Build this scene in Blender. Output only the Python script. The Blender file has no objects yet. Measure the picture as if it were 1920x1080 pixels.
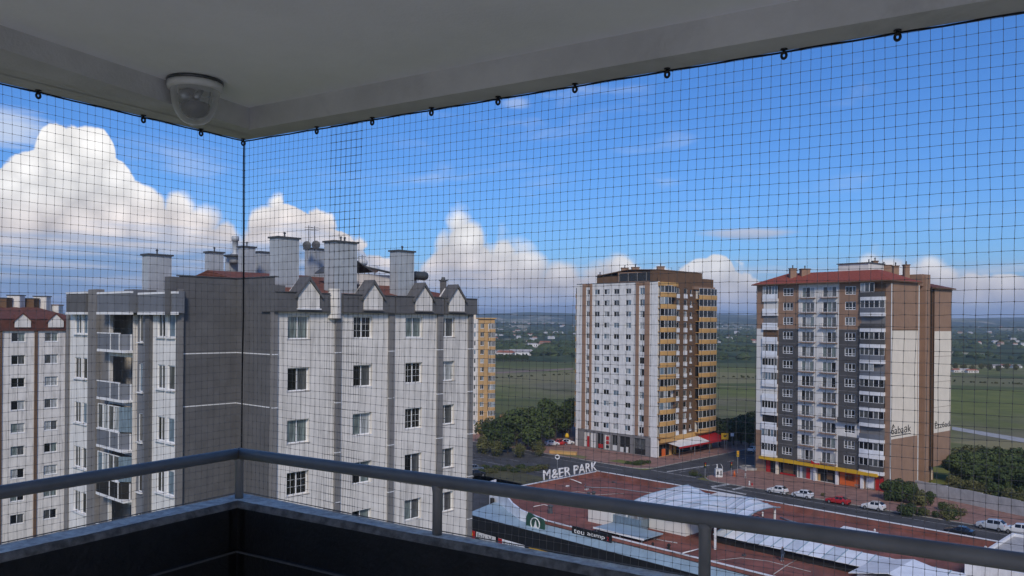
import bpy, bmesh, math, random
from mathutils import Vector, Matrix
random.seed(7)
SC = bpy.context.scene
COL = SC.collection
rad = math.radians

# ------------------------------------------------------------------ camera
F, U0, V0, ROLL, ZC = 1530.0, 960.0, 602.0, 0.008, 34.5      # focal length in px of the 1920 px photo
cam = bpy.data.cameras.new('camera'); cam.sensor_width = 36.0
cam.lens = 36.0 * F / 1920.0; cam.shift_y = (V0 - 540.0) / 1920.0
cam.clip_start = 0.05; cam.clip_end = 60000
cam_o = bpy.data.objects.new('camera', cam); COL.objects.link(cam_o)
cr, sr = math.cos(ROLL), math.sin(ROLL)
cam_o.matrix_world = Matrix(((cr, -sr, 0, 0), (0, 0, -1, 0), (sr, cr, 0, ZC), (0, 0, 0, 1)))
SC.camera = cam_o

# ------------------------------------------------------------------ light
SUN_AZ, SUN_EL = rad(179), rad(35)       # compass azimuth from +Y towards +X: behind the camera, to the right
sun = bpy.data.lights.new('sun', 'SUN'); sun.energy = 2.0; sun.angle = rad(12); sun.color = (1.0, 0.89, 0.74)
sun_o = bpy.data.objects.new('sun', sun); COL.objects.link(sun_o)
sd = Vector((math.sin(SUN_AZ) * math.cos(SUN_EL), math.cos(SUN_AZ) * math.cos(SUN_EL), math.sin(SUN_EL)))
sun_o.rotation_euler = sd.to_track_quat('Z', 'Y').to_euler()
sun_o.location = (0, -30, 80)
SC.view_settings.view_transform = 'Standard'; SC.view_settings.look = 'None'
SC.view_settings.exposure = 0.36; SC.view_settings.gamma = 1.0
SC.view_settings.use_curve_mapping = False
SC.render.engine = 'CYCLES'
cy = SC.cycles
cy.use_denoising = True; cy.denoiser = 'OPENIMAGEDENOISE'
cy.max_bounces = 8; cy.diffuse_bounces = 6; cy.glossy_bounces = 3; cy.transmission_bounces = 6
cy.transparent_max_bounces = 8; cy.volume_bounces = 1; cy.caustics_reflective = False; cy.caustics_refractive = False
cy.sample_clamp_indirect = 6.0

# ------------------------------------------------------------------ sky (world): Nishita plus procedural clouds
class NT:
    def __init__(s, tree): s.t = tree
    def n(s, typ, **kw):
        nd = s.t.nodes.new(typ)
        for k, v in kw.items(): setattr(nd, k, v)
        return nd
    def put(s, sock, v):
        if isinstance(v, bpy.types.NodeSocket): s.t.links.new(v, sock)
        elif v is not None: sock.default_value = v
    def m(s, op, a, b=None, c=None, clamp=False):
        nd = s.n('ShaderNodeMath', operation=op, use_clamp=clamp)
        for i, v in enumerate((a, b, c)):
            if v is not None: s.put(nd.inputs[i], v)
        return nd.outputs[0]
    def step(s, x, e0, e1, lo=0.0, hi=1.0):
        nd = s.n('ShaderNodeMapRange', interpolation_type='SMOOTHSTEP')
        for i, v in enumerate((x, e0, e1, lo, hi)): s.put(nd.inputs[i], v)
        return nd.outputs[0]
    def mix(s, f, a, b):
        nd = s.n('ShaderNodeMix', data_type='RGBA')
        s.put(nd.inputs[0], f); s.put(nd.inputs[6], a); s.put(nd.inputs[7], b)
        return nd.outputs[2]
    def noise(s, vec, scale, detail=4.0, rough=0.5, dist=0.0):
        nd = s.n('ShaderNodeTexNoise'); s.put(nd.inputs['Vector'], vec)
        nd.inputs['Scale'].default_value = scale; nd.inputs['Detail'].default_value = detail
        nd.inputs['Roughness'].default_value = rough; nd.inputs['Distortion'].default_value = dist
        return nd.outputs['Fac']
    def scale3(s, vec, sc):
        nd = s.n('ShaderNodeMapping'); s.put(nd.inputs['Vector'], vec); nd.inputs['Scale'].default_value = sc
        return nd.outputs[0]

def unroll(u, v):
    x, y = u - U0, v - V0
    return x * cr + y * sr, -x * sr + y * cr
def sky_at(u, v):                    # (azimuth, tangent of elevation) of a direction of the photo
    x, y = unroll(u, v); az = math.atan2(x, F)
    return az, -y / F * math.cos(az)

world = bpy.data.worlds.new('World'); SC.world = world; world.use_nodes = True
wt = world.node_tree; wt.nodes.clear(); W = NT(wt)
sky = W.n('ShaderNodeTexSky', sky_type='NISHITA'); sky.sun_disc = False
sky.sun_elevation = SUN_EL; sky.sun_rotation = SUN_AZ; sky.altitude = 1000; sky.air_density = 1.0
sky.dust_density = 0.6; sky.ozone_density = 2.6
hs = W.n('ShaderNodeHueSaturation'); hs.inputs['Saturation'].default_value = 1.22; hs.inputs['Value'].default_value = 1.0
wt.links.new(sky.outputs[0], hs.inputs['Color'])
tc = W.n('ShaderNodeTexCoord'); D3 = tc.outputs['Generated']
sep = W.n('ShaderNodeSeparateXYZ'); wt.links.new(D3, sep.inputs[0])
dx, dy, dz = sep.outputs
az = W.m('ARCTAN2', dx, dy)
hor = W.m('SQRT', W.m('ADD', W.m('MULTIPLY', dx, dx), W.m('MULTIPLY', dy, dy)))
tel = W.m('DIVIDE', dz, W.m('MAXIMUM', hor, 0.02))
def az_curve(pts, y0, y1, A=0.72):    # a curve of tangent elevation over azimuth, held inside +-A radians
    nd = W.n('ShaderNodeFloatCurve'); cv = nd.mapping.curves[0]
    P = []
    for u, v in pts:
        a, t = sky_at(u, v); P.append(((a + A) / (2 * A), (t - y0) / (y1 - y0)))
    P.sort()
    cv.points[0].location = (0, P[0][1]); cv.points[1].location = (1, P[-1][1])
    for x, y in P:
        if 0.001 < x < 0.999: cv.points.new(x, y)
    for p in cv.points: p.handle_type = 'AUTO_CLAMPED'
    nd.mapping.update()
    W.put(nd.inputs['Value'], W.m('DIVIDE', W.m('ADD', az, A), 2 * A))
    return W.m('MULTIPLY_ADD', nd.outputs[0], y1 - y0, y0)
tops = [(-200, 330), (-60, 305), (0, 302), (40, 288), (72, 262), (88, 236), (112, 226), (150, 228), (186, 238), (205, 252), (218, 285), (238, 318), (262, 346), (290, 358), (325, 352), (352, 372), (385, 390), (412, 386), (436, 412), (452, 430), (463, 412), (480, 388), (505, 380), (530, 373), (556, 383), (585, 384), (606, 404), (632, 420), (662, 440), (700, 468), (745, 500), (785, 500), (812, 462), (830, 420), (845, 403), (872, 390), (893, 396), (908, 418), (922, 446), (929, 448), (936, 428), (946, 423), (960, 436), (985, 454), (1010, 469), (1040, 479), (1075, 492), (1100, 492), (1120, 480), (1140, 468), (1160, 468), (1180, 484), (1205, 500), (1270, 506), (1305, 488), (1345, 476), (1380, 492), (1420, 529), (1480, 560), (1600, 504), (1650, 470), (1700, 476), (1760, 492), (1830, 509), (1920, 514), (2100, 489)]
bases = [(-200, 455), (0, 452), (150, 445), (300, 440), (400, 452), (470, 455), (560, 440), (640, 462), (760, 520), (850, 522), (1000, 556), (1150, 564), (1400, 584), (1650, 559), (1800, 574), (1920, 584), (2100, 574)]
Y0, Y1 = -0.05, 0.32
in_frame = W.step(W.m('ABSOLUTE', az), 0.60, 0.70, 1.0, 0.0)
ring = W.n('ShaderNodeCombineXYZ')                    # direction on the horizon ring: outlines of the clouds elsewhere
W.put(ring.inputs[0], W.m('SINE', az)); W.put(ring.inputs[1], W.m('COSINE', az))
else_top = W.m('MULTIPLY_ADD', W.noise(ring.outputs[0], 3.0, 3, 0.6), 0.42, -0.10)
top_c = az_curve(tops, Y0, Y1); base_c = az_curve(bases, Y0, Y1)
def lerp(f, a, b): return W.m('ADD', W.m('MULTIPLY', f, b), W.m('MULTIPLY', W.m('SUBTRACT', 1.0, f), a))
top = lerp(in_frame, else_top, top_c); base = lerp(in_frame, 0.07, base_c)
vor = W.n('ShaderNodeTexVoronoi', feature='F1'); vor.inputs['Scale'].default_value = 34
warp = W.n('ShaderNodeTexNoise'); warp.inputs['Scale'].default_value = 22; warp.inputs['Detail'].default_value = 5
wt.links.new(D3, warp.inputs['Vector'])
va = W.n('ShaderNodeVectorMath', operation='SCALE'); wt.links.new(warp.outputs['Color'], va.inputs[0]); va.inputs['Scale'].default_value = 0.024
vb = W.n('ShaderNodeVectorMath', operation='ADD'); wt.links.new(D3, vb.inputs[0]); wt.links.new(va.outputs[0], vb.inputs[1])
wt.links.new(vb.outputs[0], vor.inputs['Vector'])
fine = W.noise(vb.outputs[0], 90, 6, 0.6)
bil = W.m('ADD', W.m('MULTIPLY', W.m('POWER', vor.outputs['Distance'], 2.0), 0.034), W.m('MULTIPLY', W.m('SUBTRACT', fine, 0.5), 0.012))
dep = W.m('SUBTRACT', W.m('SUBTRACT', W.m('ADD', top, 0.013), bil), tel)           # depth under the ragged cloud top
soft = W.step(W.noise(D3, 5.0, 2, 0.5), 0.40, 0.64, 0.006, 0.028)                  # edges crisp here, fraying there
body = W.step(dep, 0.0, soft)
# inner shading: billows shade one another, bases go grey blue
bump2 = W.noise(vb.outputs[0], 30, 5, 0.55)
sh = W.m('MULTIPLY_ADD', vor.outputs['Distance'], -0.55, 1.08)
sh = W.m('MULTIPLY', sh, W.m('MULTIPLY_ADD', bump2, 0.34, 0.98))
sh = W.m('MINIMUM', W.m('ADD', sh, W.step(dep, 0.0, 0.03, 0.12, 0.0)), 1.22)
lit = W.mix(W.step(W.m('SUBTRACT', tel, base), 0.005, 0.06), (0.99, 0.88, 0.80, 1), (1.0, 0.97, 0.925, 1))
streak_v = W.scale3(D3, (2.2, 2.2, 34.0))
streak = W.noise(streak_v, 3.2, 5, 0.55)
east = W.step(az, -0.22, -0.02)                        # the deck of cloud is paler towards the right
low = W.mix(W.step(streak, 0.40, 0.66), W.mix(east, (0.25, 0.42, 0.70, 1), (0.40, 0.52, 0.73, 1)), W.mix(east, (0.60, 0.66, 0.79, 1), (0.80, 0.80, 0.86, 1)))
peach = W.step(tel, 0.005, 0.022, 1.0, 0.0)
low = W.mix(W.m('MULTIPLY', peach, W.step(streak, 0.42, 0.60)), low, (0.80, 0.70, 0.66, 1))
shc = W.n('ShaderNodeMix', data_type='RGBA', blend_type='MULTIPLY'); shc.inputs[0].default_value = 1.0
W.put(shc.inputs[6], lit)
cmb = W.n('ShaderNodeCombineColor'); [W.put(cmb.inputs[i], sh) for i in range(3)]
W.put(shc.inputs[7], cmb.outputs[0])
bl = W.m('ADD', W.m('SUBTRACT', tel, base), W.m('MULTIPLY', W.m('SUBTRACT', streak, 0.5), 0.05))
cloud_col = W.mix(W.step(bl, -0.026, 0.020), low, shc.outputs[2])
low_mask = W.step(tel, 0.045, 0.085, 0.9, 0.0)
low_mask = W.m('MULTIPLY', low_mask, W.step(streak, 0.35, 0.60, 0.35, 1.0))
# thin high wisps
wis = W.noise(W.scale3(D3, (3.0, 3.0, 11.0)), 2.3, 6, 0.55, 0.4)
wisp = W.m('MULTIPLY', W.step(wis, 0.55, 0.80, 0.0, 0.55), W.step(tel, 0.08, 0.16))
def blob(u, v, ru, rv, gain):
    a, t = sky_at(u, v)
    e = W.m('SQRT', W.m('ADD', W.m('POWER', W.m('DIVIDE', W.m('ABSOLUTE', W.m('SUBTRACT', az, a)), ru), 2.0),
                        W.m('POWER', W.m('DIVIDE', W.m('ABSOLUTE', W.m('SUBTRACT', tel, t)), rv), 2.0)))
    e = W.m('ADD', e, W.m('MULTIPLY', W.m('SUBTRACT', streak, 0.5), 1.3))
    return W.step(e, 0.25, 1.05, gain, 0.0)
lens = blob(1408, 438, 0.058, 0.0115, 0.85)
w2 = blob(10, 238, 0.062, 0.024, 0.75)
w3 = blob(968, 192, 0.022, 0.008, 0.35)
tint = W.n('ShaderNodeMix', data_type='RGBA', blend_type='MULTIPLY'); tint.inputs[0].default_value = 1.0      # clear dry mountain air: deep blue
wt.links.new(hs.outputs[0], tint.inputs[6]); tint.inputs[7].default_value = (0.50, 0.76, 1.08, 1)
cloud_sky_col = tint.outputs[2]
SKY_S = 0.10
inv = 0.88 / SKY_S
def over(base_c, fac, col): return W.mix(fac, base_c, col)
def bright(col_socket, k):
    nd = W.n('ShaderNodeMix', data_type='RGBA', blend_type='MULTIPLY'); nd.inputs[0].default_value = 1.0
    W.put(nd.inputs[6], col_socket); nd.inputs[7].default_value = (k, k, k, 1); return nd.outputs[2]
c = over(cloud_sky_col, W.m('MULTIPLY', wisp, 0.55), bright((0.75, 0.80, 0.88, 1), inv))
c = over(c, W.m('MULTIPLY', low_mask, 0.8), bright(low, inv))
c = over(c, W.m('MAXIMUM', w2, w3), bright((0.72, 0.78, 0.87, 1), inv))
lens_col = W.mix(W.step(tel, sky_at(1408, 450)[1], sky_at(1408, 432)[1]), (0.36, 0.46, 0.63, 1), (0.62, 0.62, 0.68, 1))
c = over(c, lens, bright(lens_col, inv))
c = over(c, body, bright(cloud_col, inv))
bg = W.n('ShaderNodeBackground'); bg.inputs['Strength'].default_value = SKY_S
wt.links.new(c, bg.inputs['Color'])
world.cycles.sampling_method = 'MANUAL'; world.cycles.sample_map_resolution = 256
wo = W.n('ShaderNodeOutputWorld'); wt.links.new(bg.outputs[0], wo.inputs['Surface'])

# ------------------------------------------------------------------ geometry helpers
def V(*a): return Vector(a)
def on_z(u, v, z=0.0):
    x, y = unroll(u, v); Y = (ZC - z) * F / y
    return Vector((x / F * Y, Y, z))
def on_y(u, v, Y):
    x, y = unroll(u, v)
    return Vector((x / F * Y, Y, ZC - y / F * Y))

class MB:
    def __init__(s): s.v = []; s.f = []; s.mi = []; s.cur = 0
    def add(s, vs, fs):
        b = len(s.v); s.v += [Vector(p) for p in vs]
        for f in fs: s.f.append([b + i for i in f]); s.mi.append(s.cur)
        return s
    def quad(s, a, b, c, d): return s.add([a, b, c, d], [(0, 1, 2, 3)])
    def hexa(s, p): return s.add(p, [(0, 3, 2, 1), (4, 5, 6, 7), (0, 1, 5, 4), (1, 2, 6, 5), (2, 3, 7, 6), (3, 0, 4, 7)])
    def box(s, x0, x1, y0, y1, z0, z1):
        return s.hexa([(x0, y0, z0), (x1, y0, z0), (x1, y1, z0), (x0, y1, z0), (x0, y0, z1), (x1, y0, z1), (x1, y1, z1), (x0, y1, z1)])
    def obox(s, o, ax, ay, x0, x1, y0, y1, z0, z1):     # o: (x,y); ax, ay: unit plan vectors
        def P(x, y, z): return (o[0] + ax[0] * x + ay[0] * y, o[1] + ax[1] * x + ay[1] * y, z)
        return s.hexa([P(x0, y0, z0), P(x1, y0, z0), P(x1, y1, z0), P(x0, y1, z0), P(x0, y0, z1), P(x1, y0, z1), P(x1, y1, z1), P(x0, y1, z1)])
    def prism(s, poly, z0, z1):
        n = len(poly); b = [(p[0], p[1], z0) for p in poly]; t = [(p[0], p[1], z1) for p in poly]
        return s.add(b + t, [tuple(range(n - 1, -1, -1)), tuple(range(n, 2 * n))] + [(i, (i + 1) % n, n + (i + 1) % n, n + i) for i in range(n)])
    def tube(s, path, r, n=8, caps=True):
        path = [Vector(p) for p in path]; rs = r if isinstance(r, (list, tuple)) else [r] * len(path)
        vs = []; fs = []; up = None
        for i, p in enumerate(path):
            d = (path[min(i + 1, len(path) - 1)] - path[max(i - 1, 0)]).normalized()
            if up is None: up = Vector((0, 0, 1)) if abs(d.z) < 0.9 else Vector((1, 0, 0))
            x = d.cross(up).normalized(); y = x.cross(d).normalized(); up = y
            for k in range(n):
                a = 2 * math.pi * k / n
                vs.append(p + (x * math.cos(a) + y * math.sin(a)) * rs[i])
        m = len(path)
        for i in range(m - 1):
            for k in range(n):
                fs.append((i * n + k, i * n + (k + 1) % n, (i + 1) * n + (k + 1) % n, (i + 1) * n + k))
        if caps: fs += [tuple(range(n - 1, -1, -1)), tuple(range((m - 1) * n, m * n))]
        return s.add(vs, fs)
    def lathe(s, c, prof, n=24, cap=True):               # prof: (radius, z) from the bottom up
        vs = []; fs = []
        for r, z in prof:
            for k in range(n):
                a = 2 * math.pi * k / n; vs.append((c[0] + r * math.cos(a), c[1] + r * math.sin(a), c[2] + z))
        for i in range(len(prof) - 1):
            for k in range(n):
                fs.append((i * n + k, i * n + (k + 1) % n, (i + 1) * n + (k + 1) % n, (i + 1) * n + k))
        if cap: fs += [tuple(range(n - 1, -1, -1)), tuple(range((len(prof) - 1) * n, len(prof) * n))]
        return s.add(vs, fs)
    def mesh(s, name, mats, off=None, smooth=False):
        me = bpy.data.meshes.new(name)
        off = off or Vector((0, 0, 0))
        me.from_pydata([tuple(p - off) for p in s.v], [], s.f)
        for m in (mats if isinstance(mats, (list, tuple)) else [mats]): me.materials.append(m)
        me.polygons.foreach_set('material_index', s.mi)
        if smooth: me.polygons.foreach_set('use_smooth', [True] * len(s.f))
        me.update(); return me
    def build(s, name, mats, parent=None, smooth=False):
        off = Vector((0, 0, 0)); p = parent
        while p: off += p.location; p = p.parent
        return link(name, s.mesh(name, mats, off, smooth), parent)

def link(name, me, parent=None, loc=None, rz=None):
    o = bpy.data.objects.new(name, me); COL.objects.link(o)
    if parent: o.parent = parent
    if loc is not None: o.location = loc
    if rz is not None: o.rotation_euler = (0, 0, rz)
    return o
def tag(o, label, cat, group=None, kind=None):
    if label: o['label'] = label
    if cat: o['category'] = cat
    if group: o['group'] = group
    if kind: o['kind'] = kind
    return o
def thing(name, label, cat, loc=(0, 0, 0), rz=0, group=None):
    o = bpy.data.objects.new(name, None); o.empty_display_size = 0.3; COL.objects.link(o)
    o.location = loc; o.rotation_euler = (0, 0, rz)
    return tag(o, label, cat, group)
def copy_tree(o, parent=None):
    c = o.copy(); COL.objects.link(c); c.parent = parent
    for ch in list(o.children): copy_tree(ch, c)
    return c

# ------------------------------------------------------------------ materials
def mat(name, col, rough=0.75, var=0.10, scale=1.5, streak=0.0, bump=0.0, bscale=25.0, spec=0.3, metal=0.0, detail=5, coat=0.0, blotch=0.0):
    m = bpy.data.materials.new(name); m.use_nodes = True
    t = NT(m.node_tree); b = m.node_tree.nodes['Principled BSDF']
    b.inputs['Roughness'].default_value = rough; b.inputs['Specular IOR Level'].default_value = spec
    b.inputs['Metallic'].default_value = metal; b.inputs['Coat Weight'].default_value = coat
    c4 = (*col, 1)
    co = t.n('ShaderNodeTexCoord').outputs['Object']
    out = None
    if var > 0:
        n = t.noise(co, scale, detail, 0.6)
        out = t.mix(t.step(n, 0.25, 0.75), tuple(x * (1 - var) for x in col) + (1,), tuple(min(1, x * (1 + var)) for x in col) + (1,))
    if blotch > 0:                            # dried puddles, dust drifts and patches
        n4 = t.noise(co, scale * 0.55, 7, 0.72, 0.6); n5 = t.noise(co, scale * 6, 4, 0.6)
        out = t.mix(t.m('MULTIPLY', t.step(n4, 0.50, 0.62), blotch), out, tuple(min(1, x * 0.55 + 0.035) for x in col) + (1,))
        out = t.mix(t.m('MULTIPLY', t.step(n5, 0.60, 0.75), blotch * 0.5), out, tuple(min(1, x * 1.25 + 0.03) for x in col) + (1,))
    if streak > 0:
        n2 = t.noise(t.scale3(co, (1.6, 1.6, 0.10)), 2.2, 5, 0.65)
        n3 = t.noise(co, 0.5, 3, 0.5)
        f = t.m('MULTIPLY', t.step(n2, 0.44, 0.70), t.step(n3, 0.3, 0.7, 0.35, 1.0))
        out = t.mix(t.m('MULTIPLY', f, streak), out if out else c4, tuple(x * 0.45 for x in col) + (1,))
    if out is not None: m.node_tree.links.new(out, b.inputs['Base Color'])
    else: b.inputs['Base Color'].default_value = c4
    if bump > 0:
        bn = t.n('ShaderNodeBump'); bn.inputs['Strength'].default_value = bump; bn.inputs['Distance'].default_value = 0.02
        m.node_tree.links.new(t.noise(co, bscale, 4, 0.6), bn.inputs['Height'])
        m.node_tree.links.new(bn.outputs[0], b.inputs['Normal'])
    return m
def glass_pane(name, col, rough=0.06, pleat=0.0):          # a pane with a dark room or a curtain close behind it
    m = bpy.data.materials.new(name); m.use_nodes = True
    t = NT(m.node_tree); b = m.node_tree.nodes['Principled BSDF']
    b.inputs['Roughness'].default_value = 0.5; b.inputs['Coat Weight'].default_value = 1.0; b.inputs['Coat Roughness'].default_value = rough
    b.inputs['Specular IOR Level'].default_value = 0.0
    co = t.n('ShaderNodeTexCoord').outputs['Object']
    n = t.noise(t.scale3(co, (9, 9, 0.6)), 1.6, 3, 0.5)
    lo = 1 - 0.45 * pleat - 0.15; hi = 1 + 0.25 * pleat + 0.1
    out = t.mix(t.step(n, 0.3, 0.7), tuple(x * lo for x in col) + (1,), tuple(min(1, x * hi) for x in col) + (1,))
    m.node_tree.links.new(out, b.inputs['Base Color'])
    return m
M = {}
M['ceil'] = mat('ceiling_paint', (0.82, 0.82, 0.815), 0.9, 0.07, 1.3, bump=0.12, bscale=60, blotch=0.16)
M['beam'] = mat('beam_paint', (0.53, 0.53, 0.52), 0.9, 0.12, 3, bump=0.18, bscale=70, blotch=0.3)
M['coping'] = mat('rough_screed', (0.82, 0.76, 0.68), 0.95, 0.30, 34, bump=0.22, bscale=90)
M['arris'] = mat('dark_broken_arris', (0.13, 0.125, 0.12), 0.9, 0.5, 24, bump=0.3, bscale=70)
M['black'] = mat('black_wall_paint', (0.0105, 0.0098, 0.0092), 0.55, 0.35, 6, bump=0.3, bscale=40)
M['floor'] = mat('floor_tile', (0.69, 0.665, 0.63), 0.5, 0.08, 3)  # kept pale and warm so the unseen terrace lights the ceiling
M['flat'] = mat('flat_wall_paint', (0.78, 0.77, 0.75), 0.85, 0.05, 3)
M['rail'] = mat('grey_rail_paint', (0.19, 0.172, 0.152), 0.40, 0.12, 12, spec=0.5, bump=0.05, bscale=120)
M['net'] = mat('net_twine', (0.16, 0.148, 0.138), 0.6, 0.2, 30)
M['rope'] = mat('black_rope', (0.010, 0.010, 0.012), 0.7, 0.1, 40)
M['hook'] = mat('dark_steel', (0.03, 0.03, 0.03), 0.35, 0.2, 40, metal=0.6)
M['plast'] = mat('white_plastic', (0.62, 0.62, 0.60), 0.4, 0.06, 20)
M['chrome'] = mat('dull_steel', (0.30, 0.32, 0.34), 0.28, 0.1, 30, metal=0.8)
M['lensdark'] = mat('dark_ball', (0.045, 0.05, 0.058), 0.2, 0.1, 20, coat=0.5)
M['white'] = mat('white_plaster', (0.73, 0.69, 0.635), 0.85, 0.10, 0.8, streak=0.75, bump=0.15, bscale=20)
M['whiteblue'] = mat('pale_plaster', (0.73, 0.715, 0.685), 0.85, 0.09, 0.8, streak=0.6, bump=0.15, bscale=20)
M['grey'] = mat('slate_grey_plaster', (0.115, 0.114, 0.117), 0.85, 0.14, 1.0, streak=0.25, bump=0.15, bscale=20)
M['grey2'] = mat('mid_grey_plaster', (0.20, 0.192, 0.187), 0.85, 0.12, 1.0, streak=0.3)
M['greyb'] = mat('blue_grey_panel', (0.155, 0.165, 0.185), 0.7, 0.10, 1.0, streak=0.2)
M['trim'] = mat('white_trim', (0.74, 0.74, 0.74), 0.7, 0.08, 2.0, streak=0.25)
M['pvc'] = mat('white_window_frame', (0.78, 0.78, 0.77), 0.35, 0.03, 3)
M['zinc'] = mat('zinc_sheet', (0.44, 0.465, 0.48), 0.55, 0.12, 1.2, streak=0.45, metal=0.15)
M['zincd'] = mat('dark_sheet_cap', (0.07, 0.075, 0.08), 0.5, 0.2, 3)
M['g_dark'] = glass_pane('pane_dark_room', (0.012, 0.013, 0.014))
M['g_mid'] = glass_pane('pane_grey_curtain', (0.10, 0.105, 0.105), 0.05, 1.0)
M['g_green'] = glass_pane('pane_green_curtain', (0.19, 0.23, 0.22), 0.05, 1.0)
M['g_light'] = glass_pane('pane_pale_curtain', (0.40, 0.42, 0.42), 0.05, 0.8)
M['g_blue'] = glass_pane('pane_blue_tint', (0.16, 0.22, 0.27), 0.04, 0.4)
M['brown'] = mat('brown_plaster', (0.30, 0.188, 0.125), 0.85, 0.10, 0.5, streak=0.25)
M['brownd'] = mat('dark_brown_plaster', (0.150, 0.088, 0.050), 0.85, 0.12, 0.5, streak=0.25)
M['ochre'] = mat('ochre_plaster', (0.56, 0.33, 0.12), 0.8, 0.10, 0.7, streak=0.25)
M['cream'] = mat('cream_plaster', (0.74, 0.67, 0.56), 0.85, 0.06, 0.5, streak=0.2)
M['creamw'] = mat('off_white_plaster', (0.70, 0.68, 0.635), 0.85, 0.06, 0.5, streak=0.25)
M['char'] = mat('charcoal_plaster', (0.085, 0.082, 0.08), 0.85, 0.12, 0.6, streak=0.2)
M['orange'] = mat('orange_plaster', (0.50, 0.32, 0.15), 0.85, 0.1, 0.6, streak=0.2)
M['asphalt'] = mat('asphalt', (0.062, 0.062, 0.064), 0.9, 0.28, 0.35, bump=0.3, bscale=8, blotch=0.5)
M['mark'] = mat('road_paint', (0.42, 0.42, 0.41), 0.8, 0.45, 1.5)
M['paver'] = mat('reddish_pavers', (0.27, 0.155, 0.125), 0.9, 0.25, 0.6, bump=0.2, bscale=10)
M['kerb'] = mat('kerb_stone', (0.34, 0.33, 0.31), 0.9, 0.25, 1.5)
M['conc'] = mat('pale_concrete', (0.40, 0.39, 0.375), 0.9, 0.2, 0.6, streak=0.3, bump=0.3, bscale=8)
M['mroof'] = mat('red_roof_membrane', (0.225, 0.088, 0.068), 0.9, 0.36, 0.35, bump=0.4, bscale=5, blotch=0.7)
M['sheet'] = mat('pale_blue_sheet', (0.80, 0.82, 0.84), 0.35, 0.12, 0.6, spec=0.5, coat=0.2)
M['canopy'] = mat('blue_canopy_sheet', (0.27, 0.37, 0.44), 0.45, 0.14, 0.5, spec=0.4)
M['fascia'] = mat('black_fascia', (0.014, 0.015, 0.016), 0.45, 0.25, 1.0)
M['tyre'] = mat('tyre_rubber', (0.012, 0.012, 0.012), 0.8, 0)
M['rim'] = mat('wheel_rim', (0.35, 0.35, 0.36), 0.35, 0, metal=0.6)
M['carglass'] = glass_pane('car_glass', (0.010, 0.011, 0.012), 0.03)
M['red'] = mat('red_paint', (0.42, 0.022, 0.022), 0.4, 0.06, 2)
M['yellow'] = mat('yellow_paint', (0.62, 0.37, 0.02), 0.5, 0.08, 1.5)
M['scrub'] = mat('dry_scrub_ground', (0.085, 0.080, 0.038), 0.95, 0.4, 0.3, blotch=0.6)
M['bark'] = mat('bark', (0.06, 0.045, 0.032), 0.9, 0.3, 6)
M['dark'] = mat('dark_opening', (0.02, 0.019, 0.018), 0.8, 0.4, 1.2)
M['steel'] = mat('galvanised_steel', (0.30, 0.31, 0.32), 0.45, 0.1, 8, metal=0.4)
M['wtext'] = mat('white_letter', (0.80, 0.80, 0.78), 0.5, 0.03, 3)
M['btext'] = mat('black_letter', (0.02, 0.02, 0.02), 0.6, 0.1, 3)
M['green'] = mat('green_board', (0.030, 0.085, 0.060), 0.5, 0.2, 1)
M['orangep'] = mat('orange_plastic', (0.62, 0.13, 0.03), 0.5, 0.05, 3)
def tile_mat(name, col, ax):               # rows of roof tiles across the plan direction ax
    m = mat(name, col, 0.85, 0.25, 2.5, streak=0.2)
    t = NT(m.node_tree); b = m.node_tree.nodes['Principled BSDF']
    co = t.n('ShaderNodeTexCoord').outputs['Object']
    w = t.n('ShaderNodeTexWave', bands_direction='Z'); w.inputs['Scale'].default_value = 3.2; w.inputs['Distortion'].default_value = 0.6
    m.node_tree.links.new(co, w.inputs['Vector'])
    bn = t.n('ShaderNodeBump'); bn.inputs['Strength'].default_value = 0.8; bn.inputs['Distance'].default_value = 0.05
    m.node_tree.links.new(w.outputs['Fac'], bn.inputs['Height']); m.node_tree.links.new(bn.outputs[0], b.inputs['Normal'])
    return m
M['tile'] = tile_mat('red_roof_tile', (0.29, 0.072, 0.046), None)
M['tilen'] = tile_mat('weathered_roof_tile', (0.19, 0.075, 0.052), None)
M['tileb'] = tile_mat('brown_roof_tile', (0.150, 0.060, 0.045), None)
def leaf_mat(name, c1, c2):  # random leaf tones; the wide spread stands in for lit and dark leaves
    m = bpy.data.materials.new(name); m.use_nodes = True
    t = NT(m.node_tree); b = m.node_tree.nodes['Principled BSDF']; b.inputs['Roughness'].default_value = 0.7
    b.inputs['Specular IOR Level'].default_value = 0.15
    g = t.n('ShaderNodeNewGeometry'); ob = t.n('ShaderNodeObjectInfo')
    f = t.m('ADD', t.m('MULTIPLY', g.outputs['Random Per Island'], 0.7), t.m('MULTIPLY', ob.outputs['Random'], 0.3))
    m.node_tree.links.new(t.mix(f, (*c1, 1), (*c2, 1)), b.inputs['Base Color'])
    return m
M['leaf'] = leaf_mat('leaf_dark', (0.022, 0.038, 0.014), (0.095, 0.125, 0.040))
M['leaf2'] = leaf_mat('leaf_olive', (0.045, 0.056, 0.018), (0.155, 0.145, 0.055))

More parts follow.
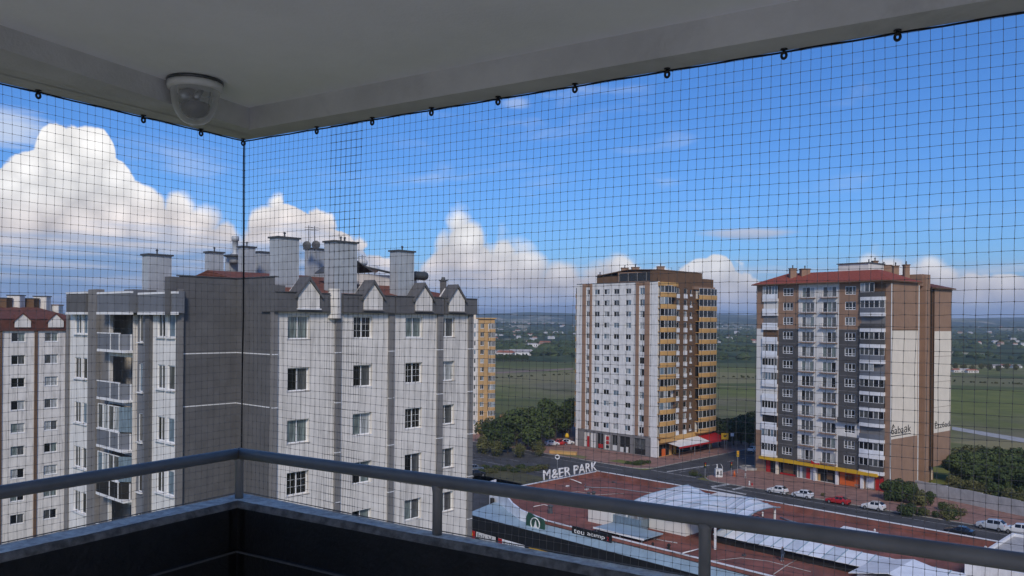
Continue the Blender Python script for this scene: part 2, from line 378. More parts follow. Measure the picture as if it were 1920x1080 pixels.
# ------------------------------------------------------------------ facades
class Fac:                                  # a vertical wall plane: P0 its left end seen from outside, d to the right
    def __init__(s, P0, d):
        s.P0 = Vector((P0[0], P0[1])); s.d = Vector((d[0], d[1])).normalized(); s.n = Vector((s.d.y, -s.d.x)); s.rz = math.atan2(s.d.y, s.d.x)
    def s(s, u, v=600):
        x, y = unroll(u, v); k = x / F
        return (k * s.P0.y - s.P0.x) / (s.d.x - k * s.d.y)
    def z(s, u, v):
        x, y = unroll(u, v); Y = s.P0.y + s.s(u, v) * s.d.y
        return ZC - y / F * Y
    def p(s, a, z, o=0.0):
        q = s.P0 + s.d * a + s.n * o
        return Vector((q.x, q.y, z))
    def box(s, mb, s0, s1, o0, o1, z0, z1):
        return mb.obox(s.P0, s.d, s.n, s0, s1, o0, o1, z0, z1)
    def at(s, a): return Fac(s.P0 + s.d * a, s.d)

def wall(parent, name, fac, s0, s1, z0, z1, mats, zones=(), holes=(), depth=0.16, base=0, o=0.0):
    """wall sheet with real openings; zones: (s0,s1,z0,z1,material index), holes: (s0,s1,z0,z1)"""
    S = {s0, s1}; Z = {z0, z1}
    for a in list(zones) + list(holes):
        for x in a[:2]:
            if s0 < x < s1: S.add(x)
        for x in a[2:4]:
            if z0 < x < z1: Z.add(x)
    def uniq(q):
        q = sorted(q); r = [q[0]]
        for x in q[1:]:
            if x - r[-1] > 0.004: r.append(x)
        return r
    S, Z = uniq(S), uniq(Z)
    mb = MB(); idx = {}
    def vid(i, j):
        if (i, j) not in idx: idx[(i, j)] = len(mb.v); mb.v.append(fac.p(S[i], Z[j], o))
        return idx[(i, j)]
    for i in range(len(S) - 1):
        for j in range(len(Z) - 1):
            cs, cz = (S[i] + S[i + 1]) / 2, (Z[j] + Z[j + 1]) / 2
            if any(h[0] < cs < h[1] and h[2] < cz < h[3] for h in holes): continue
            mi = base
            for q in zones:
                if q[0] < cs < q[1] and q[2] < cz < q[3]: mi = q[4]
            mb.f.append([vid(i, j), vid(i + 1, j), vid(i + 1, j + 1), vid(i, j + 1)]); mb.mi.append(mi)
    for h in holes:
        a, b_, c_, e = h[:4]
        mi = base
        for q in zones:
            if q[0] < (a + b_) / 2 < q[1] and q[2] < (c_ + e) / 2 < q[3]: mi = q[4]
        mb.cur = mi
        P = lambda s_, z_, q_: fac.p(s_, z_, o - q_)
        mb.quad(P(a, c_, 0), P(a, e, 0), P(a, e, depth), P(a, c_, depth)); mb.quad(P(b_, e, 0), P(b_, c_, 0), P(b_, c_, depth), P(b_, e, depth))
        mb.quad(P(a, e, 0), P(b_, e, 0), P(b_, e, depth), P(a, e, depth)); mb.quad(P(b_, c_, 0), P(a, c_, 0), P(a, c_, depth), P(b_, c_, depth))
    return mb.build(name, mats, parent)

WIN = {}
def win_mesh(w, h, cols, bars=0, fr=0.06, sill=True, transom=0.0):
    k = (round(w, 2), round(h, 2), cols, bars, fr, sill, transom)
    if k in WIN: return WIN[k]
    f = MB(); t = 0.06
    f.box(0, w, 0, t, 0, fr); f.box(0, w, 0, t, h - fr, h); f.box(0, fr, 0, t, fr, h - fr); f.box(w - fr, w, 0, t, fr, h - fr)
    cw = (w - fr) / cols
    for i in range(1, cols): f.box(i * cw, i * cw + fr, 0.002, t - 0.002, fr, h - fr)
    if transom: f.box(fr, w - fr, 0.004, t - 0.004, transom, transom + fr * 0.8)
    panes = []
    for i in range(cols):
        p = MB(); x0 = i * cw + fr * 0.8; x1 = (i + 1) * cw + fr * 0.2
        p.box(x0, x1, t * 0.55, t * 0.75, fr * 0.8, h - fr * 0.8); panes.append(p.mesh('pane', M['g_dark']))
        if bars:
            for b in range(1, bars + 1):
                z = fr + (h - 2 * fr) * b / (bars + 1); f.box(x0, x1, t * 0.4, t * 0.5, z - 0.008, z + 0.008)
            xm = (x0 + x1) / 2; f.box(xm - 0.008, xm + 0.008, t * 0.38, t * 0.52, fr, h - fr)
    sm = None
    if sill:
        q = MB(); q.box(-0.08, w + 0.08, -0.20, 0.0, -0.07, -0.003); sm = q.mesh('sill', M['trim'])
    WIN[k] = (f.mesh('window', M['pvc']), panes, sm)
    return WIN[k]
PANE = {}
def pane_var(me, m):
    k = (me.name, m.name)
    if k not in PANE:
        c = me.copy(); c.materials[0] = m; PANE[k] = c
    return PANE[k]
def window(parent, fac, s0, z0, w, h, cols=2, glass=('g_dark',), bars=0, fr=0.06, sill=True, inset=0.10, o=0.0, transom=0.0, frame=None):
    fm, panes, sm = win_mesh(w, h, cols, bars, fr, sill, transom)
    base = Vector((0, 0, 0)); q = parent
    while q: base += q.location; q = q.parent
    wo = link('window', fm, parent, fac.p(s0, z0, o - inset) - base, fac.rz)
    if frame:
        wo.data = pane_var(fm, frame)
    for i, p in enumerate(panes):
        link('pane', pane_var(p, M[glass[i % len(glass)]]), wo)
    if sm: link('sill', sm, wo)
    return wo
GL = ['g_dark', 'g_dark', 'g_mid', 'g_mid', 'g_green', 'g_light', 'g_blue']
def rg(*a): return tuple(random.choice(a or GL) for _ in range(4))
def text_mesh(body, size, depth, m, shear=0.0):
    cu = bpy.data.curves.new('lettering', 'FONT'); cu.body = body; cu.size = size; cu.extrude = depth; cu.resolution_u = 3; cu.shear = shear
    o = bpy.data.objects.new('lettering', cu); COL.objects.link(o)
    dg = bpy.context.evaluated_depsgraph_get()
    me = bpy.data.meshes.new_from_object(o.evaluated_get(dg)); me.materials.clear(); me.materials.append(m)
    bpy.data.objects.remove(o); bpy.data.curves.remove(cu)
    return me
def text_on(parent, name, body, fac, s0, z0, width, height, m, o=0.02, depth=0.01):
    me = text_mesh(body, 1.0, 0.02, m)
    xs = [v.co.x for v in me.vertices]; ys = [v.co.y for v in me.vertices]
    x0, x1, y0, y1 = min(xs), max(xs), min(ys), max(ys)
    for v in me.vertices:                      # stand the letters up in the plane of the board
        x = (v.co.x - x0) / (x1 - x0) * width; z = (v.co.y - y0) / (y1 - y0) * height; y = v.co.z / 0.02 * depth
        v.co = (x, -y, z)
    me.update()
    base = Vector((0, 0, 0)); q = parent
    while q: base += q.location; q = q.parent
    return link(name, me, parent, fac.p(s0, z0, o) - base, fac.rz)

# ================================================================== the balcony the picture is taken from
PD, QD = Vector((0.5323, 0.8466)), Vector((0.8466, -0.5323))       # along the left wall (away), along the right wall (to the right)
_rc = on_z(449, 850, ZC - 0.55); RC = Vector((_rc.x, _rc.y))       # corner of the handrail
def bp(q, p, dz, o=RC):                                              # plan offsets from the rail corner, height from the camera
    w = o + QD * q + PD * p
    return Vector((w.x, w.y, ZC + dz))
PT, BB, CEIL, FLOOR = -0.733, 0.749, 0.833, -1.60
OUT, INN = 0.060, 0.045
LQ, LP = 6.2, 4.6                                                    # how far the right and the left wall run
balc = thing('balcony', 'shaded concrete balcony corner with pale ceiling and black painted parapet', 'balcony', bp(0, 0, FLOOR))
def bbox(mb, q0, q1, p0, p1, z0, z1):
    return mb.hexa([bp(q0, p0, z0), bp(q1, p0, z0), bp(q1, p1, z0), bp(q0, p1, z0), bp(q0, p0, z1), bp(q1, p0, z1), bp(q1, p1, z1), bp(q0, p1, z1)])
def OQ(t): return max(0.018, OUT * (1 - max(0.0, t) / 1.2))        # the right wall's outer edge runs in towards the rail
# parapet: black inside, rough grey top whose inner arris is broken
def parapet(name, along, n, L):
    mb = MB(); rows = []
    rnd = random.Random(5 if along == 'q' else 9); drift = [0.0] * 8
    for i in range(n + 1):
        t = L * i / n
        ci = [0]
        def j(a):                                     # roughness that drifts along the wall, with small chips
            k_ = ci[0] = (ci[0] + 1) % 8; drift[k_] = drift[k_] * 0.86 + rnd.uniform(-.5, .5); return a * max(-1.6, min(1.6, drift[k_]))
        k = 0.0 if i in (0,) else 1.0
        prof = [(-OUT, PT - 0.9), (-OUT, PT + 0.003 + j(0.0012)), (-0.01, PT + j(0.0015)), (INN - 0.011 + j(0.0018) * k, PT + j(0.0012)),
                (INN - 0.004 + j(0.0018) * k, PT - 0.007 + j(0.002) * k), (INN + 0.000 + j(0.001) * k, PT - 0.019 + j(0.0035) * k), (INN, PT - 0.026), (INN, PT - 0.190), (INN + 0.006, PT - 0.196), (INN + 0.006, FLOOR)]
        rows.append([])
        for wi, (w, z) in enumerate(prof):
            if along == 'q' and wi < 2: w = -OQ(t)
            if along == 'q' and wi == 2: w = 0.3 * (INN - 0.011) - 0.7 * OQ(t)
            # w: inward offset; mitre at the corner
            if along == 'q': rows[-1].append(bp(max(t, 0) + (w if i == 0 else (w if t < w else 0)), -w, z))
            else: rows[-1].append(bp(w, -t - (w if i == 0 else (w if t < w else 0)), z))
    m = len(rows[0])
    for i in range(n):
        for k in range(m - 1):
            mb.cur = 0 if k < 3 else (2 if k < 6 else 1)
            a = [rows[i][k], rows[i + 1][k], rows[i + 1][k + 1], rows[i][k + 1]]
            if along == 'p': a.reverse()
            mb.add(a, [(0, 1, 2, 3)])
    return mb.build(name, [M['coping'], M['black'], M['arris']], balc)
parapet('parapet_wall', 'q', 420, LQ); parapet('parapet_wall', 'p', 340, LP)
# thin ledge line on the black wall
mb = MB(); bbox(mb, INN + 0.006, LQ, -INN - 0.014, -INN - 0.004, PT - 0.200, PT - 0.194); mb.build('ledge', M['char'], balc)
mb = MB(); bbox(mb, INN + 0.004, INN + 0.014, -LP, -INN - 0.02, PT - 0.200, PT - 0.194); mb.build('ledge', M['char'], balc)
mb = MB(); bbox(mb, -OUT, LQ + 8, -LP - 14, OUT, FLOOR - 0.15, FLOOR); mb.build('floor_and_added_terrace', M['floor'], balc)  # runs on into the added terrace, which throws sun up to the ceiling
# behind the camera an unseen sunlit terrace is added to bounce light on the ceiling; two columns carry the slab there
for q_, p_ in ((0.3, -LP + 0.2), (LQ - 0.3, -LP + 0.2)):
    mb = MB(); bbox(mb, q_ - 0.15, q_ + 0.15, p_ - 0.15, p_ + 0.15, FLOOR, CEIL); mb.build('column', M['flat'], balc)
# ceiling and edge beams
mb = MB(); bbox(mb, -OUT - 0.02, LQ, -LP, OUT + 0.02, CEIL + 0.002, CEIL + 0.16); mb.build('ceiling', M['ceil'], balc)
ic = on_z(468, 243, ZC + BB); it = on_z(467, 203, ZC + CEIL); il = on_z(0, 48, ZC + CEIL)
def pq(w): d = Vector((w.x, w.y)) - RC; return d.dot(QD), d.dot(PD)
iq, ip = pq(ic); tq, tp = pq(it); lq, lp = pq(il)
slope = (lq - tq) / (lp - tp)
mb = MB()                                                          # right beam
def strip(mb, pts, q0s, q1s):
    pass
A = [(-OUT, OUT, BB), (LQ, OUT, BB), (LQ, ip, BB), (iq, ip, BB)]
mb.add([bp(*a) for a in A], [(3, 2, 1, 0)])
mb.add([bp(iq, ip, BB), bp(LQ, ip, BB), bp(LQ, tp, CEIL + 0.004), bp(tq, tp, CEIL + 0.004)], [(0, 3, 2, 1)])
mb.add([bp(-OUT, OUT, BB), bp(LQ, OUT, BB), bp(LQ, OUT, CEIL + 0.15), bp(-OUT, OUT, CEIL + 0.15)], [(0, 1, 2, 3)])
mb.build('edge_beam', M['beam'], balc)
mb = MB()                                                          # left beam
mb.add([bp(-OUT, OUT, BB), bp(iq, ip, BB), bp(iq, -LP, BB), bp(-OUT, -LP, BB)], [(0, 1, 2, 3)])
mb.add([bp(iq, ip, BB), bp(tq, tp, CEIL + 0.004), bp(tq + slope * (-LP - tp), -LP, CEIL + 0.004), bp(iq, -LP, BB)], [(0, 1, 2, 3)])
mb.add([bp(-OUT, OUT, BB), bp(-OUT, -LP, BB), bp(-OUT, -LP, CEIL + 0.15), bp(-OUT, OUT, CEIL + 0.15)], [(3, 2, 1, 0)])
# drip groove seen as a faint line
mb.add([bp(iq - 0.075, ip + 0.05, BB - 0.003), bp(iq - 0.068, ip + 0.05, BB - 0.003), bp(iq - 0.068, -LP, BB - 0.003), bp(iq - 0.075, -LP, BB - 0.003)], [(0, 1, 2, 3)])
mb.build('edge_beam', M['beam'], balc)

# handrail on posts
RZ = -0.55
rail = thing('handrail', 'dark grey tubular metal handrail on short posts running round the balcony corner', 'railing', bp(0, 0, PT))
rr = 0.0225
mb = MB(); mb.tube([bp(0.0, -LP, RZ), bp(0, -0.012, RZ)], rr, 20); mb.build('rail_tube', M['rail'], rail, True)
mb = MB(); mb.tube([bp(0.012, 0, RZ), bp(LQ, 0, RZ)], rr, 20); mb.build('rail_tube', M['rail'], rail, True)
mb = MB(); mb.lathe(bp(0, 0, RZ), [(0.012, -rr - 0.004), (rr + 0.001, -rr * 0.6), (rr + 0.002, 0), (rr * 0.85, rr * 0.55), (rr * 0.4, rr * 0.95), (0.002, rr + 0.001)], 20); mb.build('corner_joint', M['rail'], rail, True)
def post(q, p):
    mb = MB(); mb.lathe(bp(q, p, 0), [(0.017, PT - 0.01), (0.017, RZ - rr - 0.02), (0.0185, RZ - rr - 0.008), (0.0215, RZ - rr * 0.55)], 16); mb.build('post', M['rail'], rail, True)
post(0, 0)
for u in (820, 1322):
    a = on_z(u, 950, ZC - 0.62)
    k = unroll(u, 950)[0] / F
    t = (k * RC.y - RC.x) / (QD.x - k * QD.y); post(t, 0)
post(t + 1.35, 0); post(0, -1.35); post(0, -2.7)

# bird net: wires and knots, slightly slack
CELL = 0.0298
def net(name, label, org, ax, t0, t1, off, seed, sag=0.004, wire=0.00058, fold=0.0):
    sag *= 0.6
    rnd = random.Random(seed)
    root = thing(name, label, 'bird net', bp(0, 0, PT))
    H = BB - PT - 0.012; nz = int(round(H / CELL)); nt = max(2, int(round((t1 - t0) / (0.0262 if ax == 'q' else 0.0280))))
    outv = Vector((PD.x, PD.y)) if ax == 'q' else Vector((-QD.x, -QD.y))
    av = QD if ax == 'q' else -PD
    ph = [rnd.uniform(0, 6.28) for _ in range(8)]
    P = [[None] * (nz + 1) for _ in range(nt + 1)]
    for i in range(nt + 1):
        for j in range(nz + 1):
            t = t0 + (t1 - t0) * i / nt; z = PT + 0.006 + H * j / nz
            e = math.sin(math.pi * j / nz) ** 0.6
            low = max(0.0, 1 - j / 17.0)
            dt = e * (sag * 0.7 * math.sin(2.1 * t + ph[0] + 3 * z) + 0.0014 * math.sin(9 * t + ph[1]) + 0.0010 * math.sin(31 * z + 17 * t + ph[2])) + low * e * 0.0022 * math.sin(43 * z + 29 * t + ph[5])
            dz = e * (sag * 1.2 * math.sin(1.7 * t + ph[3]) + 0.0022 * math.sin(6.3 * t + 5 * z + ph[4]) + 0.0009 * rnd.uniform(-1, 1)) + low * e * 0.0024 * math.sin(37 * t + 11 * z + ph[6])
            if fold: dt += fold * e * math.sin(z * 4.0 + ph[7]) * 0.5
            do = off + e * sag * 2.5 * math.sin(2.6 * t + 2 * z + ph[6])
            ob = OUT if ax == 'p' else OUT + (OQ(t) - OUT) * (1 - j / nz)
            w = RC + outv * (ob + do) + av * (t + dt)
            P[i][j] = Vector((w.x, w.y, ZC + z + dz))
    def wires(lines):
        mb = MB(); n3 = Vector((outv.x, outv.y, 0))
        for line in lines:
            b = len(mb.v)
            for k, p in enumerate(line):
                d = (line[min(k + 1, len(line) - 1)] - line[max(k - 1, 0)]).normalized(); y = n3; x = d.cross(y)
                for a in (0.5, 2.6, 4.7):
                    mb.v.append(p + (x * math.cos(a) + y * math.sin(a)) * wire)
            for k in range(len(line) - 1):
                for c in range(3):
                    mb.f.append([b + 3 * k + c, b + 3 * k + (c + 1) % 3, b + 3 * k + 3 + (c + 1) % 3, b + 3 * k + 3 + c]); mb.mi.append(0)
        return mb
    tag(wires([P[i] for i in range(nt + 1)]).build('upright_strand', M['net'], root), None, None, kind='stuff')
    tag(wires([[P[i][j] for i in range(nt + 1)] for j in range(nz + 1)]).build('level_strand', M['net'], root), None, None, kind='stuff')
    kb = MB(); r = 0.0023
    for i in range(nt + 1):
        for j in range(nz + 1):
            p = P[i][j]
            kb.add([p + Vector((r, 0, 0)), p + Vector((-r, 0, 0)), p + Vector((0, r, 0)), p + Vector((0, -r, 0)), p + Vector((0, 0, r)), p + Vector((0, 0, -r))],
                   [(0, 2, 4), (2, 1, 4), (1, 3, 4), (3, 0, 4), (2, 0, 5), (1, 2, 5), (3, 1, 5), (0, 3, 5)])
    tag(kb.build('knot', M['net'], root), None, None, kind='stuff')
    # border rope under the beam
    path = [bp(0, 0, 0)] ; path = []
    for i in range(0, nt + 1, 2):
        w = P[i][nz]; path.append(Vector((w.x, w.y, ZC + BB - 0.003 - 0.0012 * math.sin(i * 0.8))))
    mb = MB(); mb.tube(path, 0.0028, 6); mb.build('border_rope', M['rope'], root)
    path = [Vector((P[i][0].x, P[i][0].y, ZC + PT + 0.008)) for i in range(0, nt + 1, 2)]
    mb = MB(); mb.tube(path, 0.0016, 5); mb.build('border_rope', M['net'], root)
    return root
net('bird_net', 'dark square mesh bird net left of the balcony corner rope', RC, 'p', -OUT + 0.003, 2.6, 0.0, 3)
net('bird_net', 'short piece of bird net just right of the balcony corner rope, overlapping the next', RC, 'q', -OUT + 0.003, 0.60, 0.004, 11, fold=0.010)
net('bird_net', 'wide square mesh bird net covering the right side of the balcony opening', RC, 'q', 0.44, 5.0, 0.0, 21)
w = RC + (PD - QD) * OUT
mb = MB(); mb.tube([(w.x, w.y, ZC + PT), (w.x, w.y, ZC + PT + 0.5), (w.x + 0.003, w.y, ZC), (w.x, w.y, ZC + BB - 0.004)], 0.0034, 8)
o = mb.build('corner_rope', M['rope'], None, True); tag(o, 'vertical black rope where the two bird nets meet at the balcony corner', 'rope')

# eye hooks that carry the net
def hook(u, v, label):
    c = on_z(u, v - 8, ZC + BB)
    q, p = pq(c)
    if u < 460: q = -OUT + 0.018; ax = PD
    elif u > 470: p = OUT - 0.018; ax = QD
    else: q, p, ax = -OUT + 0.02, OUT - 0.02, (PD + QD).normalized()
    k = unroll(u, v)[0] / F                    # slide along the beam until it stands where the photo shows it
    o_ = RC + QD * q + PD * p
    if u < 460: t = (k * o_.y - o_.x) / (PD.x - k * PD.y); o_ = o_ + PD * t
    elif u > 470: t = (k * o_.y - o_.x) / (QD.x - k * QD.y); o_ = o_ + QD * t
    h = thing('eye_hook', label, 'hook', (o_.x, o_.y, ZC + BB), group='eye hooks along the beam')
    mb = MB(); mb.lathe((o_.x, o_.y, ZC + BB), [(0.0095, -0.003), (0.0095, 0.0)], 14); mb.build('washer', M['hook'], h, True)
    mb = MB(); mb.lathe((o_.x, o_.y, ZC + BB), [(0.0045, -0.014), (0.0045, -0.0035)], 10); mb.build('shank', M['hook'], h, True)
    mb = MB(); R = 0.0066; ring = [Vector((o_.x + ax.x * R * math.cos(a), o_.y + ax.y * R * math.cos(a), ZC + BB - 0.0185 + 1.25 * R * math.sin(a))) for a in [2 * math.pi * i / 18 for i in range(19)]]
    mb.tube(ring, 0.0038, 8, False); mb.build('eye', M['hook'], h, True)
hook(72, 158, 'black eye hook in the left beam, farthest from the balcony corner')
hook(269, 212, 'black eye hook in the left beam, just left of the dome fixture')
hook(377, 241, 'black eye hook in the left beam, just below the dome fixture')
hook(465, 263, 'black eye hook right at the corner above the vertical rope')
nm = ['first', 'second', 'third', 'fourth', 'fifth', 'sixth', 'seventh', 'eighth']
for i, (u, v) in enumerate([(594, 239), (698, 220), (809, 199), (934, 178), (1078, 155), (1251, 125), (1470, 88), (1683, 52)]):
    hook(u, v, 'black eye hook in the right beam, %s from the balcony corner' % nm[i])

# dome fixture under the ceiling
dc = on_z(366, 152, ZC + CEIL); R0 = 0.093
dome = thing('dome_fixture', 'clear domed camera housing with white rim under the balcony ceiling', 'dome camera', dc)
C3 = (dc.x, dc.y, dc.z)
mb = MB(); mb.lathe(C3, [(R0, -0.010), (R0 * 1.03, -0.006), (R0 * 1.03, 0.0)], 40); mb.build('base_plate', M['lensdark'], dome, True)
mb = MB(); mb.lathe(C3, [(R0 * 0.90, -0.034), (R0 * 0.985, -0.030), (R0 * 1.0, -0.022), (R0 * 1.0, -0.0102)], 40); mb.build('rim', M['plast'], dome, True)
gm = bpy.data.materials.new('clear_dome'); gm.use_nodes = True
t = NT(gm.node_tree); gb = gm.node_tree.nodes['Principled BSDF']; gb.inputs['Base Color'].default_value = (0.70, 0.70, 0.69, 1); gb.inputs['Roughness'].default_value = 0.12
tr = t.n('ShaderNodeBsdfTransparent'); tr.inputs[0].default_value = (0.88, 0.9, 0.9, 1)
fr = t.n('ShaderNodeLayerWeight'); fr.inputs[0].default_value = 0.35
ms = t.n('ShaderNodeMixShader'); gm.node_tree.links.new(t.step(fr.outputs['Facing'], 0.0, 0.9, 0.22, 0.85), ms.inputs[0])
gm.node_tree.links.new(tr.outputs[0], ms.inputs[1]); gm.node_tree.links.new(gb.outputs[0], ms.inputs[2])
gm.node_tree.links.new(ms.outputs[0], gm.node_tree.nodes['Material Output'].inputs['Surface'])
prof = []
for i in range(15):
    a = math.pi / 2 * i / 14; prof.append((max(0.001, R0 * 0.88 * math.sin(a) ** 0.85), -0.034 - 0.120 * math.cos(a)))
mb = MB(); mb.lathe(C3, prof, 40, False); mb.build('clear_bubble', gm, dome, True)
mb = MB(); prof = [(max(0.001, 0.052 * math.cos(a)), -0.095 + 0.040 * math.sin(a)) for a in [-math.pi / 2 + math.pi * 0.62 * i / 12 for i in range(13)]]
mb.lathe(C3, prof, 28); mb.build('camera_ball', M['lensdark'], dome, True)
mb = MB(); mb.tube([V(dc.x - 0.012, dc.y - 0.01, dc.z - 0.03), V(dc.x - 0.02, dc.y - 0.045, dc.z - 0.075)], [0.016, 0.024], 14)
mb.tube([V(dc.x + 0.025, dc.y, dc.z - 0.03), V(dc.x + 0.012, dc.y - 0.03, dc.z - 0.07)], [0.008, 0.014], 10); mb.build('bracket', M['chrome'], dome, True)
mb = MB(); mb.tube([V(dc.x - 0.018, dc.y - 0.04, dc.z - 0.058), V(dc.x - 0.022, dc.y - 0.058, dc.z - 0.078)], [0.022, 0.019], 16); mb.build('lens_barrel', M['chrome'], dome, True)
for a in (0.4, 2.3, 3.6): mb = MB(); mb.tube([V(dc.x + 0.05 * math.cos(a), dc.y + 0.05 * math.sin(a), dc.z - 0.03), V(dc.x + 0.045 * math.cos(a), dc.y + 0.045 * math.sin(a), dc.z - 0.09)], 0.0035, 8); mb.build('strut', M['chrome'], dome, True)

# ================================================================== the near grey and white apartment block
AV, BV = Vector((0.66, 0.7513)).normalized(), Vector((0.7513, -0.66)).normalized()
_e = on_y(515, 600, 46.5); E = Vector((_e.x, _e.y))
def hit(P, d, u, v=600):                       # distance along d from P (plan) to the sight line of column u
    k = unroll(u, v)[0] / F
    return (k * P.y - P.x) / (d.x - k * d.y)
tF = hit(E, -BV, 443); Fp = E - BV * tF
tG = hit(Fp, -AV, 335); G = Fp - AV * tG
tL = hit(G, -BV, 125); Lp = G - BV * tL
FR = Fac(E, AV)                                # right front, towards the lower right
FP1 = Fac(Fp, BV)                              # grey panel right of the fold
FP0 = Fac(G, AV)                               # grey panel left of the fold
FL = Fac(Lp, BV)                               # left wing
LR = FR.s(883)
near = thing('apartment_block', 'large nearby grey and white apartment block with gabled dormers and metal chimneys', 'building', (E.x, E.y, 0))
FH = 3.04
ZW = FR.z(560, 636)                            # sill of the top row
TOP = ZC + 2.42
BANDT, BANDB = FR.z(540, 547), FR.z(560, 585)
MG = [M['white'], M['grey'], M['grey2'], M['trim'], M['greyb'], M['whiteblue']]
rows = range(0, 6)
# --- right front
wc = [(540, 582), (663, 699), (761, 793), (829, 853)]
wd, wh = 1.50, 1.38
holes = []; spots = []
for ci, (a, b) in enumerate(wc):
    s0 = FR.s(a) if ci < 3 else FR.s(b) - 1.5
    for r in rows:
        z = ZW - r * FH; holes.append((s0, s0 + wd, z, z + wh)); spots.append((ci, r, s0, z))
pil = [(503 - 505 + 515, 519), (628, 638), (728, 738), (819, 829), (876, 884)]
wall(near, 'wall', FR, 0, LR, 0, BANDB + 0.4, MG, holes=holes, depth=0.22)
gsel = {(0, 0): ('g_green', 'g_green'), (0, 1): ('g_dark', 'g_mid'), (0, 2): ('g_green', 'g_green'), (0, 3): ('g_dark', 'g_dark'),
        (1, 0): ('g_dark', 'g_dark'), (1, 1): ('g_dark', 'g_mid'), (1, 2): ('g_green', 'g_light'), (1, 3): ('g_dark', 'g_green'),
        (2, 0): ('g_green', 'g_green'), (2, 1): ('g_dark', 'g_dark'), (2, 2): ('g_dark', 'g_dark'), (2, 3): ('g_dark', 'g_mid'),
        (3, 0): ('g_mid', 'g_mid'), (3, 1): ('g_light', 'g_light'), (3, 2): ('g_mid', 'g_mid'), (3, 3): ('g_green', 'g_mid')}
for ci, r, s0, z in spots:
    g = gsel.get((ci, r), rg('g_dark', 'g_mid', 'g_green'))
    window(near, FR, s0, z, wd, wh, 2, g, bars=2 if g[0] == 'g_dark' and g[1] == 'g_dark' else 0, inset=0.20, fr=0.07)
# dark shaft behind the openings is the pane itself; pilasters
for i, (a, b) in enumerate(pil):
    s0, s1 = FR.s(a), FR.s(b)
    if i == 0: s0, s1 = -0.16, FR.s(519)
    if i == 4: s0, s1 = LR - 0.30, LR + 0.14
    mb = MB(); FR.box(mb, s0, s1, -0.2, 0.14, 0, BANDB + 0.3); mb.build('pilaster', M['grey2'], near)
    for k in range(0, 5):
        zt = FR.z(560, 664) - k * FH
        mb = MB(); FR.box(mb, s0 - 0.01, s1 + 0.01, 0.0, 0.152, zt, zt + 0.05); mb.build('trim_band', M['trim'], near)
# hairline string courses
for k in range(0, 4):
    zt = FR.z(560, 664) - k * FH
    mb = MB(); FR.box(mb, 0.3, LR - 0.3, 0.0, 0.012, zt, zt + 0.02); mb.build('string_course', M['white'], near)
# mansard band with dormers
bands = [(515, 613, 0.32), (637, 735, 0.32), (737, 827, 0.30), (829, 890, 0.30)]
for a, b, o in bands:
    s0, s1 = FR.s(a), FR.s(b)
    if a == 515: s0 = -0.2
    if b == 890: s1 = LR + 0.35
    mb = MB()
    prof = [(-0.3, BANDB), (o, BANDB), (o + 0.02, BANDB + 0.06), (o - 0.02, BANDT - 0.05), (o + 0.05, BANDT - 0.03), (o + 0.05, BANDT), (-0.3, BANDT)]
    n = len(prof); vs = [FR.p(s0, z, q) for q, z in prof] + [FR.p(s1, z, q) for q, z in prof]
    mb.add(vs, [tuple(range(n)), tuple(range(2 * n - 1, n - 1, -1))] + [(i, n + i, n + (i + 1) % n, (i + 1) % n) for i in range(n)])
    mb.build('mansard_band', M['grey'], near)
# white rounded pillar between the first two bands
s0, s1 = FR.s(614), FR.s(637)
mb = MB(); pts = []
for i in range(9):
    a = math.pi * i / 8; q = FR.P0 + FR.d * ((s0 + s1) / 2 - math.cos(a) * (s1 - s0) / 2) + FR.n * (0.05 + 0.38 * math.sin(a)); pts.append((q.x, q.y))
mb.prism(pts, BANDB - 0.35, BANDT + 0.28); mb.build('pillar', M['white'], near)
for a, b, c in [(552, 592, 572), (674, 711, 692), (771, 804, 787), (836, 863, 849)]:
    sa, sb = FR.s(a), FR.s(b); sm = (sa + sb) / 2; w2 = 0.74
    zb = BANDB + 0.22; zs = zb + 0.78; zt = zb + 1.62
    o = 0.40
    mb = MB(); poly = [(sm - w2, zb), (sm + w2, zb), (sm + w2, zs), (sm, zt), (sm - w2, zs)]
    vs = [FR.p(s, z, o) for s, z in poly] + [FR.p(s, z, -0.9) for s, z in poly]
    mb.add(vs, [(0, 1, 2, 3, 4)] + [(i, 5 + i, 5 + (i + 1) % 5, (i + 1) % 5) for i in range(5)])
    dm = mb.build('dormer', M['white'], near)
    mb = MB(); th = 0.16
    for sg in (-1, 1):
        e0 = (sm + sg * (w2 + 0.20), zs - 0.22); e1 = (sm, zt + 0.04)
        vs = []
        for q in (o + 0.10, -0.55):
            vs += [FR.p(e0[0], e0[1], q), FR.p(e1[0], e1[1], q), FR.p(e1[0], e1[1] + th * 1.4, q), FR.p(e0[0], e0[1] + th, q)]
        mb.hexa(vs)
    mb.build('gable_roof', M['grey'], dm)
    mb = MB(); FR.box(mb, sm - w2 - 0.06, sm + w2 + 0.06, 0.3, o + 0.09, zb - 0.08, zb - 0.003); mb.build('sill', M['trim'] if c == 572 else M['grey2'], dm)
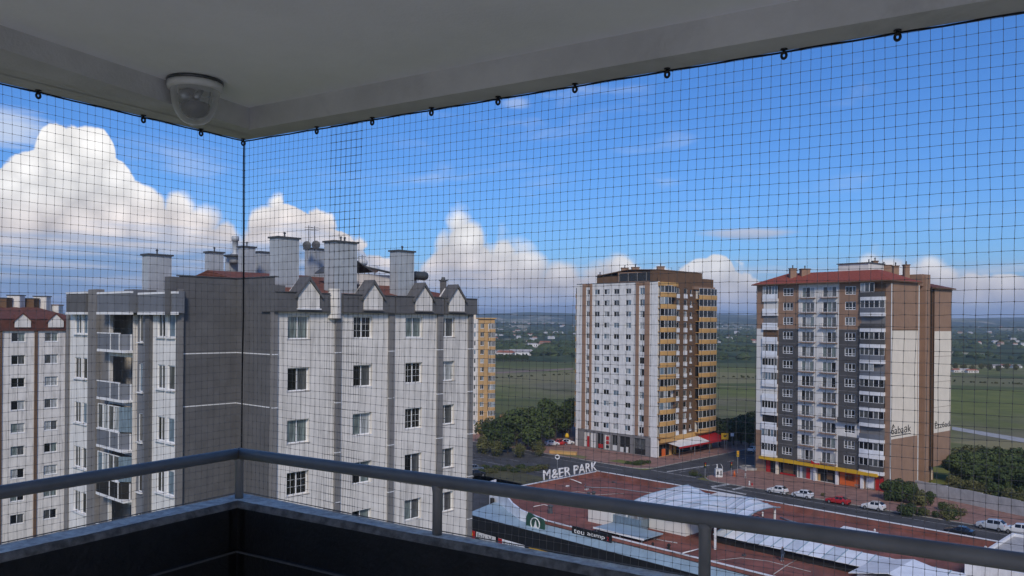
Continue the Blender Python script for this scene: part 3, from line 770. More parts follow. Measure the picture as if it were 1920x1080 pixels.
# --- folded grey panel
mb = MB(); L1 = (E - Fp).length
def zones_lines(fac, L, zfirst): return [(0, L, zfirst - k * FH, zfirst - k * FH + 0.055, 3) for k in range(6)]
zl = FP1.z(480, 664)
wall(near, 'grey_panel', FP1, 0, L1, 0, TOP, MG, zones=zones_lines(FP1, L1 - 0.2, zl) + [(L1 - 0.42, L1, 0, TOP - 1.4, 2)], base=1)
wall(near, 'grey_panel', FP0, 0, (Fp - G).length, 0, TOP, MG, zones=zones_lines(FP0, 99, zl), base=1)
mb = MB(); FP1.box(mb, 0, L1 + 0.03, -0.25, 0.06, TOP, TOP + 0.05); FP1.at(0); mb.build('coping', M['zincd'], near)
mb = MB(); FP0.box(mb, -0.05, (Fp - G).length, -0.25, 0.06, TOP + 0.003, TOP + 0.053); mb.build('coping', M['zincd'], near)
# step from the panel top down to the mansard band
mb = MB(); FR.box(mb, -0.16, 0.55, -1.2, 0.20, BANDB, BANDT + 0.35); mb.build('parapet_block', M['grey'], near)
# --- left wing
LL = tL
zwl = FL.z(303, 632)
def lw(u, o=0.0): return Fac(FL.P0 + FL.n * o, FL.d).s(u)
whL, wwL = 1.42, 0.62
holes = []; spots = []
for (a, b, n_) in ((296, 310, 0), (315, 328.5, 1), (141, 152.5, 2), (155.5, 164, 3)):
    s0 = lw(a)
    for r in range(6):
        z = zwl - r * FH; w_ = lw(b) - s0
        holes.append((s0, s0 + w_, z, z + whL)); spots.append((s0, z, w_))
OO = 0.75
sb0, sb1 = lw(182, OO), lw(243, OO * 0.6)
for r in range(6):
    z = zwl - 0.75 - r * FH; holes.append((sb0 + 0.1, sb1 - 0.1, z, z + 2.45))
sd0, sd1 = lw(259), lw(270)
for r in range(6):
    z = zwl - 0.35 - r * FH; holes.append((sd0 + 0.12, sd1 - 0.1, z, z + 1.75)); spots.append((sd0 + 0.12, z, sd1 - sd0 - 0.22))
zt0 = FL.z(300, 560)
wall(near, 'wall', FL, 0, LL, 0, TOP - 0.9, MG, holes=holes, depth=0.22,
     zones=[(lw(165, .3), sb0, 0, 60, 2), (sb1, lw(258), 0, 60, 0), (lw(258), lw(272), 0, 60, 4), (lw(330), LL, 0, 60, 1), (0, lw(129), 0, 60, 1)], base=5)
for s0, z, w_ in spots:
    window(near, FL, s0, z, w_, whL if s0 not in (sd0 + 0.12,) else 1.75, 2 if w_ > 0.9 else 1, rg('g_mid', 'g_blue', 'g_dark', 'g_mid'), inset=0.06, fr=0.06)
for a, b, o in [(165, 180, 0.32), (272, 280, 0.22), (331, 335, 0.1), (124, 129, 0.1)]:
    mb = MB(); FL.box(mb, lw(a, o), lw(b, o), -0.2, o, 0, TOP - (0.55 if a == 165 else 0.75)); mb.build('pilaster', M['grey2'] if a != 272 else M['grey'], near)
mb = MB(); FL.box(mb, sb1 + 0.05, lw(257), -0.2, 0.25, 0, TOP - 0.8); mb.build('pilaster', M['white'], near)
# top parapet panels with white trims
for a, b, o in [(124, 160, 0.40), (259, 328, 0.45), (182, 243, OO)]:
    s0, s1 = lw(a, o), lw(b, o); zb = FL.z((a + b) / 2, 587); zt = FL.z((a + b) / 2, 548)
    mb = MB(); FL.box(mb, s0, s1, -0.1, o, zb, zt); pn = mb.build('parapet_panel', M['greyb'] if a != 124 else M['grey'], near)
    mb = MB(); FL.box(mb, s0 - 0.03, s1 + 0.03, o - 0.2, o + 0.04, zb - 0.10, zb + 0.06); mb.build('trim_band', M['trim'], pn)
    mb = MB(); FL.box(mb, s0 - 0.02, s1 + 0.02, o - 0.2, o + 0.03, zt - 0.14, zt - 0.02); mb.build('trim_band', M['trim'], pn)
mb = MB(); FL.box(mb, lw(326), LL + 0.02, -1.0, 0.55, FL.z(330, 590), TOP - 0.05); mb.build('parapet_block', M['grey'], near)
mb = MB(); FL.box(mb, lw(243), lw(259), -1.0, 0.35, FL.z(250, 590), FL.z(250, 543)); mb.build('parapet_block', M['greyb'], near)
# balconies of the left wing: slab, panels, some glazed in
for r in range(6):
    z0 = zwl - 0.75 - (r + 0) * FH
    b = MB(); oo = OO; zs = z0 - 0.12
    FL.box(b, sb0, sb1, -0.1, oo, zs - 0.16, zs); bal = b.build('balcony', M['trim'], near)
    glazed = r in (2, 3)
    pmats = M['greyb'] if r != 3 else M['dark']
    x0 = FL.P0
    cut = sb1 - 0.75                                       # the front bends away to the right
    def pan(sA, oA, sB, oB, za, zb_, m, name, th=0.05):
        mb = MB(); a3, b3 = FL.p(sA, za, oA), FL.p(sB, za, oB); dd = Vector((b3.x - a3.x, b3.y - a3.y)).normalized(); nn = Vector((dd.y, -dd.x)); L_ = Vector((b3.x - a3.x, b3.y - a3.y)).length
        mb.obox((a3.x, a3.y), dd, nn, 0, L_, -th, 0, za, zb_); return mb.build(name, m, bal)
    hh = 0.98
    pan(sb0 + 0.04, oo - 0.02, cut, oo - 0.02, zs + 0.003, zs + hh, pmats, 'parapet_panel'); pan(cut + 0.05, oo - 0.02, sb1 - 0.04, oo - 0.50, zs + 0.003, zs + hh, pmats, 'parapet_panel')
    pan(sb0 + 0.02, oo + 0.01, cut + 0.02, oo + 0.01, zs + hh + 0.003, zs + hh + 0.07, M['trim'], 'handrail', 0.1)
    for sx in (cut - 1.25, cut, sb1 - 0.1):
        mb = MB(); oz = oo if sx < sb1 - 0.2 else oo - 0.42; FL.box(mb, sx - 0.03, sx + 0.03, oz - 0.06, oz + 0.012, zs, zs + hh); mb.build('baluster', M['trim'], bal)
    # back wall of the loggia
    mb = MB(); FL.box(mb, sb0 + 0.06, sb1 - 0.06, -1.45, -1.40, z0, z0 + 2.5); mb.build('loggia_wall', M['grey2'], bal)
    window(near, FL, sb0 + 0.5, z0 + 0.1, 1.4, 2.1, 2, rg('g_dark', 'g_mid'), inset=1.34, sill=False)
    if glazed:
        n_ = 4
        for k in range(n_):
            a0 = sb0 + 0.06 + (cut - sb0 - 0.06) * k / n_; a1 = sb0 + 0.06 + (cut - sb0 - 0.06) * (k + 1) / n_
            window(near, FL, a0, zs + hh + 0.08, a1 - a0 - 0.02, 1.55, 1, rg('g_mid', 'g_light', 'g_blue'), sill=False, inset=-oo + 0.06, fr=0.05)
        pan(cut + 0.03, oo - 0.02, sb1 - 0.04, oo - 0.50, zs + hh + 0.08, zs + hh + 1.62, M['g_blue'], 'side_glazing')
# laundry rail and plant pots left out of sight; yellow flower box on the second floor pilaster
# --- roofs and chimneys
rz0 = BANDT - 0.1
DR = 8.0
mb = MB(); rise = 1.6
a0, a1 = FR.p(0.2, rz0, 0.1), FR.p(LR + 0.3, rz0, 0.1)
b0, b1 = FR.p(0.2, rz0 + rise, -DR), FR.p(LR - 3.0, rz0 + rise, -DR)
c0, c1 = FR.p(0.2, rz0, -2 * DR), FR.p(LR + 0.3, rz0, -2 * DR)
mb.quad(a0, a1, b1, b0); mb.quad(b0, b1, c1, c0); mb.add([a1, c1, b1], [(0, 1, 2)]); mb.quad(a0, b0, c0, c0)
mb.f.pop(); mb.mi.pop(); mb.add([a0, b0, c0], [(0, 1, 2)])
mb.build('tiled_roof', M['tilen'], near)
mb = MB(); rl = TOP - 1.0
mb.quad(FL.p(-0.2, rl, 0.1), FL.p(LL, rl, 0.1), FL.p(LL, rl + 0.9, -7), FL.p(2, rl + 0.9, -7)); mb.quad(FL.p(2, rl + 0.9, -7), FL.p(LL, rl + 0.9, -7), FL.p(LL, rl, -14), FL.p(-0.2, rl, -14))
mb.add([FL.p(-0.2, rl, 0.1), FL.p(2, rl + 0.9, -7), FL.p(-0.2, rl, -14)], [(0, 1, 2)]); mb.build('tiled_roof', M['tileb'], near)
# side and back walls that close the volume
mb = MB(); FR.box(mb, 0.4, LR - 0.05, -15.8, -0.3, 0, BANDB + 0.2); mb.build('core', M['white'], near)
mb = MB(); FL.box(mb, 0.05, LL - 0.4, -13.6, -1.6, 0, TOP - 1.1); mb.build('core', M['white'], near)
# white upstand and dark solar panels at the right end
mb = MB(); FR.box(mb, 9.5, LR - 0.8, -5.2, -4.9, rz0 + 0.2, rz0 + 1.75); mb.build('upstand', M['white'], near)
mb = MB()
vs = [FR.p(8.6, rz0 + 2.35, -4.5), FR.p(LR - 0.4, rz0 + 1.50, -4.5), FR.p(LR - 0.4, rz0 + 1.62, -5.6), FR.p(8.6, rz0 + 2.5, -5.6)]
mb.hexa(vs + [p + V(0, 0, 0.10) for p in vs]); mb.build('lean_to_roof', M['zincd'], near)
mb = MB()
vs = [FR.p(6.2, rz0 + 1.55, -2.4), FR.p(7.5, rz0 + 2.45, -2.4), FR.p(7.5, rz0 + 2.45, -5.0), FR.p(6.2, rz0 + 1.55, -5.0)]
mb.hexa(vs + [p + V(0, 0, 0.08) for p in vs])
vs = [FR.p(7.5, rz0 + 2.45, -2.4), FR.p(9.0, rz0 + 1.7, -2.4), FR.p(9.0, rz0 + 1.7, -5.0), FR.p(7.5, rz0 + 2.45, -5.0)]
mb.hexa(vs + [p + V(0, 0, 0.08) for p in vs]); mb.build('ridge_cover', M['zincd'], near)

def chimney(u0, u1, vt, vb, Y, label, m='zinc', d=1.6, pots=1):
    """metal clad chimney: left edge u0, right edge u1, its near corner standing at depth Y"""
    p0, p1 = on_y(u0, vb, Y), on_y(u1, vb, Y); zt = on_y((u0 + u1) / 2, vt, Y).z; zb = on_y((u0 + u1) / 2, vb, Y).z - 1.2
    # seen across a corner: one face along A, the other along B
    c = Vector(((p0.x + p1.x) / 2, (p0.y + p1.y) / 2)); w = (p1.x - p0.x)
    la = w * 0.60 / abs(AV.x); lb = w * 0.42 / abs(BV.x)
    t = thing('chimney', label, 'chimney', (c.x, c.y, zb), group='metal clad chimneys on the near block')
    o = c - AV * la / 2 - BV * lb / 2
    nx = 3
    mb = MB(); mb.obox(o, AV, BV, 0, la, 0, lb, zb, zt - 0.10); mb.build('shaft', M[m], t)
    for k in range(1, nx):                             # standing seams
        mb = MB(); mb.obox(o, AV, BV, la * k / nx - 0.02, la * k / nx + 0.02, lb, lb + 0.02, zb, zt - 0.11); mb.build('seam', M[m], t)
    mb = MB(); mb.obox(o, AV, BV, -0.09, la + 0.09, -0.09, lb + 0.09, zt - 0.10, zt); mb.build('cap', M['zincd'], t)
    for k in range(pots):
        q = c + AV * (0.3 * k)
        mb = MB(); mb.lathe((q.x, q.y, zt), [(0.05, 0), (0.05, 0.22), (0.10, 0.24), (0.02, 0.34)], 10); mb.build('flue', M['zincd'], t)
    return t
chimney(508, 558, 445, 530, 50, 'tall metal clad chimney rising above the fold of the grey wall')
chimney(610, 667, 453, 534, 51.5, 'widest metal clad chimney, right of the satellite dishes', pots=2)
chimney(732, 775, 470, 540, 55, 'tall narrow metal chimney above the third gabled dormer')
chimney(270, 318, 477, 536, 51, 'lone metal chimney standing on the left wing', pots=1)
chimney(386, 417, 472, 520, 56, 'low metal chimney, leftmost of the cluster behind the grey wall')
chimney(448, 477, 462, 515, 57, 'slim metal chimney just right of the corner rope')
chimney(424, 448, 478, 515, 59, 'short metal chimney below the round vent pipe', pots=0)
chimney(478, 510, 472, 510, 60, 'low metal chimney behind the tallest ones', pots=0)
chimney(573, 610, 466, 508, 58, 'squat metal chimney carrying the satellite dishes', pots=0)
p = on_y(441, 480, 58.5)
vp = thing('vent_pipe', 'round metal vent pipe standing behind the chimneys by the corner rope', 'vent pipe', p)
mb = MB(); zt = on_y(441, 443, 58.5).z - p.z; mb.lathe(p, [(0.42, -0.5), (0.42, 0.0), (0.20, 0.25), (0.20, zt - 0.35), (0.26, zt - 0.33), (0.26, zt)], 16); mb.build('pipe', M['zinc'], vp, True)
mb = MB(); mb.lathe(p, [(0.75, -0.06), (0.7, 0.02), (0.42, 0.10)], 16); mb.build('collar', M['zincd'], vp, True)
def dish(u, v, Y, label):
    p = on_y(u, v, Y); t = thing('satellite_dish', label, 'satellite dish', p)
    mb = MB(); vs = []; n = 14
    for i in range(4):
        r = 0.30 * i / 3
        for k in range(n):
            a = 2 * math.pi * k / n; q = V(r * math.cos(a), 0.25 * r * r * 2, r * math.sin(a)); vs.append(p + V(q.x, -q.y * 0 + q.y, q.z))
    fs = [(i * n + k, i * n + (k + 1) % n, (i + 1) * n + (k + 1) % n, (i + 1) * n + k) for i in range(3) for k in range(n)]
    mb.add(vs, fs); mb.build('reflector', M['zincd'], t, True)
    mb = MB(); mb.tube([p + V(0, 0.05, 0), p + V(0, 0.2, -0.9)], 0.03, 6); mb.build('bracket', M['steel'], t)
    mb = MB(); mb.tube([p + V(0, 0, -0.3), p + V(0, -0.4, 0.0)], 0.015, 5); mb.build('feed_arm', M['steel'], t)
dish(575, 460, 56, 'dark satellite dish, left one of the pair between chimneys'); dish(592, 459, 56, 'dark satellite dish, right one of the pair between chimneys')
def antenna(u, v0, v1, Y, label, arms=3):
    a, b = on_y(u, v0, Y), on_y(u, v1, Y); t = thing('antenna', label, 'antenna', a)
    mb = MB(); mb.tube([a, b], 0.028, 6); mb.build('mast', M['zincd'], t)
    for k in range(arms):
        z = b.z - 0.12 - 0.16 * k
        mb = MB(); mb.tube([(b.x - 0.28, b.y, z), (b.x + 0.28, b.y, z)], 0.016, 5); mb.build('element', M['zincd'], t)
antenna(579, 470, 423, 56.4, 'left television mast between the chimneys', 2); antenna(590, 470, 424, 56.6, 'right television mast between the chimneys', 2)
antenna(679, 520, 478, 58, 'thin mast right of the widest chimney', 1)
def tank(u, v, Y, r, L, label, m='zincd'):
    p = on_y(u, v, Y); t = thing('water_heater', label, 'water tank', p + V(0, 0, -r))
    ax = Vector((AV.x, AV.y, 0)); prof = [(-0.5, 0.55), (-0.47, 0.85), (-0.38, 1.0), (0.38, 1.0), (0.47, 0.85), (0.5, 0.55)]
    mb = MB(); mb.tube([p + ax * (L * a) for a, _ in prof], [r * b for _, b in prof], 16); mb.build('tank', M[m], t, True)
    for sg in (-1, 1):
        mb = MB(); mb.tube([p + ax * (sg * L * 0.3), p + ax * (sg * L * 0.3) + V(0, 0, -r - 0.6)], 0.03, 6); mb.build('leg', M['steel'], t)
tank(788, 517, 57.5, 0.30, 1.2, 'black solar water tank right of the third dormer chimney')
tank(697, 504, 58, 0.26, 1.0, 'white water tank between the second and third dormer chimneys', 'plast')
tank(680, 492, 59, 0.26, 0.6, 'small upright white tank right of the widest chimney', 'plast')
p = on_y(831, 536, 59)
cp = thing('chimney', 'small dark pot chimney at the right end of the near roof', 'chimney', p + V(0, 0, -0.6))
mb = MB(); mb.box(p.x - 0.22, p.x + 0.22, p.y - 0.22, p.y + 0.22, p.z - 0.6, p.z + 0.35); mb.build('shaft', M['grey'], cp)
mb = MB(); mb.box(p.x - 0.3, p.x + 0.3, p.y - 0.3, p.y + 0.3, p.z + 0.35, p.z + 0.43); mb.lathe((p.x, p.y, p.z + 0.43), [(0.16, 0), (0.12, 0.2)], 10); mb.build('cap', M['zincd'], cp)

# ================================================================== the grey block with the brown roof at the far left
_p = on_y(-120, 620, 100); FA = Fac((_p.x, _p.y), AV); LA = FA.s(150)
left = thing('apartment_block', 'farther pale apartment block with brown mansard roof at the left edge', 'building', (_p.x, _p.y, 0))
FHL = 2.98
zf = FA.z(35, 641)
holes = []; spots = []
for uc in (-28, 35, 97):
    s0 = FA.s(uc) - 0.82
    for r in range(9):
        z = zf - r * FHL; holes.append((s0, s0 + 1.64, z, z + 1.25)); spots.append((s0, z))
ze = FA.z(60, 620)
wall(left, 'wall', FA, 0, LA, 0, ze + 0.1, [M['white'], M['brown']], holes=holes, depth=0.2)
for s0, z in spots: window(left, FA, s0, z, 1.64, 1.25, 2, rg('g_dark', 'g_mid', 'g_green', 'g_light'), inset=0.16, fr=0.07)
for a, b in ((0, 4), (65, 70.5), (123, 131)):
    mb = MB(); FA.box(mb, FA.s(a), FA.s(b), -0.1, 0.16, 0, ze); mb.build('pilaster', M['brownd'] if a < 100 else M['grey'], left)
zt = FA.z(60, 598)
mb = MB(); FA.box(mb, -0.2, LA + 0.1, -0.4, 0.30, ze, zt); mb.build('mansard_band', M['tileb'], left)
mb = MB(); mb.quad(FA.p(-0.3, zt, 0.35), FA.p(LA + 0.2, zt, 0.35), FA.p(LA - 3, zt + 1.6, -7), FA.p(-0.3, zt + 1.6, -7)); mb.quad(FA.p(-0.3, zt + 1.6, -7), FA.p(LA - 3, zt + 1.6, -7), FA.p(LA + 0.2, zt, -14), FA.p(-0.3, zt, -14))
mb.add([FA.p(LA + 0.2, zt, 0.35), FA.p(LA + 0.2, zt, -14), FA.p(LA - 3, zt + 1.6, -7)], [(0, 1, 2)]); mb.build('tiled_roof', M['tileb'], left)
for c in (41, 103):
    sm = FA.s(c); w2 = 0.95; zb = ze + 0.45; zs = zb + 0.85; zp = zb + 1.75; o = 0.42
    poly = [(sm - w2, zb), (sm + w2, zb), (sm + w2, zs), (sm, zp), (sm - w2, zs)]
    mb = MB(); mb.add([FA.p(s, z, o) for s, z in poly] + [FA.p(s, z, -0.9) for s, z in poly], [(0, 1, 2, 3, 4)] + [(i, 5 + i, 5 + (i + 1) % 5, (i + 1) % 5) for i in range(5)])
    dm = mb.build('dormer', M['white'], left)
    mb = MB()
    for sg in (-1, 1):
        vs = []
        for q in (o + 0.1, -2.2): vs += [FA.p(sm + sg * (w2 + 0.25), zs - 0.25, q), FA.p(sm, zp + 0.03, q), FA.p(sm, zp + 0.22, q), FA.p(sm + sg * (w2 + 0.25), zs - 0.05, q)]
        mb.hexa(vs)
    mb.build('gable_roof', M['tileb'], dm)
mb = MB(); FA.box(mb, 0.2, LA - 0.1, -14, -0.3, 0, ze - 0.1); mb.build('core', M['white'], left)
for i, (u0, u1, vt, m, lab) in enumerate([(2, 17, 558, 'brownd', 'dark brown chimney at the very left edge'), (18, 42, 553, 'white', 'white chimney between two brown ones at the far left'),
                                    (44, 68, 559, 'brownd', 'brown chimney between two white ones at the far left'), (67, 91, 555, 'white', 'white chimney right of the brown one at the far left'),
                                    (93, 114, 571, 'creamw', 'short cream chimney nearest the big grey block')]):
    Y = 112 + i * 1.5; p0, p1 = on_y(u0, 590, Y), on_y(u1, 590, Y); zt_ = on_y((u0 + u1) / 2, vt, Y).z
    t = thing('chimney', lab, 'chimney', ((p0.x + p1.x) / 2, Y, p0.z - 1), group='chimneys of the far left block')
    mb = MB(); mb.box(p0.x, p1.x, Y - 0.6, Y + 0.6, p0.z - 1.5, zt_ - 0.12); mb.build('shaft', M[m], t)
    mb = MB(); mb.box(p0.x - 0.1, p1.x + 0.1, Y - 0.7, Y + 0.7, zt_ - 0.12, zt_); mb.build('cap', M['zincd'] if m != 'creamw' else M['brown'], t)

# ================================================================== street grid
ST, PN = Vector((0.70, -0.714)).normalized(), Vector((0.714, 0.70)).normalized()
_b = on_z(1118, 892, 7.0); B0 = Vector((_b.x, _b.y))
def G2(s, t): return B0 + ST * s + PN * t
def st_of(P): d = Vector((P[0], P[1])) - B0; return d.dot(ST), d.dot(PN)

def glazed_balcony(root, fac, s0, s1, z, depth, pm, par_h, top_h, style, bulge=0.25, slab=None):
    """balcony with a bowed solid parapet; style: 0 open, 1 glazed, 2 glazed with dark panes, 3 part glazed"""
    n = 6; outl = []
    for i in range(n + 1):
        f = i / n; o = depth + bulge * (1 - (2 * f - 1) ** 2)
        outl.append((s0 + (s1 - s0) * f, o))
    def band(z0, z1, m, name, grow=0.0, th=0.10, parent=None):
        mb = MB(); pts = [fac.p(a, 0, o + grow) for a, o in outl]; inn = [fac.p(a, 0, o + grow - (th or 0)) for a, o in outl]
        poly = [fac.p(s0, 0, 0.01)] + pts + [fac.p(s1, 0, 0.01)] if th is None else pts + inn[::-1]
        mb.prism([(p.x, p.y) for p in poly], z0, z1); return mb.build(name, m, parent)
    bal = band(z - 0.14, z + 0.02, slab or pm, 'balcony', 0.0, None, root)
    band(z + 0.023, z + par_h, pm, 'parapet', 0.03, 0.12, bal)
    mb = MB(); fac.box(mb, s0 + 0.05, s1 - 0.05, 0.02, 0.05, z + 0.1, z + 0.1 + top_h + par_h - 0.3); mb.build('back_wall', random.choice([M['creamw'], M['grey2'], M['brownd'], M['dark']]) if style != 1 else M['dark'], bal)
    if style:
        m = 5
        for k in range(m):
            if style == 3 and k > 2: continue
            f0, f1 = k / m, (k + 1) / m
            o0 = depth + bulge * (1 - (2 * f0 - 1) ** 2); o1 = depth + bulge * (1 - (2 * f1 - 1) ** 2)
            a = fac.p(s0 + (s1 - s0) * f0, 0, o0 - 0.05); b = fac.p(s0 + (s1 - s0) * f1, 0, o1 - 0.05)
            g = random.choice(['g_dark', 'g_dark', 'g_mid'] if style == 2 else ['g_light', 'g_mid', 'g_blue', 'g_dark', 'g_blue'])
            f2 = Fac((a.x, a.y), (b.x - a.x, b.y - a.y)); L = (Vector((b.x, b.y)) - Vector((a.x, a.y))).length
            window(bal, f2, 0.01, z + par_h + 0.01, L - 0.02, top_h - 0.02, 1, (g,), sill=False, inset=0.0, fr=0.055)
    return bal

# ================================================================== white and brown tower with ochre balconies
_c = on_z(1231, 859, 0); CB = Vector((_c.x, _c.y))
wB = hit(CB, -ST, 1081); FB = Fac(CB - ST * wB, ST); LB = wB
GB = Fac(CB, PN); LG = GB.s(1337)
tb = thing('apartment_tower', 'tall white and brown tower with ochre balconies on the street corner', 'building', (CB.x, CB.y, 0))
fh = 2.99; nB = 13
zc = FB.z(1120, 547.6)                      # centre of the top row
ZT = FB.z(1150, 531); ZG = zc - (nB - 1) * fh - 1.55
MB_ = [M['whiteblue'], M['brown'], M['brownd'], M['dark'], M['grey2'], M['ochre']]
u2 = lambda u: FB.s(u, 600)
zones = [(u2(1092), u2(1098.5), ZG, 99, 1), (u2(1106), u2(1110), ZG, 99, 1), (u2(1192), u2(1198), ZG, 99, 1), (u2(1209), u2(1218), ZG, 99, 1),
         (u2(1192), u2(1218), zc + 1.35, 99, 1), (u2(1092), u2(1110), zc + 1.35, 99, 1), (u2(1085), u2(1222), 0, ZG - 0.1, 4)]
holes = []; spots = []
cols = [(1099.2, 1105.6, 1), (1114.2, 1124, 2), (1132, 1142.6, 2), (1150.4, 1161, 2), (1172.8, 1183, 2), (1199.2, 1208.4, 1)]
for ci, (a, b, n_) in enumerate(cols):
    s0, s1 = u2(a), u2(b)
    for r in range(nB):
        z = zc - r * fh - 0.70; h_ = 1.40 if ci not in (5,) else 1.75
        if ci == 5: z -= 0.25
        holes.append((s0, s1, z, z + h_)); spots.append((s0, z, s1 - s0, h_, 2))
# shop openings on the ground floor
shops = [(1096, 1107, 'white'), (1108, 1119, 'whiteblue'), (1121, 1133, 'dark'), (1134, 1146, 'white'), (1149, 1159, 'dark'), (1163, 1183, 'dark'), (1190, 1212, 'g_mid')]
for a, b, m in shops: holes.append((u2(a), u2(b), 0.25, ZG - 0.7))
wall(tb, 'wall', FB, 0, LB, 0, ZT, MB_, zones, holes, depth=0.25)
for s0, z, w_, h_, n_ in spots: window(tb, FB, s0, z, w_, h_, n_, rg('g_dark', 'g_mid', 'g_light', 'g_blue', 'g_dark'), inset=0.14, fr=0.08, sill=True)
def storefront(root, fac, a, b, z0, z1, base_m, deco=()):
    mb = MB(); fac.box(mb, a, b, -0.6, -0.3, z0, z1); sf = mb.build('shop_front', base_m, root)
    mb = MB(); w_ = b - a
    for q in (0.0, 0.5, 1.0): mb.add([], []); fac.box(mb, a + q * (w_ - 0.1), a + q * (w_ - 0.1) + 0.1, -0.28, -0.2, z0, z1); mb.build('frame', M['steel'], sf); mb = MB()
    for (f0, f1, g0, g1, m) in deco:
        mb = MB(); fac.box(mb, a + w_ * f0, a + w_ * f1, -0.28, -0.15, z0 + (z1 - z0) * g0, z0 + (z1 - z0) * g1); mb.build('display_panel', m, sf)
    return sf
for a, b, m in shops:
    deco = {1096: [(0.55, 0.9, 0.0, 0.7, M['red'])], 1121: [(0.2, 0.9, 0.05, 0.3, M['red'])], 1134: [(0.3, 0.7, 0.62, 0.85, M['red']), (0.3, 0.7, 0.35, 0.55, M['red']), (0.3, 0.7, 0.1, 0.28, M['btext'])],
            1149: [(0.1, 0.9, 0.02, 0.35, M['plast'])], 1163: [(0.05, 0.35, 0.0, 0.3, M['plast']), (0.6, 0.8, 0.0, 0.35, M['plast'])], 1190: [(0.1, 0.95, 0.0, 0.35, M['dark'])]}.get(a, [])
    storefront(tb, FB, u2(a), u2(b), 0.25, ZG - 0.7, M[m], deco)
# corner pier, white
mb = MB(); FB.box(mb, LB - 0.9, LB + 0.06, -0.9, 0.06, 0, ZT + 0.1); mb.build('corner_pier', M['whiteblue'], tb)
# pilasters standing proud on the front
for a, b in ((1092.5, 1098), (1106.2, 1109.8), (1192.5, 1197.5), (1209.5, 1217.5)):
    mb = MB(); FB.box(mb, u2(a), u2(b), -0.1, 0.22, ZG, ZT + 0.05); mb.build('pilaster', M['brown'], tb)
# right face
g2 = lambda u: GB.s(u, 600)
holes = []; spots = []
for ci, (a, b) in enumerate([(1268.5, 1274), (1282, 1288.5), (1293.5, 1297.5)]):
    s0, s1 = g2(a), g2(b)
    for r in range(nB):
        z = GB.z(1271, 546) - r * fh - 0.65; h_ = 1.45 if ci < 2 else 1.2
        holes.append((s0, s1, z, z + h_)); spots.append((s0, s1, z, h_, ci))
ZT2 = GB.z(1280, 520)
holes += [(g2(1235), g2(1258), 0.2, 3.2), (g2(1262), g2(1330), 0.2, 3.2)]
wall(tb, 'wall', GB, 0, LG, 0, ZT2, MB_, [(0, LG, 0, ZG, 5)], holes, depth=0.25, base=2)
for s0, s1, z, h_, ci in spots:
    wo = window(tb, GB, s0, z, s1 - s0, h_, 1, rg('g_dark', 'g_mid', 'g_dark', 'g_light'), inset=0.14, fr=0.09, sill=False)
    mb = MB(); hh = 1.05 if ci < 2 else 0.45
    GB.box(mb, s0 - 0.05, s1 + 0.05, -0.05, 0.06, z - hh - 0.1, z - 0.06); mb.build('spandrel_panel', M['trim'], tb)
storefront(tb, GB, g2(1235), g2(1258), 0.2, 3.2, M['dark'], [(0.4, 0.7, 0.0, 0.6, M['orangep'])]); storefront(tb, GB, g2(1262), g2(1330), 0.2, 3.2, M['dark'], [(0.05, 0.12, 0.0, 0.8, M['yellow']), (0.5, 0.56, 0.1, 0.5, M['plast']), (0.75, 0.85, 0.2, 0.6, M['red'])])
for r in range(nB):
    z = zc - r * fh - 1.45
    glazed_balcony(tb, GB, g2(1233), g2(1263), z, 0.9, M['ochre'], 1.02, 1.85, random.choice([1, 1, 2, 2, 3]), 0.45)
    glazed_balcony(tb, GB, g2(1304), g2(1337), z - 0.25, 1.2, M['ochre'], 1.02, 1.85, random.choice([1, 2, 2, 2]), 0.35)
# balconies at the far left end, seen edge on
EB = Fac(CB - ST * wB + PN * 9, -PN)
for r in range(nB):
    glazed_balcony(tb, EB, 2.0, 8.3, zc - r * fh - 1.45, 1.0, M['ochre'], 1.02, 1.85, random.choice([1, 2, 2]), 0.3)
wall(tb, 'wall', Fac(CB - ST * wB + PN * LG, -PN), 0, LG, 0, ZT, MB_, base=1)
mb = MB(); FB.box(mb, 0.2, LB - 0.3, -LG + 0.3, -0.7, 0, ZT - 0.1); mb.build('core', M['brownd'], tb)
mb = MB(); FB.box(mb, 0, LB, -LG, 0.10, ZT, ZT + 0.12); mb.build('coping', M['zincd'], tb)
# penthouse and roof
zp = FB.z(1230, 505)
def pent(fa, fb, oa, ob, z1, m): mb = MB(); FB.box(mb, fa, fb, -ob, -oa, ZT + 0.1, z1); return mb.build('penthouse', m, tb)
pent(u2(1107), u2(1150), 2.6, 12, ZT + 2.0, M['brownd']); pent(u2(1150), u2(1215), 1.8, 18, ZT + 2.9, M['brown']); pent(u2(1215), LB - 0.4, 0.8, 21, ZT + 2.95, M['brownd'])
mb = MB(); FB.box(mb, u2(1154), u2(1222), -1.79, -1.7, ZT + 0.5, ZT + 2.6); mb.build('dark_glazing', M['g_dark'], tb)
for k in range(5):
    a = u2(1154) + (u2(1222) - u2(1154)) * k / 4
    mb = MB(); FB.box(mb, a - 0.1, a + 0.1, -1.69, -1.55, ZT + 0.4, ZT + 2.7); mb.build('mullion', M['grey2'], tb)
mb = MB(); vs = [FB.p(u2(1106), ZT + 2.05, -2.2), FB.p(u2(1168), ZT + 3.45, -1.75), FB.p(LB - 0.3, ZT + 3.0, -0.75), FB.p(LB - 0.3, ZT + 3.0, -21), FB.p(u2(1168), ZT + 3.45, -18), FB.p(u2(1106), ZT + 2.05, -12)]
mb.add(vs + [v + V(0, 0, 0.22) for v in vs], [(0, 1, 4, 5), (1, 2, 3, 4), (6, 7, 10, 11), (7, 8, 9, 10), (0, 6, 7, 1), (1, 7, 8, 2), (2, 8, 9, 3), (5, 11, 6, 0)]); mb.build('roof', M['brownd'], tb)
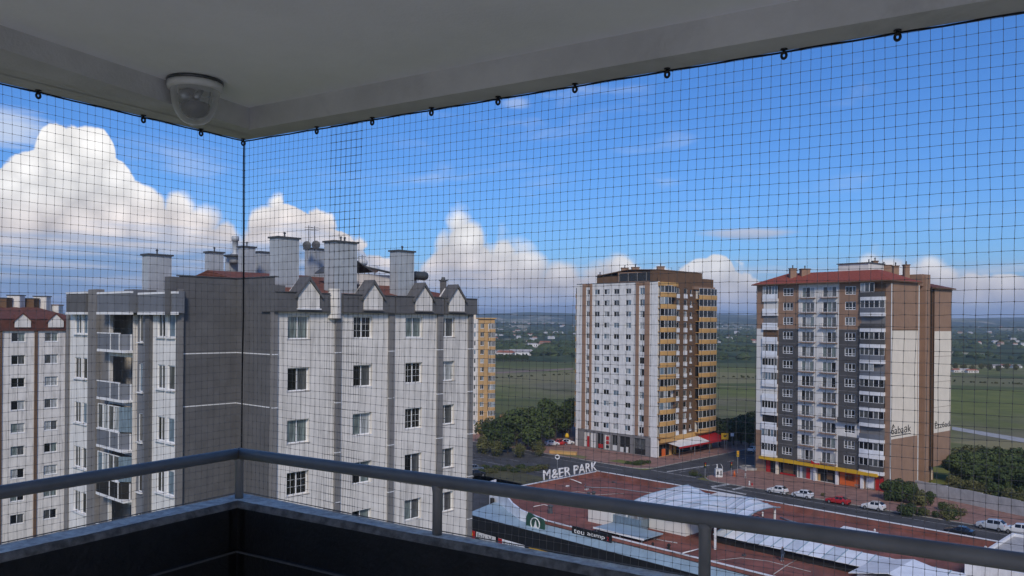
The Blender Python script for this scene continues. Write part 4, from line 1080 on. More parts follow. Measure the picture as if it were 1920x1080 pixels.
mb = MB(); GB.box(mb, g2(1298), LG + 0.1, -12, 0.5, ZT2 - 3.0, ZT2 - 2.2); mb.build('cornice', M['brown'], tb)
mb = MB(); GB.box(mb, g2(1233), g2(1264), -0.3, 1.2, ZT - 1.0, ZT - 0.05); mb.build('cornice', M['ochre'], tb)
def brick_chimney(u0, u1, vt, vb, Y, label, m='brown', grp='chimneys of the two towers'):
    p0, p1 = on_y(u0, vb, Y), on_y(u1, vb, Y); zt_ = on_y((u0 + u1) / 2, vt, Y).z; w = p1.x - p0.x
    t = thing('chimney', label, 'chimney', ((p0.x + p1.x) / 2, Y, p0.z - 1.5), group=grp)
    mb = MB(); mb.box(p0.x, p1.x, Y - w * 0.4, Y + w * 0.4, p0.z - 2.0, zt_ - 0.2); mb.build('shaft', M[m], t)
    mb = MB(); mb.box(p0.x - 0.12, p1.x + 0.12, Y - w * 0.4 - 0.12, Y + w * 0.4 + 0.12, zt_ - 0.2, zt_); mb.build('cap', M['brownd'] if m != 'cream' else M['zincd'], t)
    mb = MB(); mb.lathe(((p0.x + p1.x) / 2, Y, zt_), [(0.14, 0), (0.14, 0.5), (0.22, 0.52), (0.05, 0.75)], 8); mb.build('flue', M['zincd'], t)
brick_chimney(1165, 1178, 502, 512, 226, 'brown chimney, left one of the pair on the corner tower')
brick_chimney(1184.5, 1198, 501, 512, 227, 'brown chimney, right one of the pair on the corner tower')
brick_chimney(1232, 1245, 499.5, 512, 216, 'brown chimney right above the ochre balconies')
brick_chimney(1121, 1129, 515, 524, 226, 'small chimney at the left end of the corner tower roof', 'brownd')
antenna(1259, 516, 501, 218, 'rooftop antenna right of the ochre balcony tower chimney', 2); antenna(1273, 517, 500, 222, 'middle rooftop antenna of the ochre balcony tower', 2); antenna(1291, 518, 498, 226, 'rightmost rooftop antenna of the ochre balcony tower', 2)
# awning over the corner shop
aw = thing('awning', 'red and white sloping shop awning at the foot of the corner tower', 'awning', GB.p(g2(1285), 2.6, 1))
def sheet(root, name, pts, m, th=0.06):
    mb = MB(); vs = [Vector(p) for p in pts]; n = len(vs)
    mb.add(vs + [v + V(0, 0, th) for v in vs], [tuple(range(n - 1, -1, -1)), tuple(range(n, 2 * n))] + [(i, (i + 1) % n, n + (i + 1) % n, n + i) for i in range(n)]); return mb.build(name, m, root)
a0, a1, a2, a3 = g2(1250), g2(1308), g2(1316), g2(1340)
sheet(aw, 'canvas', [GB.p(a0, 3.5, 0.3), GB.p(a0, 2.9, 4.2), GB.p(a1, 2.9, 4.2), GB.p(a1, 3.9, 0.3)], M['sheet'])
sheet(aw, 'canvas', [GB.p(a1 + 0.05, 3.9, 0.3), GB.p(a1 + 0.05, 2.9, 4.2), GB.p(a3, 2.9, 4.2), GB.p(a3, 4.2, 0.3)], M['red'])
mb = MB(); GB.box(mb, a0, a3, 4.15, 4.25, 2.45, 2.88); mb.build('valance', M['red'], aw)
for s_ in (a0 + 0.2, (a0 + a1) / 2, a1, a3 - 0.2):
    mb = MB(); GB.box(mb, s_ - 0.05, s_ + 0.05, 4.02, 4.12, 0, 2.5); mb.build('post', M['steel'], aw)
sg = thing('shop_sign', 'ochre shop sign board above the corner shop door', 'sign', GB.p(g2(1245), ZG - 0.6, 1.0))
mb = MB(); GB.box(mb, g2(1233), g2(1264), 1.15, 1.3, ZG - 1.2, ZG - 0.25); mb.build('board', M['ochre'], sg)

# ================================================================== tower with red hip roof on the right
_a = on_z(1667, 926, 0); CA = Vector((_a.x, _a.y))
DA = Vector((0.62, -0.785)).normalized(); RA = Vector((0.785, 0.62)).normalized()
wA = hit(CA, -DA, 1419); HA = Fac(CA - DA * wA, DA); LA_ = wA
JA = Fac(CA, RA); LJ = JA.s(1784)
ta = thing('apartment_tower', 'apartment tower with red hip roof, grey and brown front and lettered cream side', 'building', (CA.x, CA.y, 0))
fa = 3.26; nA = 12
h2 = lambda u: HA.s(u, 600)
zr = HA.z(1477, 547.7); EA = HA.z(1540, 531.5)
zsw = HA.z(1477, 617)                         # where brown turns to charcoal
zg = zr - 11 * fa - 1.75
MA = [M['brown'], M['char'], M['creamw'], M['cream'], M['brownd']]
zones = [(h2(1460), h2(1497), 0, zsw, 1), (h2(1573), h2(1613.5), 0, zsw, 1), (h2(1497), h2(1573), 0, 99, 2), (0, h2(1431), 0, zsw, 2), (0, h2(1431), 0, HA.z(1425, 806), 0), (h2(1573), h2(1613.5), zr - 9 * fa - 1.6, zr - 8 * fa - 1.75, 2)]
holes = []; spots = []
for r in range(nA):
    zc_ = zr - r * fa
    for a, b, h_, dz in ((1468, 1487, 1.75, -0.85), (1584, 1604.5, 1.75, -0.85)):
        holes.append((h2(a), h2(b), zc_ + dz, zc_ + dz + h_)); spots.append((h2(a), zc_ + dz, h2(b) - h2(a), h_, 3, 0))
    for a, b in ((1503, 1526.5), (1542, 1568)):
        holes.append((h2(a), h2(b), zc_ - 1.35, zc_ + 1.0)); spots.append((h2(a), zc_ - 1.35, h2(b) - h2(a), 2.35, 3, 1))
shop = [(1436, 1457), (1464, 1494), (1498, 1529), (1534, 1570), (1576, 1616), (1624, 1642), (1643, 1660)]
for a, b in shop: holes.append((h2(a), h2(b), 0.2, zg - 0.75))
wall(ta, 'wall', HA, 0, LA_, 0, EA, MA, zones, holes, depth=0.25)
for s0, z, w_, h_, n_, fr_ in spots:
    window(ta, HA, s0, z, w_, h_, n_, rg('g_dark', 'g_mid', 'g_mid', 'g_green', 'g_light') if fr_ else rg('g_dark', 'g_dark', 'g_mid'), inset=0.10, fr=0.13, sill=False, transom=0.45 if not fr_ else 0.0)
    if fr_:                                    # low railing and slab of the french window
        mb = MB(); HA.box(mb, s0 - 0.35, s0 + w_ + 0.35, 0.0, 0.75, z - 0.18, z - 0.03); bl_ = mb.build('balcony', M['brown'], ta)
        mb = MB(); HA.box(mb, s0 - 0.3, s0 + w_ + 0.3, 0.66, 0.71, z + 0.85, z + 0.90); mb.build('top_rail', M['steel'], bl_)
        nb = 9
        for k in range(nb + 1):
            q = s0 - 0.3 + (w_ + 0.6) * k / nb; mb = MB(); HA.box(mb, q - 0.018, q + 0.018, 0.67, 0.70, z - 0.03, z + 0.85); mb.build('baluster', M['steel'], bl_)
# thin white string courses on the charcoal strips
for r in range(3, nA):
    z = zr - r * fa + 1.45
    for a, b in ((1461, 1496.5), (1573.5, 1613)):
        mb = MB(); HA.box(mb, h2(a), h2(b), 0.0, 0.03, z, z + 0.09); mb.build('string_course', M['grey2'], ta)
mb = MB(); HA.box(mb, h2(1576), h2(1612), 0.0, 1.1, zr - 8 * fa - 1.75, zr - 8 * fa - 1.6); dk = mb.build('balcony', M['dark'], ta)
mb = MB(); HA.box(mb, h2(1576), h2(1612), 1.0, 1.08, zr - 8 * fa - 1.6, zr - 8 * fa - 0.9); mb.build('parapet', M['char'], dk)
for r in range(nA):
    z = zr - r * fa - 1.45
    glazed_balcony(ta, HA, h2(1431.5), h2(1459.5), z, 0.45, M['sheet'], 1.0, 1.95, random.choice([1, 0, 0, 2]), 0.0, slab=M['trim'])
    mb = MB(); HA.box(mb, h2(1431.5), h2(1459.5), 0.0, 0.52, z - 0.62, z - 0.16); mb.build('slab_edge', M['trim'], ta)
    glazed_balcony(ta, HA, h2(1615), h2(1661), z, 0.55, random.choice([M['greyb'], M['sheet'], M['greyb'], M['char']]), 1.0, 1.95, random.choice([2, 2, 0, 3]), 0.30, slab=M['trim'])
    mb = MB(); n = 6; poly = []
    for i in range(n + 1):
        f = i / n; q = HA.p(h2(1615) + (h2(1661) - h2(1615)) * f, 0, 0.66 + 0.30 * (1 - (2 * f - 1) ** 2)); poly.append((q.x, q.y))
    q0, q1 = HA.p(h2(1661), 0, 0), HA.p(h2(1615), 0, 0); poly += [(q0.x, q0.y), (q1.x, q1.y)]
    mb.prism(poly, z - 0.72, z - 0.16); mb.build('slab_edge', M['trim'], ta)
# shop fronts under a yellow fascia
decos = [([(0.1, 0.45, 0.0, 0.9, M['red']), (0.5, 0.9, 0.0, 1.0, M['btext'])], 'dark'), ([(0.0, 1.0, 0.0, 0.12, M['red']), (0.2, 0.8, 0.15, 0.8, M['brownd'])], 'dark'), ([(0.1, 0.25, 0, 0.8, M['plast']), (0.5, 0.7, 0, 0.8, M['red']), (0.75, 0.95, 0, 0.8, M['plast'])], 'grey2'),
         ([(0.05, 0.15, 0.0, 0.5, M['ochre']), (0.5, 0.8, 0.2, 0.7, M['brownd'])], 'dark'), ([(0.0, 1.0, 0.0, 0.95, M['orangep']), (0.25, 0.7, 0.35, 0.85, M['dark']), (0.38, 0.58, 0.48, 0.74, M['ochre']), (0.7, 0.95, 0.02, 0.22, M['cream'])], 'ochre'), ([(0.15, 0.95, 0.1, 0.85, M['sheet'])], 'cream'), ([(0.0, 1.0, 0.0, 0.95, M['red']), (0.45, 0.95, 0.38, 0.5, M['plast'])], 'red')]
for (a, b), (dc_, bm) in zip(shop, decos): storefront(ta, HA, h2(a), h2(b), 0.2, zg - 0.75, M[bm], dc_)
for u in (1460.5, 1531.5, 1573, 1620):
    mb = MB(); HA.box(mb, h2(u) - 0.28, h2(u) + 0.28, 0.0, 0.5, 0.1, zg - 0.7); mb.build('pier', M['trim'] if u > 1500 else M['cream'], ta)
ff = thing('shop_fascia', 'long yellow fascia board over the shops under the red roofed tower', 'sign', HA.p(h2(1540), zg - 0.7, 1.0))
for a, b in ((1431, 1475), (1475.3, 1533), (1533.3, 1570), (1570.3, 1615), (1615.3, 1652)):
    mb = MB(); HA.box(mb, h2(a), h2(b), 0.0, 1.35, zg - 0.72, zg - 0.12); mb.build('board', M['yellow'], ff)
sb = thing('banner', 'small red and white banner hung over the yellow fascia', 'banner', HA.p(h2(1535), zg, 1.3))
mb = MB(); HA.box(mb, h2(1527), h2(1543), 0.85, 0.90, zg - 0.1, zg + 0.85); mb.build('cloth', M['plast'], sb)
mb = MB(); vs = [HA.p(h2(1527), zg - 0.1, 0.905), HA.p(h2(1543), zg - 0.1, 0.905), HA.p(h2(1543), zg + 0.3, 0.905), HA.p(h2(1535), zg + 0.15, 0.905), HA.p(h2(1527), zg + 0.7, 0.905)]; mb.add(vs, [(0, 1, 2, 3, 4)]); mb.build('red_stripe', M['red'], sb)
# right side: wide blank wall, recess with drain pipes, second wing
j2 = lambda u: JA.s(u, 600)
zp1, zp0 = JA.z(1690, 619.5), JA.z(1690, 821)
sR = j2(1721)
wall(ta, 'side_wall', JA, 0, sR, 0, EA, MA, [(j2(1671), sR - 0.03, zp0, zp1, 3)], base=0)
mb = MB(); JA.box(mb, 0, sR, 0, 0.05, zp1, zp1 + 0.22); mb.build('band', M['brownd'], ta)
JB = Fac(CA + RA * sR - JA.n * 1.6, RA); kb = lambda u: JB.s(u, 600)
wall(ta, 'recess_wall', JB, 0, kb(1752), 0, EA - 0.2, MA, [(kb(1734), kb(1752), zp0, zp1, 3), (kb(1734), kb(1747), zp1, 99, 4)], base=0)
mb = MB(); JB.box(mb, kb(1724), kb(1732), 0, 1.3, 0, EA + 2.0); mb.build('pier', M['brown'], ta)
JC = Fac(CA + RA * j2(1752), RA); LC = JC.s(1784)
wall(ta, 'side_wall', JC, 0, LC, 3.5, EA - 0.9, MA, [(0.12, LC - 0.04, JC.z(1770, 809), JC.z(1770, 621), 3)], base=0)
for k in range(1, 4):
    z = JC.z(1770, 621) + (JC.z(1770, 809) - JC.z(1770, 621)) * k / 4
    mb = MB(); JC.box(mb, 0.12, LC - 0.04, 0, 0.02, z, z + 0.06); mb.build('joint', M['brownd'], ta)
mb = MB(); JA.box(mb, 0.8, sR - 0.05, -LA_ * 0.97, -0.3, 0.0, EA - 0.1); mb.build('core', M['brownd'], ta)
mb = MB(); JC.box(mb, 0.05, LC - 0.02, -16, -0.3, 3.5, EA - 1.0); mb.build('core', M['brownd'], ta)
mb = MB(); JC.box(mb, 0.6, LC - 2, -15, -3.5, 0.0, 3.4); mb.build('core', M['dark'], ta)
for u, o_, m in ((1670, 0.16, 'plast'), (1721.5, 0.15, 'plast'), (1733.5, 0.2, 'dark'), (1748, 0.3, 'cream')):
    f = JA if u < 1725 else JB; s_ = f.s(u, 600); q = f.p(s_, 0, o_ if u < 1725 else 0.15 + (1.3 if u < 1740 else 0))
    mb = MB(); mb.tube([(q.x, q.y, 0.2), (q.x, q.y, EA - 0.5)], 0.11, 8); mb.build('drain_pipe', M[m], ta)
# lettering on the cream panels
lt = thing('wall_lettering', 'black painted lettering with underline on the wide cream panel of the tower', 'lettering', JA.p(j2(1673), zp0 + 1.2, 0.02))
w_ = j2(1709) - j2(1672); hL = 1.55
text_on(lt, 'letters', '6aba\u0430k', JA, j2(1672.5), JA.z(1690, 812), w_, hL, M['btext'], 0.03, 0.015)
mb = MB(); JA.box(mb, j2(1671.5), j2(1709), 0.01, 0.04, JA.z(1690, 816), JA.z(1690, 814.6)); mb.build('underline', M['btext'], lt)
mb = MB(); a_, b_ = j2(1672.5), j2(1680); z_ = JA.z(1676, 803); mb.add([JA.p(a_, z_, 0.03), JA.p(b_, z_, 0.03), JA.p((a_ + b_) / 2, z_ + 0.9, 0.03), JA.p((a_ + b_) / 2, z_ + 0.45, 0.03)], [(0, 3, 2), (3, 1, 2)]); mb.build('roof_mark', M['btext'], lt)
lt = thing('wall_lettering', 'black painted lettering on the narrow cream panel at the right of the tower', 'lettering', JC.p(0.3, JC.z(1770, 803), 0.02))
text_on(lt, 'letters', '\u00cazz6ad', JC, 0.6, JC.z(1770, 801), LC - 1.2, 1.6, M['btext'], 0.03, 0.015)
# hip roof
def hip(root, name, fac, s0, s1, o0, o1, z0, rise, m, over=0.7):
    a, b, c_, d_ = fac.p(s0 - over, z0, o1 + over), fac.p(s1 + over, z0, o1 + over), fac.p(s1 + over, z0, o0 - over), fac.p(s0 - over, z0, o0 - over)
    h = min(s1 - s0, o1 - o0) * 0.42
    e, f_, g_, h_ = fac.p(s0 + h, z0 + rise, o1 - h), fac.p(s1 - h, z0 + rise, o1 - h), fac.p(s1 - h, z0 + rise, o0 + h), fac.p(s0 + h, z0 + rise, o0 + h)
    mb = MB(); mb.add([a, b, c_, d_, e, f_, g_, h_], [(0, 1, 5, 4), (1, 2, 6, 5), (2, 3, 7, 6), (3, 0, 4, 7), (4, 5, 6, 7)]); ro = mb.build(name, m, root)
    low = [p - V(0, 0, 0.22) for p in (a, b, c_, d_)]
    mb = MB(); mb.add([a - V(0, 0, .004), b - V(0, 0, .004), c_ - V(0, 0, .004), d_ - V(0, 0, .004)] + low, [(0, 4, 5, 1), (1, 5, 6, 2), (2, 6, 7, 3), (3, 7, 4, 0), (7, 6, 5, 4)]); mb.build('eave', M['brownd'], ro)
    return ro
hip(ta, 'roof', HA, 0, LA_, -sR, 0.6, EA + 0.2, 2.6, M['tile'])
hip(ta, 'roof', JC, 0, LC, -16, 0, EA - 0.7, 1.2, M['tileb'])
mb = MB(); JB.box(mb, kb(1722), kb(1737), -6, 0.8, EA - 0.5, EA + 2.1); mb.build('stair_head', M['brown'], ta)
p = HA.p(h2(1575), EA, -10)
pt = thing('roof_plant_room', 'flat topped cream plant room on the red hip roof', 'plant room', p)
mb = MB(); HA.box(mb, h2(1541), h2(1598), -13, -6.5, EA, EA + 4.4); mb.build('wall', M['creamw'], pt)
mb = MB(); HA.box(mb, h2(1539), h2(1600), -13.4, -6.2, EA + 4.41, EA + 4.62); mb.build('roof_slab', M['zincd'], pt)
for u0, u1, vt, vb, Y, lab in [(1480.5, 1492, 503, 522, 186, 'slim brown chimney at the left of the red hip roof'), (1501, 1517, 504, 520, 185, 'wide brown chimney second from left on the red roof'), (1636, 1645, 489, 512, 180, 'tall brown chimney right of the plant room'),
                               (1646, 1668, 497, 512, 182, 'broad brown block chimney behind the red roof'), (1674, 1684, 498, 512, 178, 'brown chimney second from right on the red roof'), (1694, 1704, 496, 516, 177, 'rightmost brown chimney on the red roof'), (1624, 1634, 492, 506, 183, 'small brown chimney beside the plant room')]:
    brick_chimney(u0, u1, vt, vb, Y, lab)
antenna(1588, 500, 482, 178, 'mast standing on the cream plant room', 1); antenna(1452, 536, 524, 180, 'little antenna at the left eave of the red roof', 2)

# ================================================================== orange and white tower seen past the near block
CD = Vector((on_y(930, 700, 238).x, 238.0))
F3 = Fac(CD - BV * -0 + Vector((0, 0)) - Vector((BV.x, BV.y)) * 14, BV); L3 = 14.0
F3 = Fac(Vector((on_y(868, 700, 246).x, 246.0)), Vector((0.94, 0.34))); L3 = F3.s(927, 700)
tc_ = thing('apartment_tower', 'slim orange and white tower partly hidden behind the near block', 'building', (F3.P0.x, F3.P0.y, 0))
z3 = F3.z(905, 598); f3 = F3.z(905, 612) - F3.z(905, 628.3)
holes = []; spots = []
for a, b in ((901, 908), (889, 892.5)):
    for r in range(14):
        z = F3.z(905, 615.5) - r * f3
        if z < 1: continue
        holes.append((F3.s(a), F3.s(b), z, z + f3 * 0.52)); spots.append((F3.s(a), F3.s(b) - F3.s(a), z, f3 * 0.52))
wall(tc_, 'wall', F3, 0, L3, 0, z3, [M['orange'], M['white']], [(0, F3.s(897), 0, 99, 1)], holes, depth=0.2)
for s0, w_, z, h_ in spots: window(tc_, F3, s0, z, w_, h_, 2 if w_ > 0.8 else 1, rg(), inset=0.12, fr=0.07)
for r in range(14):
    z = F3.z(905, 622) - r * f3
    if z > 2: glazed_balcony(tc_, F3, F3.s(915), L3, z, 0.8, M['orange'], 0.85, f3 - 1.0, random.choice([1, 2, 2]), 0.2)
mb = MB(); F3.box(mb, 0.1, L3 - 0.1, -12, -0.3, 0, z3 - 0.05); mb.build('core', M['orange'], tc_)
mb = MB(); F3.box(mb, F3.s(896), L3 + 0.4, -3, 0.5, z3, z3 + 0.35); mb.build('cornice', M['orange'], tc_)
mb = MB(); F3.box(mb, F3.s(886), F3.s(896), -6, -2, z3, z3 + 3.2); mb.build('stair_head', M['cream'], tc_)
antenna(898, 598, 580, 246, 'mast on the slim orange tower', 2)

# ================================================================== ground, streets, far country
def hgt(x, y):
    r = math.hypot(x * 0.6, y)
    t = max(0.0, min(1.0, (r - 720) / 3600)); t = t ** 1.25
    n = math.sin(x / 310 + 1.3) * math.sin(y / 420 + 0.4) + 0.6 * math.sin(x / 150 + y / 230) + 0.35 * math.sin(x / 71 - y / 97)
    n2 = math.sin(x / 900 + 0.8) + 0.5 * math.sin(x / 390 + 2.0) + 0.25 * math.sin(x / 170)
    far = max(0.0, min(1.0, (r - 4200) / 2000)); far = far * far * (3 - 2 * far)
    ridge = math.sin(y / 240 + 1.1 * math.sin(x / 420) + 0.5) * min(1.0, max(0.0, (r - 900) / 900))
    return t * (24 + 5 * n + 7 * ridge) + far * (44 + 15 * n2 + max(0.0, min(30.0, x * 0.010)))
def field_mat():
    m = bpy.data.materials.new('field_ground'); m.use_nodes = True
    t = NT(m.node_tree); b = m.node_tree.nodes['Principled BSDF']; b.inputs['Roughness'].default_value = 0.95; b.inputs['Specular IOR Level'].default_value = 0.1
    co = t.n('ShaderNodeTexCoord').outputs['Object']
    n1 = t.noise(t.scale3(co, (1, 0.55, 1)), 0.006, 6, 0.6); n2 = t.noise(co, 0.05, 6, 0.65); n3 = t.noise(t.scale3(co, (0.6, 2.2, 1)), 0.012, 4, 0.6)
    c1 = t.mix(t.step(n2, 0.3, 0.7), (0.125, 0.150, 0.036, 1), (0.215, 0.225, 0.062, 1))
    c2 = t.mix(t.step(n2, 0.3, 0.7), (0.15, 0.14, 0.075, 1), (0.24, 0.21, 0.13, 1))
    out = t.mix(t.step(n1, 0.46, 0.60), c1, c2)
    vo = t.n('ShaderNodeTexVoronoi', feature='F1'); vo.inputs['Scale'].default_value = 0.011; m.node_tree.links.new(t.scale3(co, (0.55, 1.0, 1)), vo.inputs['Vector'])   # plots of land
    sp = t.n('ShaderNodeSeparateColor'); m.node_tree.links.new(vo.outputs['Color'], sp.inputs[0])
    plot = t.mix(sp.outputs[0], (0.085, 0.11, 0.034, 1), (0.33, 0.28, 0.14, 1))
    out = t.mix(t.step(sp.outputs[1], 0.42, 0.48, 0.0, 0.85), out, plot)
    out = t.mix(t.step(n3, 0.56, 0.66, 0, 0.8), out, (0.055, 0.078, 0.026, 1))
    wv = t.n('ShaderNodeTexWave', bands_direction='DIAGONAL'); wv.inputs['Scale'].default_value = 0.16; wv.inputs['Distortion'].default_value = 1.2; m.node_tree.links.new(co, wv.inputs['Vector'])
    out = t.mix(t.m('MULTIPLY', wv.outputs['Fac'], 0.28), out, (0.065, 0.075, 0.028, 1))                                  # furrows
    m.node_tree.links.new(out, b.inputs['Base Color'])
    return m
def hill_mat():
    m = bpy.data.materials.new('wooded_hills'); m.use_nodes = True
    t = NT(m.node_tree); b = m.node_tree.nodes['Principled BSDF']; b.inputs['Roughness'].default_value = 0.95; b.inputs['Specular IOR Level'].default_value = 0.05
    co = t.n('ShaderNodeTexCoord').outputs['Object']
    n1 = t.noise(t.scale3(co, (1, 0.30, 1)), 0.0045, 7, 0.68); n2 = t.noise(t.scale3(co, (1, 0.25, 1)), 0.022, 6, 0.7); n3 = t.noise(t.scale3(co, (0.7, 0.2, 1)), 0.0016, 4, 0.6)
    wood = t.mix(t.step(n2, 0.35, 0.65), (0.030, 0.048, 0.024, 1), (0.085, 0.108, 0.044, 1))
    fld = t.mix(t.step(n2, 0.4, 0.6), (0.13, 0.155, 0.06, 1), (0.42, 0.36, 0.25, 1))
    out = t.mix(t.step(t.m('ADD', t.m('MULTIPLY', n1, 0.6), t.m('MULTIPLY', n3, 0.4)), 0.50, 0.55), wood, fld)
    m.node_tree.links.new(out, b.inputs['Base Color'])
    return m
def sheet_grid(name, xs, ys, fz, m):
    mb = MB(); nx = len(xs)
    mb.v = [Vector((x, y, fz(x, y))) for y in ys for x in xs]
    for j in range(len(ys) - 1):
        for i in range(nx - 1): mb.f.append([j * nx + i, j * nx + i + 1, (j + 1) * nx + i + 1, (j + 1) * nx + i]); mb.mi.append(0)
    return mb.build(name, m, None, True)
xs = [-7000 + 16000 * i / 200 for i in range(201)]
ys = [-400, 0, 100, 200, 300, 400, 500, 600, 700] + [700 + 50 * i for i in range(1, 124)] + [7000, 7600, 8400]
gm_ = field_mat(); hm_ = hill_mat()
g = sheet_grid('ground', xs, [y for y in ys if y <= 700], lambda x, y: 0.0 if y < 690 else hgt(x, y), gm_); g['kind'] = 'structure'
g = sheet_grid('hills', xs, [y for y in ys if y >= 700], hgt, hm_); g['kind'] = 'structure'
# mountains on the horizon
mm = mat('mountain_rock', (0.10, 0.115, 0.12), 0.95, 0.35, 0.0012, detail=8)
mb = MB(); N = 220; rnd = random.Random(4)
prev = None
for i in range(N + 1):
    x = -12000 + 26000 * i / N
    k = 0.5 + 0.5 * math.sin(x / 2700 + 0.6); 
    h = 70 + 190 * k ** 1.5 + 60 * abs(math.sin(x / 640)) + 26 * abs(math.sin(x / 230 + 1)) + rnd.uniform(0, 12)
    if -2500 < x < 1500: h += 60
    mb.v += [Vector((x, 16500 + 700 * math.sin(x / 3000), -60)), Vector((x, 17600, h)), Vector((x, 21000, -60))]
for i in range(N):
    for k in range(2): mb.f.append([3 * i + k, 3 * i + 3 + k, 3 * i + 4 + k, 3 * i + 1 + k]); mb.mi.append(0)
mo = mb.build('mountains', mm); mo['kind'] = 'structure'

def flat(name, pts, z, m, thick=None, kind='structure', parent=None):
    mb = MB(); P = [(p[0], p[1]) for p in pts]
    ar = sum(P[i][0] * P[(i + 1) % len(P)][1] - P[(i + 1) % len(P)][0] * P[i][1] for i in range(len(P)))
    if ar < 0: P = P[::-1]
    if thick is None: mb.add([(x, y, z) for x, y in P], [tuple(range(len(P)))])
    else: mb.prism(P, z - thick, z)
    o = mb.build(name, m, parent)
    if kind: o['kind'] = kind
    return o
def rect(s0, s1, t0, t1): return [G2(s0, t0), G2(s1, t0), G2(s1, t1), G2(s0, t1)]
TK = 42.3
flat('road', rect(-160, 260, 18, TK), 0.008, M['asphalt'])
flat('road', rect(-20.5, -6.5, TK - 0.5, 140), 0.012, M['asphalt'])
flat('car_park', rect(-70, 260, 0.5, 17.9), 0.006, M['asphalt'])
flat('car_park', rect(-70, -0.6, -70, 9.9), 0.006, M['asphalt']); flat('car_park', rect(-0.5, 120, -80, -33.2), 0.006, M['asphalt'])
flat('verge', rect(-160, -12, 10, 18.6), 0.02, M['scrub'])
def pav(s0, s1, t0, t1, rc=(0, 0, 0, 0)):                     # rounded corner radii: (s0,t0),(s1,t0),(s1,t1),(s0,t1)
    pts = []; cs = [(s0, t0, 1, 1, 180), (s1, t0, -1, 1, 270), (s1, t1, -1, -1, 0), (s0, t1, 1, -1, 90)]
    for (s, t, a, b, g0), r in zip(cs, rc):
        if r == 0: pts.append(G2(s, t))
        else:
            for k in range(7):
                an = rad(g0 + 90 * k / 6); pts.append(G2(s + a * r + r * math.cos(an), t + b * r + r * math.sin(an)))
    return pts
def pavement(s0, s1, t0, t1, rc):
    pv = flat('pavement', pav(s0, s1, t0, t1, rc), 0.13, M['paver'], 0.13)
    k = MB(); P = pav(s0 - 0.16, s1 + 0.16, t0 - 0.16, t1 + 0.16, tuple(r + 0.16 if r else 0 for r in rc)); Q = pav(s0, s1, t0, t1, rc)
    for i in range(len(P)):
        j = (i + 1) % len(P)
        for z0, z1 in ((0.0, 0.125),):
            k.hexa([(P[i].x, P[i].y, z0), (P[j].x, P[j].y, z0), (Q[j].x, Q[j].y, z0), (Q[i].x, Q[i].y, z0), (P[i].x, P[i].y, z1), (P[j].x, P[j].y, z1), (Q[j].x, Q[j].y, z1), (Q[i].x, Q[i].y, z1)])
    k.build('kerb', M['kerb'], pv)
    return pv
pavement(-110, -20.7, TK + 0.2, 100, (0, 5, 0, 0)); pavement(-6.3, 110, TK + 0.2, 66, (5, 0, 0, 0))
# worn lane markings
def dash(s0, s1, t, w=0.14):
    o = flat('lane_mark', rect(s0, s1, t - w / 2, t + w / 2), 0.016, M['mark'], kind='structure')
for k in range(34):
    s = -100 + k * 8
    if not (-24 < s < -4): dash(s, s + 3.2, 29.2)
dash(-150, -24, 38.6); dash(-2, 120, 39.2); dash(-2, 120, 24.0); dash(-150, -24, 22.5)
dash(-19.5, -7.5, 43.6, 0.3)
for k in range(8):
    s = -13.5
    flat('lane_mark', [G2(s - .07, 46 + k * 7), G2(s + .07, 46 + k * 7), G2(s + .07, 49 + k * 7), G2(s - .07, 49 + k * 7)], 0.02, M['mark'])
# pale worn hatching at the junction
for pts in ([(1332, 912), (1392, 903), (1396, 904.5), (1336, 914)], [(1372, 917), (1428, 905), (1431, 906.5), (1376, 919)], [(1392, 903), (1440, 912), (1438, 914), (1389, 904.5)], [(1336, 914), (1400, 926), (1398, 928), (1333, 915.5)], [(1250, 884), (1330, 872), (1331, 873), (1251, 885.5)], [(1180, 900), (1290, 916), (1290, 917.5), (1180, 901.5)]):
    flat('lane_mark', [on_z(*q) for q in pts], 0.018, M['mark'])
# planting beds on the pavement
for pts in ([G2(-34, 45.5), G2(-25, 45.2), G2(-24.5, 48.4), G2(-33, 49)], [G2(-52, 43.4), G2(-40, 43.2), G2(-41, 46), G2(-52, 48)]): flat('planting_bed', pts, 0.17, gm_, 0.17)
sl = flat('planting_bed', [G2(-12, 31.6), G2(-1, 31), G2(-1, 32.6), G2(-12, 32.9)], 0.16, gm_, 0.16)
# fields: a pale track behind the tower, and ochre strips
flat('track', [on_z(1785, 800), on_z(1925, 823), on_z(1925, 831), on_z(1785, 806)], 0.05, M['conc'])
flat('track', [on_z(885, 700), on_z(1075, 690), on_z(1075, 693), on_z(885, 703)], 0.05, mat('dry_earth', (0.24, 0.17, 0.13), 0.95, 0.25, 0.02))

# ------------------------------------------------------------------ vegetation
def leaf_cloud(mb, blobs, n, size, rnd):
    for _ in range(n):
        c, r = rnd.choice(blobs)
        while True:
            d = Vector((rnd.uniform(-1, 1), rnd.uniform(-1, 1), rnd.uniform(-1, 1)))
            if 0.05 < d.length < 1: break
        d = d.normalized() * (d.length ** 0.4)
        p = Vector(c) + Vector((d.x * r[0], d.y * r[1], d.z * r[2]))
        nrm = (d + Vector((rnd.uniform(-.8, .8), rnd.uniform(-.8, .8), rnd.uniform(-.2, 1)))).normalized()
        a = nrm.orthogonal().normalized(); a.rotate(Matrix.Rotation(rnd.uniform(0, 6.28), 3, nrm)); b = nrm.cross(a)
        s = size * rnd.uniform(0.6, 1.4)
        mb.add([p + a * s, p + b * s * 0.55 + nrm * s * 0.15, p - a * s, p - b * s * 0.55 - nrm * s * 0.1], [(0, 1, 2, 3)])
